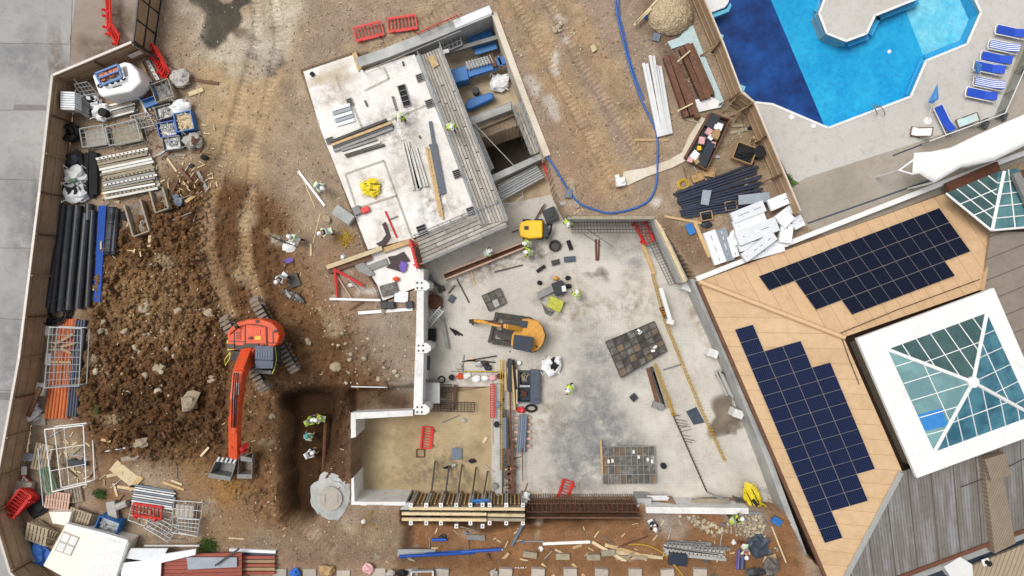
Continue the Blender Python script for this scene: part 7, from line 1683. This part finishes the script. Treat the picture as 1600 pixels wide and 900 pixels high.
for a, b, w, m, l in (((178,726),(216,756),.9,'timber_pale','wide pale ply sheet lying on earth'),((184,760),(212,764),.2,'timber_pale','pale lath below the ply sheet'),((202,765),(222,745),.35,'timber','timber board against the ply sheet'),((255,753),(288,765),.16,'timber','brown lath right of ply sheet'),((268,750),(285,757),.14,'timber_pale','pale lath right of ply sheet'),((190,718),(210,714),.3,'timber_grey','greyish slab above the ply sheet'),((178,755),(184,775),.15,'timber_pale','short lath left below the ply sheet'),((165,705),(205,698),.08,'white_pipe','thin white strip above the ply sheet'),((358,840),(382,842),.08,'timber_pale','thin lath on bare earth near the grass')): plank('ply_sheet' if w > .5 else 'timber_lath', a, b, w, .08, m, l, 'lath' if w < .5 else 'sheet')
# grass tufts
def grass(label, u, v, r, n):
    f = MB()
    for k in range(n):
        p = G(u+random.gauss(0,r*.45), v+random.gauss(0,r*.4)); a = random.random()*6.28; h = random.uniform(.1,.4); d = Vector((math.cos(a), math.sin(a), 0)); s = Vector((-d.y, d.x, 0))*.025
        f.add([p-s, p+s, p+d*h*.7+Vector((0,0,h))], [(0,1,2)])
    o = f.build('grass', M['leaf']); return tag(o, label, 'grass', kind='stuff')
grass('green grass tufts on the earth by the fence panels', 325, 853, 14, 900); grass('grass patch beside tan pallets', 158, 772, 9, 350); grass('weeds by the orange pipe ends', 151, 640, 6, 150); grass('grass in the triangular bed', 1230, 282, 11, 700)
# stones and slab lumps on the heap
for i, (u, v, s) in enumerate(((298,627,1.5),(328,490,.8),(330,592,.8),(250,574,.9),(228,480,.9),(257,516,.6),(482,533,.6),(524,574,.8),(220,692,1.1),(168,582,.6),(148,560,.6),(523,465,.5),(590,455,.5),(600,486,.6),(425,650,.5))):
    tag(MB().blob(G(u, v, .08), (s,s*random.uniform(.6,.9),s*.5), i+80, .7, 9, 6, random.random()*3).build('boulder', M['rock']), '%s boulder %s' % ('large pale' if s > 1.2 else 'pale', ('left of excavator arm','above the excavator left track','right of the arm base clods','mid soil heap','upper soil heap in pale cluster','near pale cluster on the heap','right of excavator right track','right of track on soft clay','at lower left of soil heap','at left margin of soil heap','at left margin above another','above pale clay near red props','under the long white pole','near board below tubs','right of the excavator arm')[i]), 'boulder')
# manhole
mh = thing('manhole', 'round concrete manhole set in rough grey mortar', 'manhole', G(518,778))
MB().blob(W(518,776,.0), (2.9,3.2,.5), 91, .3, 30, 8).build('mortar', M['wall_grey'], mh, world=True)
MB().lathe([(.85,-.2),(.85,.34),(.8,.36)], W(518,777,0), 24).build('cover', M['conc_block'], mh, world=True)
MB().beam(W(508,772,.37), W(508,786,.37), .06, .03).beam(W(528,772,.37), W(528,786,.37), .06, .03).build('lifting_slot', M['grey_steel'], mh, world=True)
tag(MB().tube([W(505,742,-1.2), W(509,658,-1.2)], .14, 8).build('rust_pipe', M['rust']), 'long rusty pipe lying down the trench', 'pipe')
tp = thing('survey_tripod', 'yellow-legged tripod with white head near manhole', 'tripod', G(569,816))
for du, dv in ((12,-18),(16,6),(-4,6)): MB().tube([W(568,815,1.1), G(569+du,816+dv)], .04, 5).build('leg', M['straw'], tp, world=True)
MB().lathe([(.14,-.1),(.16,.05),(.06,.2)], W(568,815,1.15), 10).build('head', M['white_paint'], tp, world=True)
plank('timber_lath', (551,690),(546,745), .12, .1, 'timber', 'tall timber lath in gap of the tank wall', 'lath', -1.4); plank('timber_lath', (553,680),(551,748), .08, .1, 'timber_pale', 'second timber lath in the tank wall gap', 'lath', -1.4)
plank('white_plank', (549,604),(605,605), .06, .06, 'white_paint', 'thin white string line board left of the retaining wall', 'board', .1)
# ------------------------------------------------------------------ right-hand yard
hose = [(960,-12),(964,25),(972,60),(981,95),(990,125),(1002,158),(1018,190),(1026,212),(1027,250),(1025,288),(1016,310),(1000,322),(975,330),(950,333),(930,328),(905,318),(890,300),(876,278),(862,255),(850,240)]
def smooth_px(p, n=5):
    o = []
    for i in range(len(p)-1):
        p0, p1, p2, p3 = p[max(i-1,0)], p[i], p[i+1], p[min(i+2,len(p)-1)]
        for k in range(n):
            t = k/n; o.append(tuple(.5*((2*p1[j])+(-p0[j]+p2[j])*t+(2*p0[j]-5*p1[j]+4*p2[j]-p3[j])*t*t+(-p0[j]+3*p1[j]-3*p2[j]+p3[j])*t**3) for j in (0,1)))
    return o+[p[-1]]
tag(MB().tube([Vector((W(u, v).x, W(u, v).y, max(zt(*W(u, v).xy), -.1)+.1)) for u, v in smooth_px(hose)], .08, 8).build('lay_flat_hose', M['hose_blue']), 'long blue lay-flat hose curving through the upper yard', 'hose')
tag(MB().tube([Vector((W(u, v).x, W(u, v).y, zt(*W(u, v).xy)+.08)) for u, v in smooth_px([(967,-12),(968,25),(977,62),(984,95),(993,122),(1006,155)])], .06, 6).build('blue_cable', M['hose_blue']), 'thinner blue cable running beside the long hose', 'cable')
sp = []; ss = []; sc_ = []
for _ in range(5000):
    a = random.random()*6.28; rr = math.sqrt(random.random()); u, v = 1047+34*rr*math.cos(a), 26+29*rr*math.sin(a); r = .04+.05*random.random(); p = G(u, v, 0)
    p.z += .97*math.sqrt(max(0, 1-rr*rr)); sp.append(tuple(p)); ss.append(r*1.7); sc_.append(C('c8b495')*random.uniform(.75,1.2))
tag(MB().blob(W(1047,26,0), (3.2,2.7,1.8), 95, .1, 24, 10).build('gravel_heap', M['rock']), 'round heap of pale gravel against the pool hoarding', 'gravel heap')
tag(scatter('gravel_grains', sp, ss, sc_, M['soil'], 'pale gravel grains covering the round heap'), cat='gravel')
for a, b, l in (((990,40),(1027,0),'long thin timber leaning on the gravel heap'), ((993,38),(1018,14),'short timber by the gravel heap')): plank('timber_lath', a, b, .12, .1, 'timber_pale', l, 'lath', .5)
tag(MB().box(G(1025,59,.1), (.5,.55,.12), R(-15)).build('grey_slab', M['slate_sheet']), 'small grey slab below the gravel heap', 'slab')
tag(MB().blob(G(1010,26,.1), (.5,.4,.25), 97, .4).build('blue_bag', M['tarp_blue']), 'small blue bag left of the gravel heap', 'bag')
for i in range(6): tag(MB().beam(W(1005+5.2*i,99-(14 if i in (2,3) else 0)+i,.22), W(1029+3.9*i,214-i,.22), .19, .25).build('white_beam', M['beam_white']), 'long white-grey metal beam in the bundle beside dark sleepers', 'beam', 'bundle of white metal beams')
for i, (a, b, m) in enumerate((((1038,92),(1070,185),'sleeper'),((1046,88),(1080,182),'timber_dark'),((1054,104),(1088,186),'sleeper'),((1062,78),(1096,158),'timber_dark'),((1070,72),(1104,156),'sleeper'),((1076,72),(1110,150),'timber_dark'))):
    tag(MB().beam(G(*a, .3), G(*b, .3), .36, .4).build('timber_sleeper', M[m]), ('leftmost dark sleeper beside white beams','second dark sleeper from the white beams','third dark sleeper with bent batten','fourth dark sleeper from white beams','fifth dark sleeper near pale blue plinth','rightmost dark sleeper at pale blue plinth')[i], 'sleeper')
plank('timber_batten', (1058,97),(1078,80), .1, .1, 'timber_pale', 'pale batten crossing the right dark sleepers', 'batten', .6); plank('timber_batten', (1058,174),(1082,162), .1, .1, 'timber_pale', 'pale batten across lower ends of sleepers', 'batten', .6)
tag(MB().prism([W(u, v, .15).xy for u, v in [(1043,65),(1062,58),(1075,40),(1083,40),(1100,85),(1132,160),(1126,168),(1092,175),(1087,165),(1118,152),(1084,72),(1075,68),(1050,76)]], -.2, .15).build('concrete_plinth', M['pale_blue_conc']), 'pale blue concrete plinth bordering the dark sleepers', 'plinth')
tag(MB().prism([W(u, v, .19).xy for u, v in [(1086,156),(1108,150),(1124,158),(1122,168),(1092,175)]], -.1, .19).build('plinth_end', M['wall_white']), 'white concrete end of the pale blue plinth', 'plinth')
f = MB(); pth = [(960,277),(1000,268),(1040,255),(1068,245),(1080,222),(1100,185),(1106,180)]
for p_ in range(1): f.slab3([W(u, v, .1) for u, v in [(975,268),(1010,262),(1045,250),(1066,238),(1078,210),(1096,183),(1104,186),(1088,220),(1074,250),(1050,262),(1010,276),(980,290),(972,280)]], .1)
tag(f.build('pale_kerb_path', M['beige_conc']), kind='structure')
dbx = thing('waste_skip', 'open timber-sided skip of cardboard and black wrap', 'skip', G(1100,225))
for a, b in (((1106,180),(1068,248)), ((1136,190),(1100,268)), ((1106,180),(1136,190)), ((1068,248),(1100,268))): MB().beam(G(*a, .35), G(*b, .35), .1, .7).build('side', M['timber_dark'], dbx, world=True)
MB().slab3([W(u, v, .35) for u, v in [(1106,182),(1134,192),(1100,266),(1070,247)]], .2).build('bed', M['black_plastic'], dbx, world=True)
for i, (u, v, w, l, rz, m) in enumerate(((1104,240,.6,1.6,20,'cab_navy'),(1113,190,.7,1.0,30,'black_plastic'),(1098,250,.7,.9,15,'black_plastic'),(1122,198,.55,.5,20,'white_paint'),(1107,206,.4,.45,30,'label_pink'),(1096,220,.4,.5,10,'label_pink'),(1110,215,.35,.35,40,'white_paint'),(1117,212,.55,.5,25,'cardboard'),(1085,243,.5,.6,40,'white_paint'),(1120,205,.4,.3,0,'cardboard'),(1078,250,.35,.3,20,'label_pink'),(1114,226,.3,.4,10,'label_pink'),(1092,232,.25,.3,0,'yellow_paint'),(1090,250,.4,.6,50,'cardboard'))):
    MB().box(W(u, v, .6), (w,l,.25), R(-rz), R(random.uniform(-14,14))).build('waste', M[m], dbx, world=True)
crn = crate('cardboard bin of black offcuts near hoarding bend', G(1159,242), 1.4, 1.2, .7, R(-20), 'cardboard', 'rubber', 14, 12)
for u, v, l in ((1088,277,'small open cardboard box below skip'), (1106,270,'cardboard flap at foot of skip'), (1102,338,'open cardboard box above white boards'), (1140,322,'cardboard carton beside the grey sheet')):
    crate(l, G(u, v), .8, .6, .35, R(random.uniform(-30,30)), 'cardboard', 'rubber' if v > 300 else 'cardboard', 4, u)
tag(MB().lathe([(.45,0),(.45,.7),(.4,.72)], G(1182,240), 14).build('black_bin', M['rubber']), 'black bin in the corner by pool hoarding', 'bin')
for i in range(14):
    a = (1052+1.1*i+random.uniform(-3,3), 302+2.9*i); b = (1180+1.2*i+random.uniform(-8,4), 256+5.0*i)
    tag(MB().tube([G(*a, .25+.06*(i%2)), G(*b, .25+.06*(i%3))], .085, 10).build('duct_pipe', M['duct_navy']), 'navy black duct pipe in the fanned pile by hoarding', 'pipe', 'navy duct pipes in the fan')
for px, l in (([(1098,297),(1112,297),(1107,321),(1095,319)], 'grey sheet lying on the left of the navy ducts'), ([(1154,305),(1202,300),(1204,315),(1154,320)], 'long grey sheet lying on right of the navy ducts')): tag(MB().slab3([W(u, v, .6) for u, v in px], .06).build('grey_sheet', M['grey_sheet']), l, 'sheet')
coil('dark ring among the navy ducts', 1171,295,.15,.3,2,'rubber',.07)
m, t, b = newmat('print_dash'); ck = nd(t, 'ShaderNodeTexNoise'); ck.inputs['Scale'].default_value = 3; t.links.new(wpos(t), ck.inputs['Vector'])
t.links.new(ramp(t, ck.outputs['Fac'], [(.5, s2l('e8eaec')), (.54, s2l('7a8490'))]), b.inputs['Base Color']); M['print_dash'] = m
def foam(a, b, w, label, z, h=.35, m='foam_board'):
    A, B = W(*a, z), W(*b, z); w *= 1.35; r = thing('insulation_pack', label, 'insulation', A.lerp(B, .5)); MB().beam(A+Vector((0,0,h/2)), B+Vector((0,0,h/2)), w, h).build('wrapping', M[m], r, world=True, bevel=.03)
    e = (B-A)*.08; MB().beam(A+e+Vector((0,0,h+.003)), B-e+Vector((0,0,h+.003)), .05, .006).build('printed_strip', M['print_dash'], r, world=True)
for i, (a, b, w, z_, l) in enumerate((((1106,362),(1124,412),.65,.1,'white insulation pack upright at left end of pile'),((1142,342),(1192,322),.6,.6,'white insulation pack at top of pile'),((1145,356),(1194,340),.65,.5,'second white insulation pack below the top one'),((1150,374),(1212,350),.75,.8,'long white insulation pack mid pile'),((1152,384),(1208,368),.7,.5,'white insulation pack under long mid one'),((1160,404),(1208,368),.5,1.0,'diagonal white insulation pack on top of pile'),((1172,398),(1222,384),.6,.4,'white insulation pack low at roof gutter'),((1200,322),(1234,308),.6,.9,'white insulation pack with grey end by hoarding'),((1212,345),(1238,325),.5,.6,'white wrapped roll end upper at hoarding'),((1218,352),(1234,336),.55,.9,'white wrapped roll second at hoarding'),((1224,380),(1228,350),.65,.7,'white wrapped roll upright low at hoarding'),((1236,352),(1252,344),.6,.5,'white wrapped bundle at hoarding corner'))): foam(a, b, w, l, z_)
foam((1124,358),(1138,408), .6, 'grey insulation board beside the upright white pack', .1, .3, 'grey_sheet'); foam((1138,370),(1148,402), .35, 'narrow pale board next to grey insulation board', .1, .4, 'foam_board')
tag(MB().blob(W(1150,372,.4), (.9,1.4,.5), 99, .8).build('plastic_wrap', M['white_bag']), 'crumpled clear wrap between insulation packs', 'wrap')
for a, b, w, l in (((1038,338),(1096,349),.16,'long pale timber pointing to white insulation'), ((1085,348),(1108,402),.25,'timber rail down left side of insulation'), ((990,219),(1045,219),.14,'timber lath crossing the blue hose')): plank('timber_pole', a, b, w, .12, 'timber', l, 'rail')
tag(MB().box(G(1078,358,.1), (.5,.8,.15), R(25)).build('blue_board', M['blue_paint']), 'small blue board left of the insulation pile', 'board'); tag(MB().blob(G(1103,351,.1), (.9,.5,.3), 98, .5).build('black_bag', M['black_plastic']), 'dark bag above the upright insulation pack', 'bag')
tag(MB().box(G(968,286,.35), (.65,.6,.6), R(10)).lathe([(.14,0),(.14,.06)], G(970,285,.66), 10).box(G(963,277,.3), (.3,.25,.4), R(10)).build('white_pump', M['white_paint'], bevel=.04), 'small white pump unit standing in upper yard', 'pump')
tag(MB().box(G(888,303,.15), (.45,.6,.25), 0).build('grey_case', M['slate_sheet']), 'grey case beside the blue hose at slab corner', 'case'); plank('timber_board', (893,290),(902,325), .35, .12, 'timber_grey', 'greyish board at the corner beside blue hose', 'board'); plank('timber_board', (868,298),(880,318), .4, .2, 'wall_grey', 'grey concrete strip at corner of low room', 'strip')
f = MB().pprism([(922,72),(928,69),(933,77),(926,82)], .05, .12); tag(f.build('square_plate', M['timber_pale']), 'small square wooden plate on upper yard track', 'plate')
# ------------------------------------------------------------------ bottom strip
barstack('perforated steel beam in the bundle near bottom right', (1036,850),(1128,862),(1042,862), 4, 1, 'alu', name='perforated_beam', holes=(0,1,2), group='perforated beams near bottom right', w=.2)
barstack('perforated steel beam upper in bottom right bundle', (1042,846),(1104,849),(1076,852), 2, 2, 'grey_steel', name='perforated_beam', holes=(0,1), group='upper perforated beams bottom right', w=.22)
for i in range(3): tag(MB().tube([G(1036,853+4*i,.2), G(1122,866+3*i,.2)], .07, 6).build('steel_tube', M['galv' if i else 'dark_steel']), 'slim tube under the perforated bottom right beams', 'tube', 'slim tubes under perforated beams')
tag(MB().box(G(1057,871,.3), (1.3,.8,.5), R(-5)).build('navy_box', M['cab_navy'], bevel=.05), 'navy box under bottom right beams', 'box')
tag(MB().blob(G(1184,852,.2), (1.5,1.8,.6), 105, .8).build('dark_sack_heap', M['membrane']), 'dark blue-grey sack heap near the building kerb', 'sacks'); tag(MB().blob(G(1203,888,.2), (1.2,1.6,.6), 106, .6).build('dark_sack_heap', M['ply_dark']), 'dark mottled sack at bottom right corner of strip', 'sacks'); tag(MB().blob(G(1178,893,.2), (1.4,.7,.4), 107, .6).build('dark_sack_heap', M['black_plastic']), 'black sack at the bottom frame edge', 'sacks')
plank('timber_ply', (1196,876),(1212,870), .5, .1, 'timber_pale', 'pale ply scrap above dark mottled sack', 'ply')
for i in range(6): tag(MB().tube([G(1152+2*i,858,.15), G(1150+2.2*i,888,.15)], .07, 6).build('plum_tube', M[['purple','slate_sheet','cab_navy'][i % 3]]), 'blue-violet tube in bundle below the pale-green worker', 'tube', 'blue-violet tubes')
tag(MB().box(G(1211,812,.3), (.7,.5,.2), R(-30)).build('blue_tool', M['blue_paint']), 'blue tool by the kerb at bottom right', 'tool')
for a, b, w, m, l in (((1205,822),(1228,880),.1,'timber_pale','long thin lath by the kerb at bottom right'),((1148,800),(1190,802),.2,'grey_steel','grey strip extending from the long white wall'),((848,849),(922,846),.2,'white_paint','white rail in the bottom strip'),((815,845),(850,845),.1,'grey_steel','grey rail left of the white rail'),((925,846),(978,877),.22,'timber_pale','long pale plank slanting in bottom strip'),((945,850),(1005,868),.25,'timber','second pale plank slanting in bottom strip'),((965,855),(1012,838),.1,'timber_dark','thin dark stick over the slanting planks'),((960,862),(1035,872),.3,'timber_pale','low pale board beside the slanting planks'),((622,863),(680,863),.5,'wall_grey','left grey board in lower bottom strip'),((690,862),(786,858),.1,'white_pipe','white pipe in lower bottom strip'),((585,870),(640,868),.3,'timber_grey','greyish timber left of the blue pipes'),((845,882),(868,906),.4,'timber_pale','wide pale board poking over the bottom hoarding'),((894,880),(915,902),.2,'timber','narrow board poking over the bottom hoarding'),((1098,874),(1115,900),.4,'dark_steel','dark steel post near bottom right hoarding')): plank('strip_board', a, b, w, .12, m, l, 'board')
for i, (a, b) in enumerate((((624,868),(740,862)), ((640,866),(783,857)), ((675,842),(698,842)))): tag(MB().tube([G(*a, .18), G(*b, .18)], .12, 8).build('blue_pipe', M['blue_pipe']), ('lower blue pipe along the bottom strip','upper long blue pipe along the bottom strip','short blue pipe below the formwork')[i], 'pipe')
tag(MB().slab3([W(u, v, -.85) for u, v in [(728,836),(757,836),(758,845),(730,843)]], .06).build('grey_plate', M['grey_steel']), 'grey plate below the formwork hole', 'plate'); tag(MB().slab3([W(u, v, -.85) for u, v in [(650,870),(677,870),(676,877),(649,876)]], .06).build('grey_plate', M['slate_sheet']), 'grey plate under the blue pipes', 'plate')
tag(MB().tube([W(818,817,-.3), W(800,852,-.9)], .12, 6).build('grey_hose', M['slate_sheet']), 'grey-green tube slanting below the formwork end', 'tube')
tag(MB().tube([Vector((W(u, v).x, W(u, v).y, zt(*W(u, v).xy)+.12)) for u, v in smooth_px([(985,858),(1010,858),(1035,868),(1055,885),(1072,905)])], .05, 6).build('yellow_cable', M['straw']), 'yellow cable looping over the bottom strip', 'cable')
sk = thing('black_skip', 'small dark open tray with pale rim by the bottom hoarding', 'tray', G(662,893))
for a, b in (((645,888),(678,887)), ((678,887),(678,905)), ((645,888),(643,905))): MB().beam(G(*a, .5), G(*b, .5), .12, .3).build('rim', M['galv'], sk, world=True)
MB().slab3([W(u, v, -.2) for u, v in [(646,889),(677,888),(677,906),(644,906)]], .1).build('bed', M['rubber'], sk, world=True)
for u, v, s, m, l in ((463,893,.8,'tarp_blue','blue and white bag between bottom ballast blocks'),(512,889,1.0,'cardboard','cardboard heap between bottom ballast blocks'),(576,886,.9,'label_pink','pinkish bag near bottom hoarding'),(612,893,.7,'grey_bag','pale ring-like bag near bottom hoarding'),(772,893,.6,'grey_bag','grey bag between right-hand ballast blocks'),(630,893,.7,'rubber','black bag left of the dark open tray')): tag(MB().blob(G(u, v, .3), (s,s*.8,.5), u, .7).build('bag', M[m]), l, 'bag')
# loose clutter between the stacks
CLUT = [(110,185,330,345,22),(60,670,330,850,30),(640,818,1230,880,34),(690,560,840,780,22),(1060,170,1200,300,16),(515,400,650,480,16),(250,230,330,320,14)]
for j_, (u0, v0, u1, v1, n_) in enumerate(CLUT):
    where = ('among the upper left stacks','among the lower left pallets and fence panels','over the muddy bottom strip','around the central wall line','around the skip and duct pile','around the lower white slab','beside the steel troughs')[j_]
    for k in range(n_):
        u, v = random.uniform(u0, u1), random.uniform(v0, v1); P = W(u, v, Zs) if j_ == 3 else G(u, v); a = random.random()*3.14; kind = random.random()
        if P.z < -1.6 and j_ != 3: continue
        if kind < .4: tag(MB().tube([P+Vector((math.cos(a), math.sin(a), 0))*.7+Vector((0,0,.06)), P-Vector((math.cos(a), math.sin(a), 0))*.7+Vector((0,0,.1))], .035, 6).build('scaffold_tube', M[random.choice(['galv','grey_steel','rust_bar'])]), 'loose scaffold tube lying '+where, 'tube', 'loose scaffold tubes '+where)
        elif kind < .75: tag(MB().box(P+Vector((0,0,.06)), (random.uniform(.4,1.3), random.uniform(.1,.22), .08), a).build('wood_offcut', M[random.choice(['timber','timber_pale','timber_grey','timber_dark'])]), 'loose wood offcut lying '+where, 'offcut', 'loose wood offcuts '+where)
        else: tag(MB().blob(P+Vector((0,0,.1)), (random.uniform(.3,.6), random.uniform(.2,.4), .25), k*7+j_, .8).build('rubbish_bag', M[random.choice(['rubber','grey_bag','white_bag','slate_sheet','black_plastic'])]), 'scrap of wrapping lying '+where, 'wrapping', 'scraps of wrapping '+where)
gr_ = thing('basement_rail', 'galvanised guard rail along inside of the basement wall', 'railing', W(630,90,0))
for z_ in (.3,.8): MB().tube([W(568,112,z_), W(640,82,z_), W(720,48,z_)], .03, 5).build('rail', M['galv'], gr_, world=True)
for t in range(8): q_ = lerp2((568,112),(720,48), t/7); MB().tube([W(*q_,-.3), W(*q_,.85)], .03, 5).build('post', M['galv'], gr_, world=True)
rr2 = thing('red_handrail', 'red handrail strip along outer edge of the basement wall', 'railing', W(690,36,0))
for z_ in (.35,.7): MB().tube([W(652,52,z_), W(714,24,z_)], .05, 6).build('rail', M['red_paint'], rr2, world=True)
for t in range(5): q_ = lerp2((652,52),(714,24), t/4); MB().tube([W(*q_,-.1), W(*q_,.7)], .04, 5).build('post', M['red_paint'], rr2, world=True)
# writing sprayed on the hoarding foot
cu = bpy.data.curves.new('sprayed_writing', 'FONT'); cu.body = 'SMN'; cu.size = .42; cu.shear = .3; cu.extrude = .004; cu.materials.append(M['white_paint'])
to_ = bpy.data.objects.new('sprayed_writing_source', cu); COL.objects.link(to_)
tme = bpy.data.meshes.new_from_object(to_.evaluated_get(bpy.context.evaluated_depsgraph_get())); bpy.data.objects.remove(to_)
tw = bpy.data.objects.new('sprayed_writing', tme); COL.objects.link(tw); tw.location = W(803,892,-.2); tw.rotation_euler = (R(12), 0, R(2))
tag(tw, 'white sprayed lettering on timber sole of the bottom hoarding', 'writing')
# ring of debris: small scraps of timber and paper over the earth, nobody could count them
scr = MB()
for k in range(170):
    u, v = rnd_in(YARD); p = G(u, v, .04); 
    if p.z < -1.2: continue
    a = random.random()*3.14; l = random.choice([.08,.1,.12,.2,.3]); d = Vector((math.cos(a), math.sin(a), 0))*l; scr.beam(p-d/2, p+d/2, random.uniform(.025,.06), .03)
for k in range(160):
    u, v = random.choice([(random.gauss(300,22), random.gauss(275,22)), (random.gauss(120,30), random.gauss(740,40)), (random.gauss(190,40), random.gauss(330,60)), (random.uniform(640,1200), random.uniform(815,878)), (random.gauss(255,40), random.gauss(200,40))]); p = G(u, v, .06); a = random.random()*3.14; l = random.uniform(.15,.6); d = Vector((math.cos(a), math.sin(a), 0))*l; scr.beam(p-d/2, p+d/2, random.uniform(.04,.1), .04)
tag(scr.build('wood_scraps', M['timber_pale']), 'pale timber splinters and scraps strewn over the yard', 'scraps', kind='stuff')
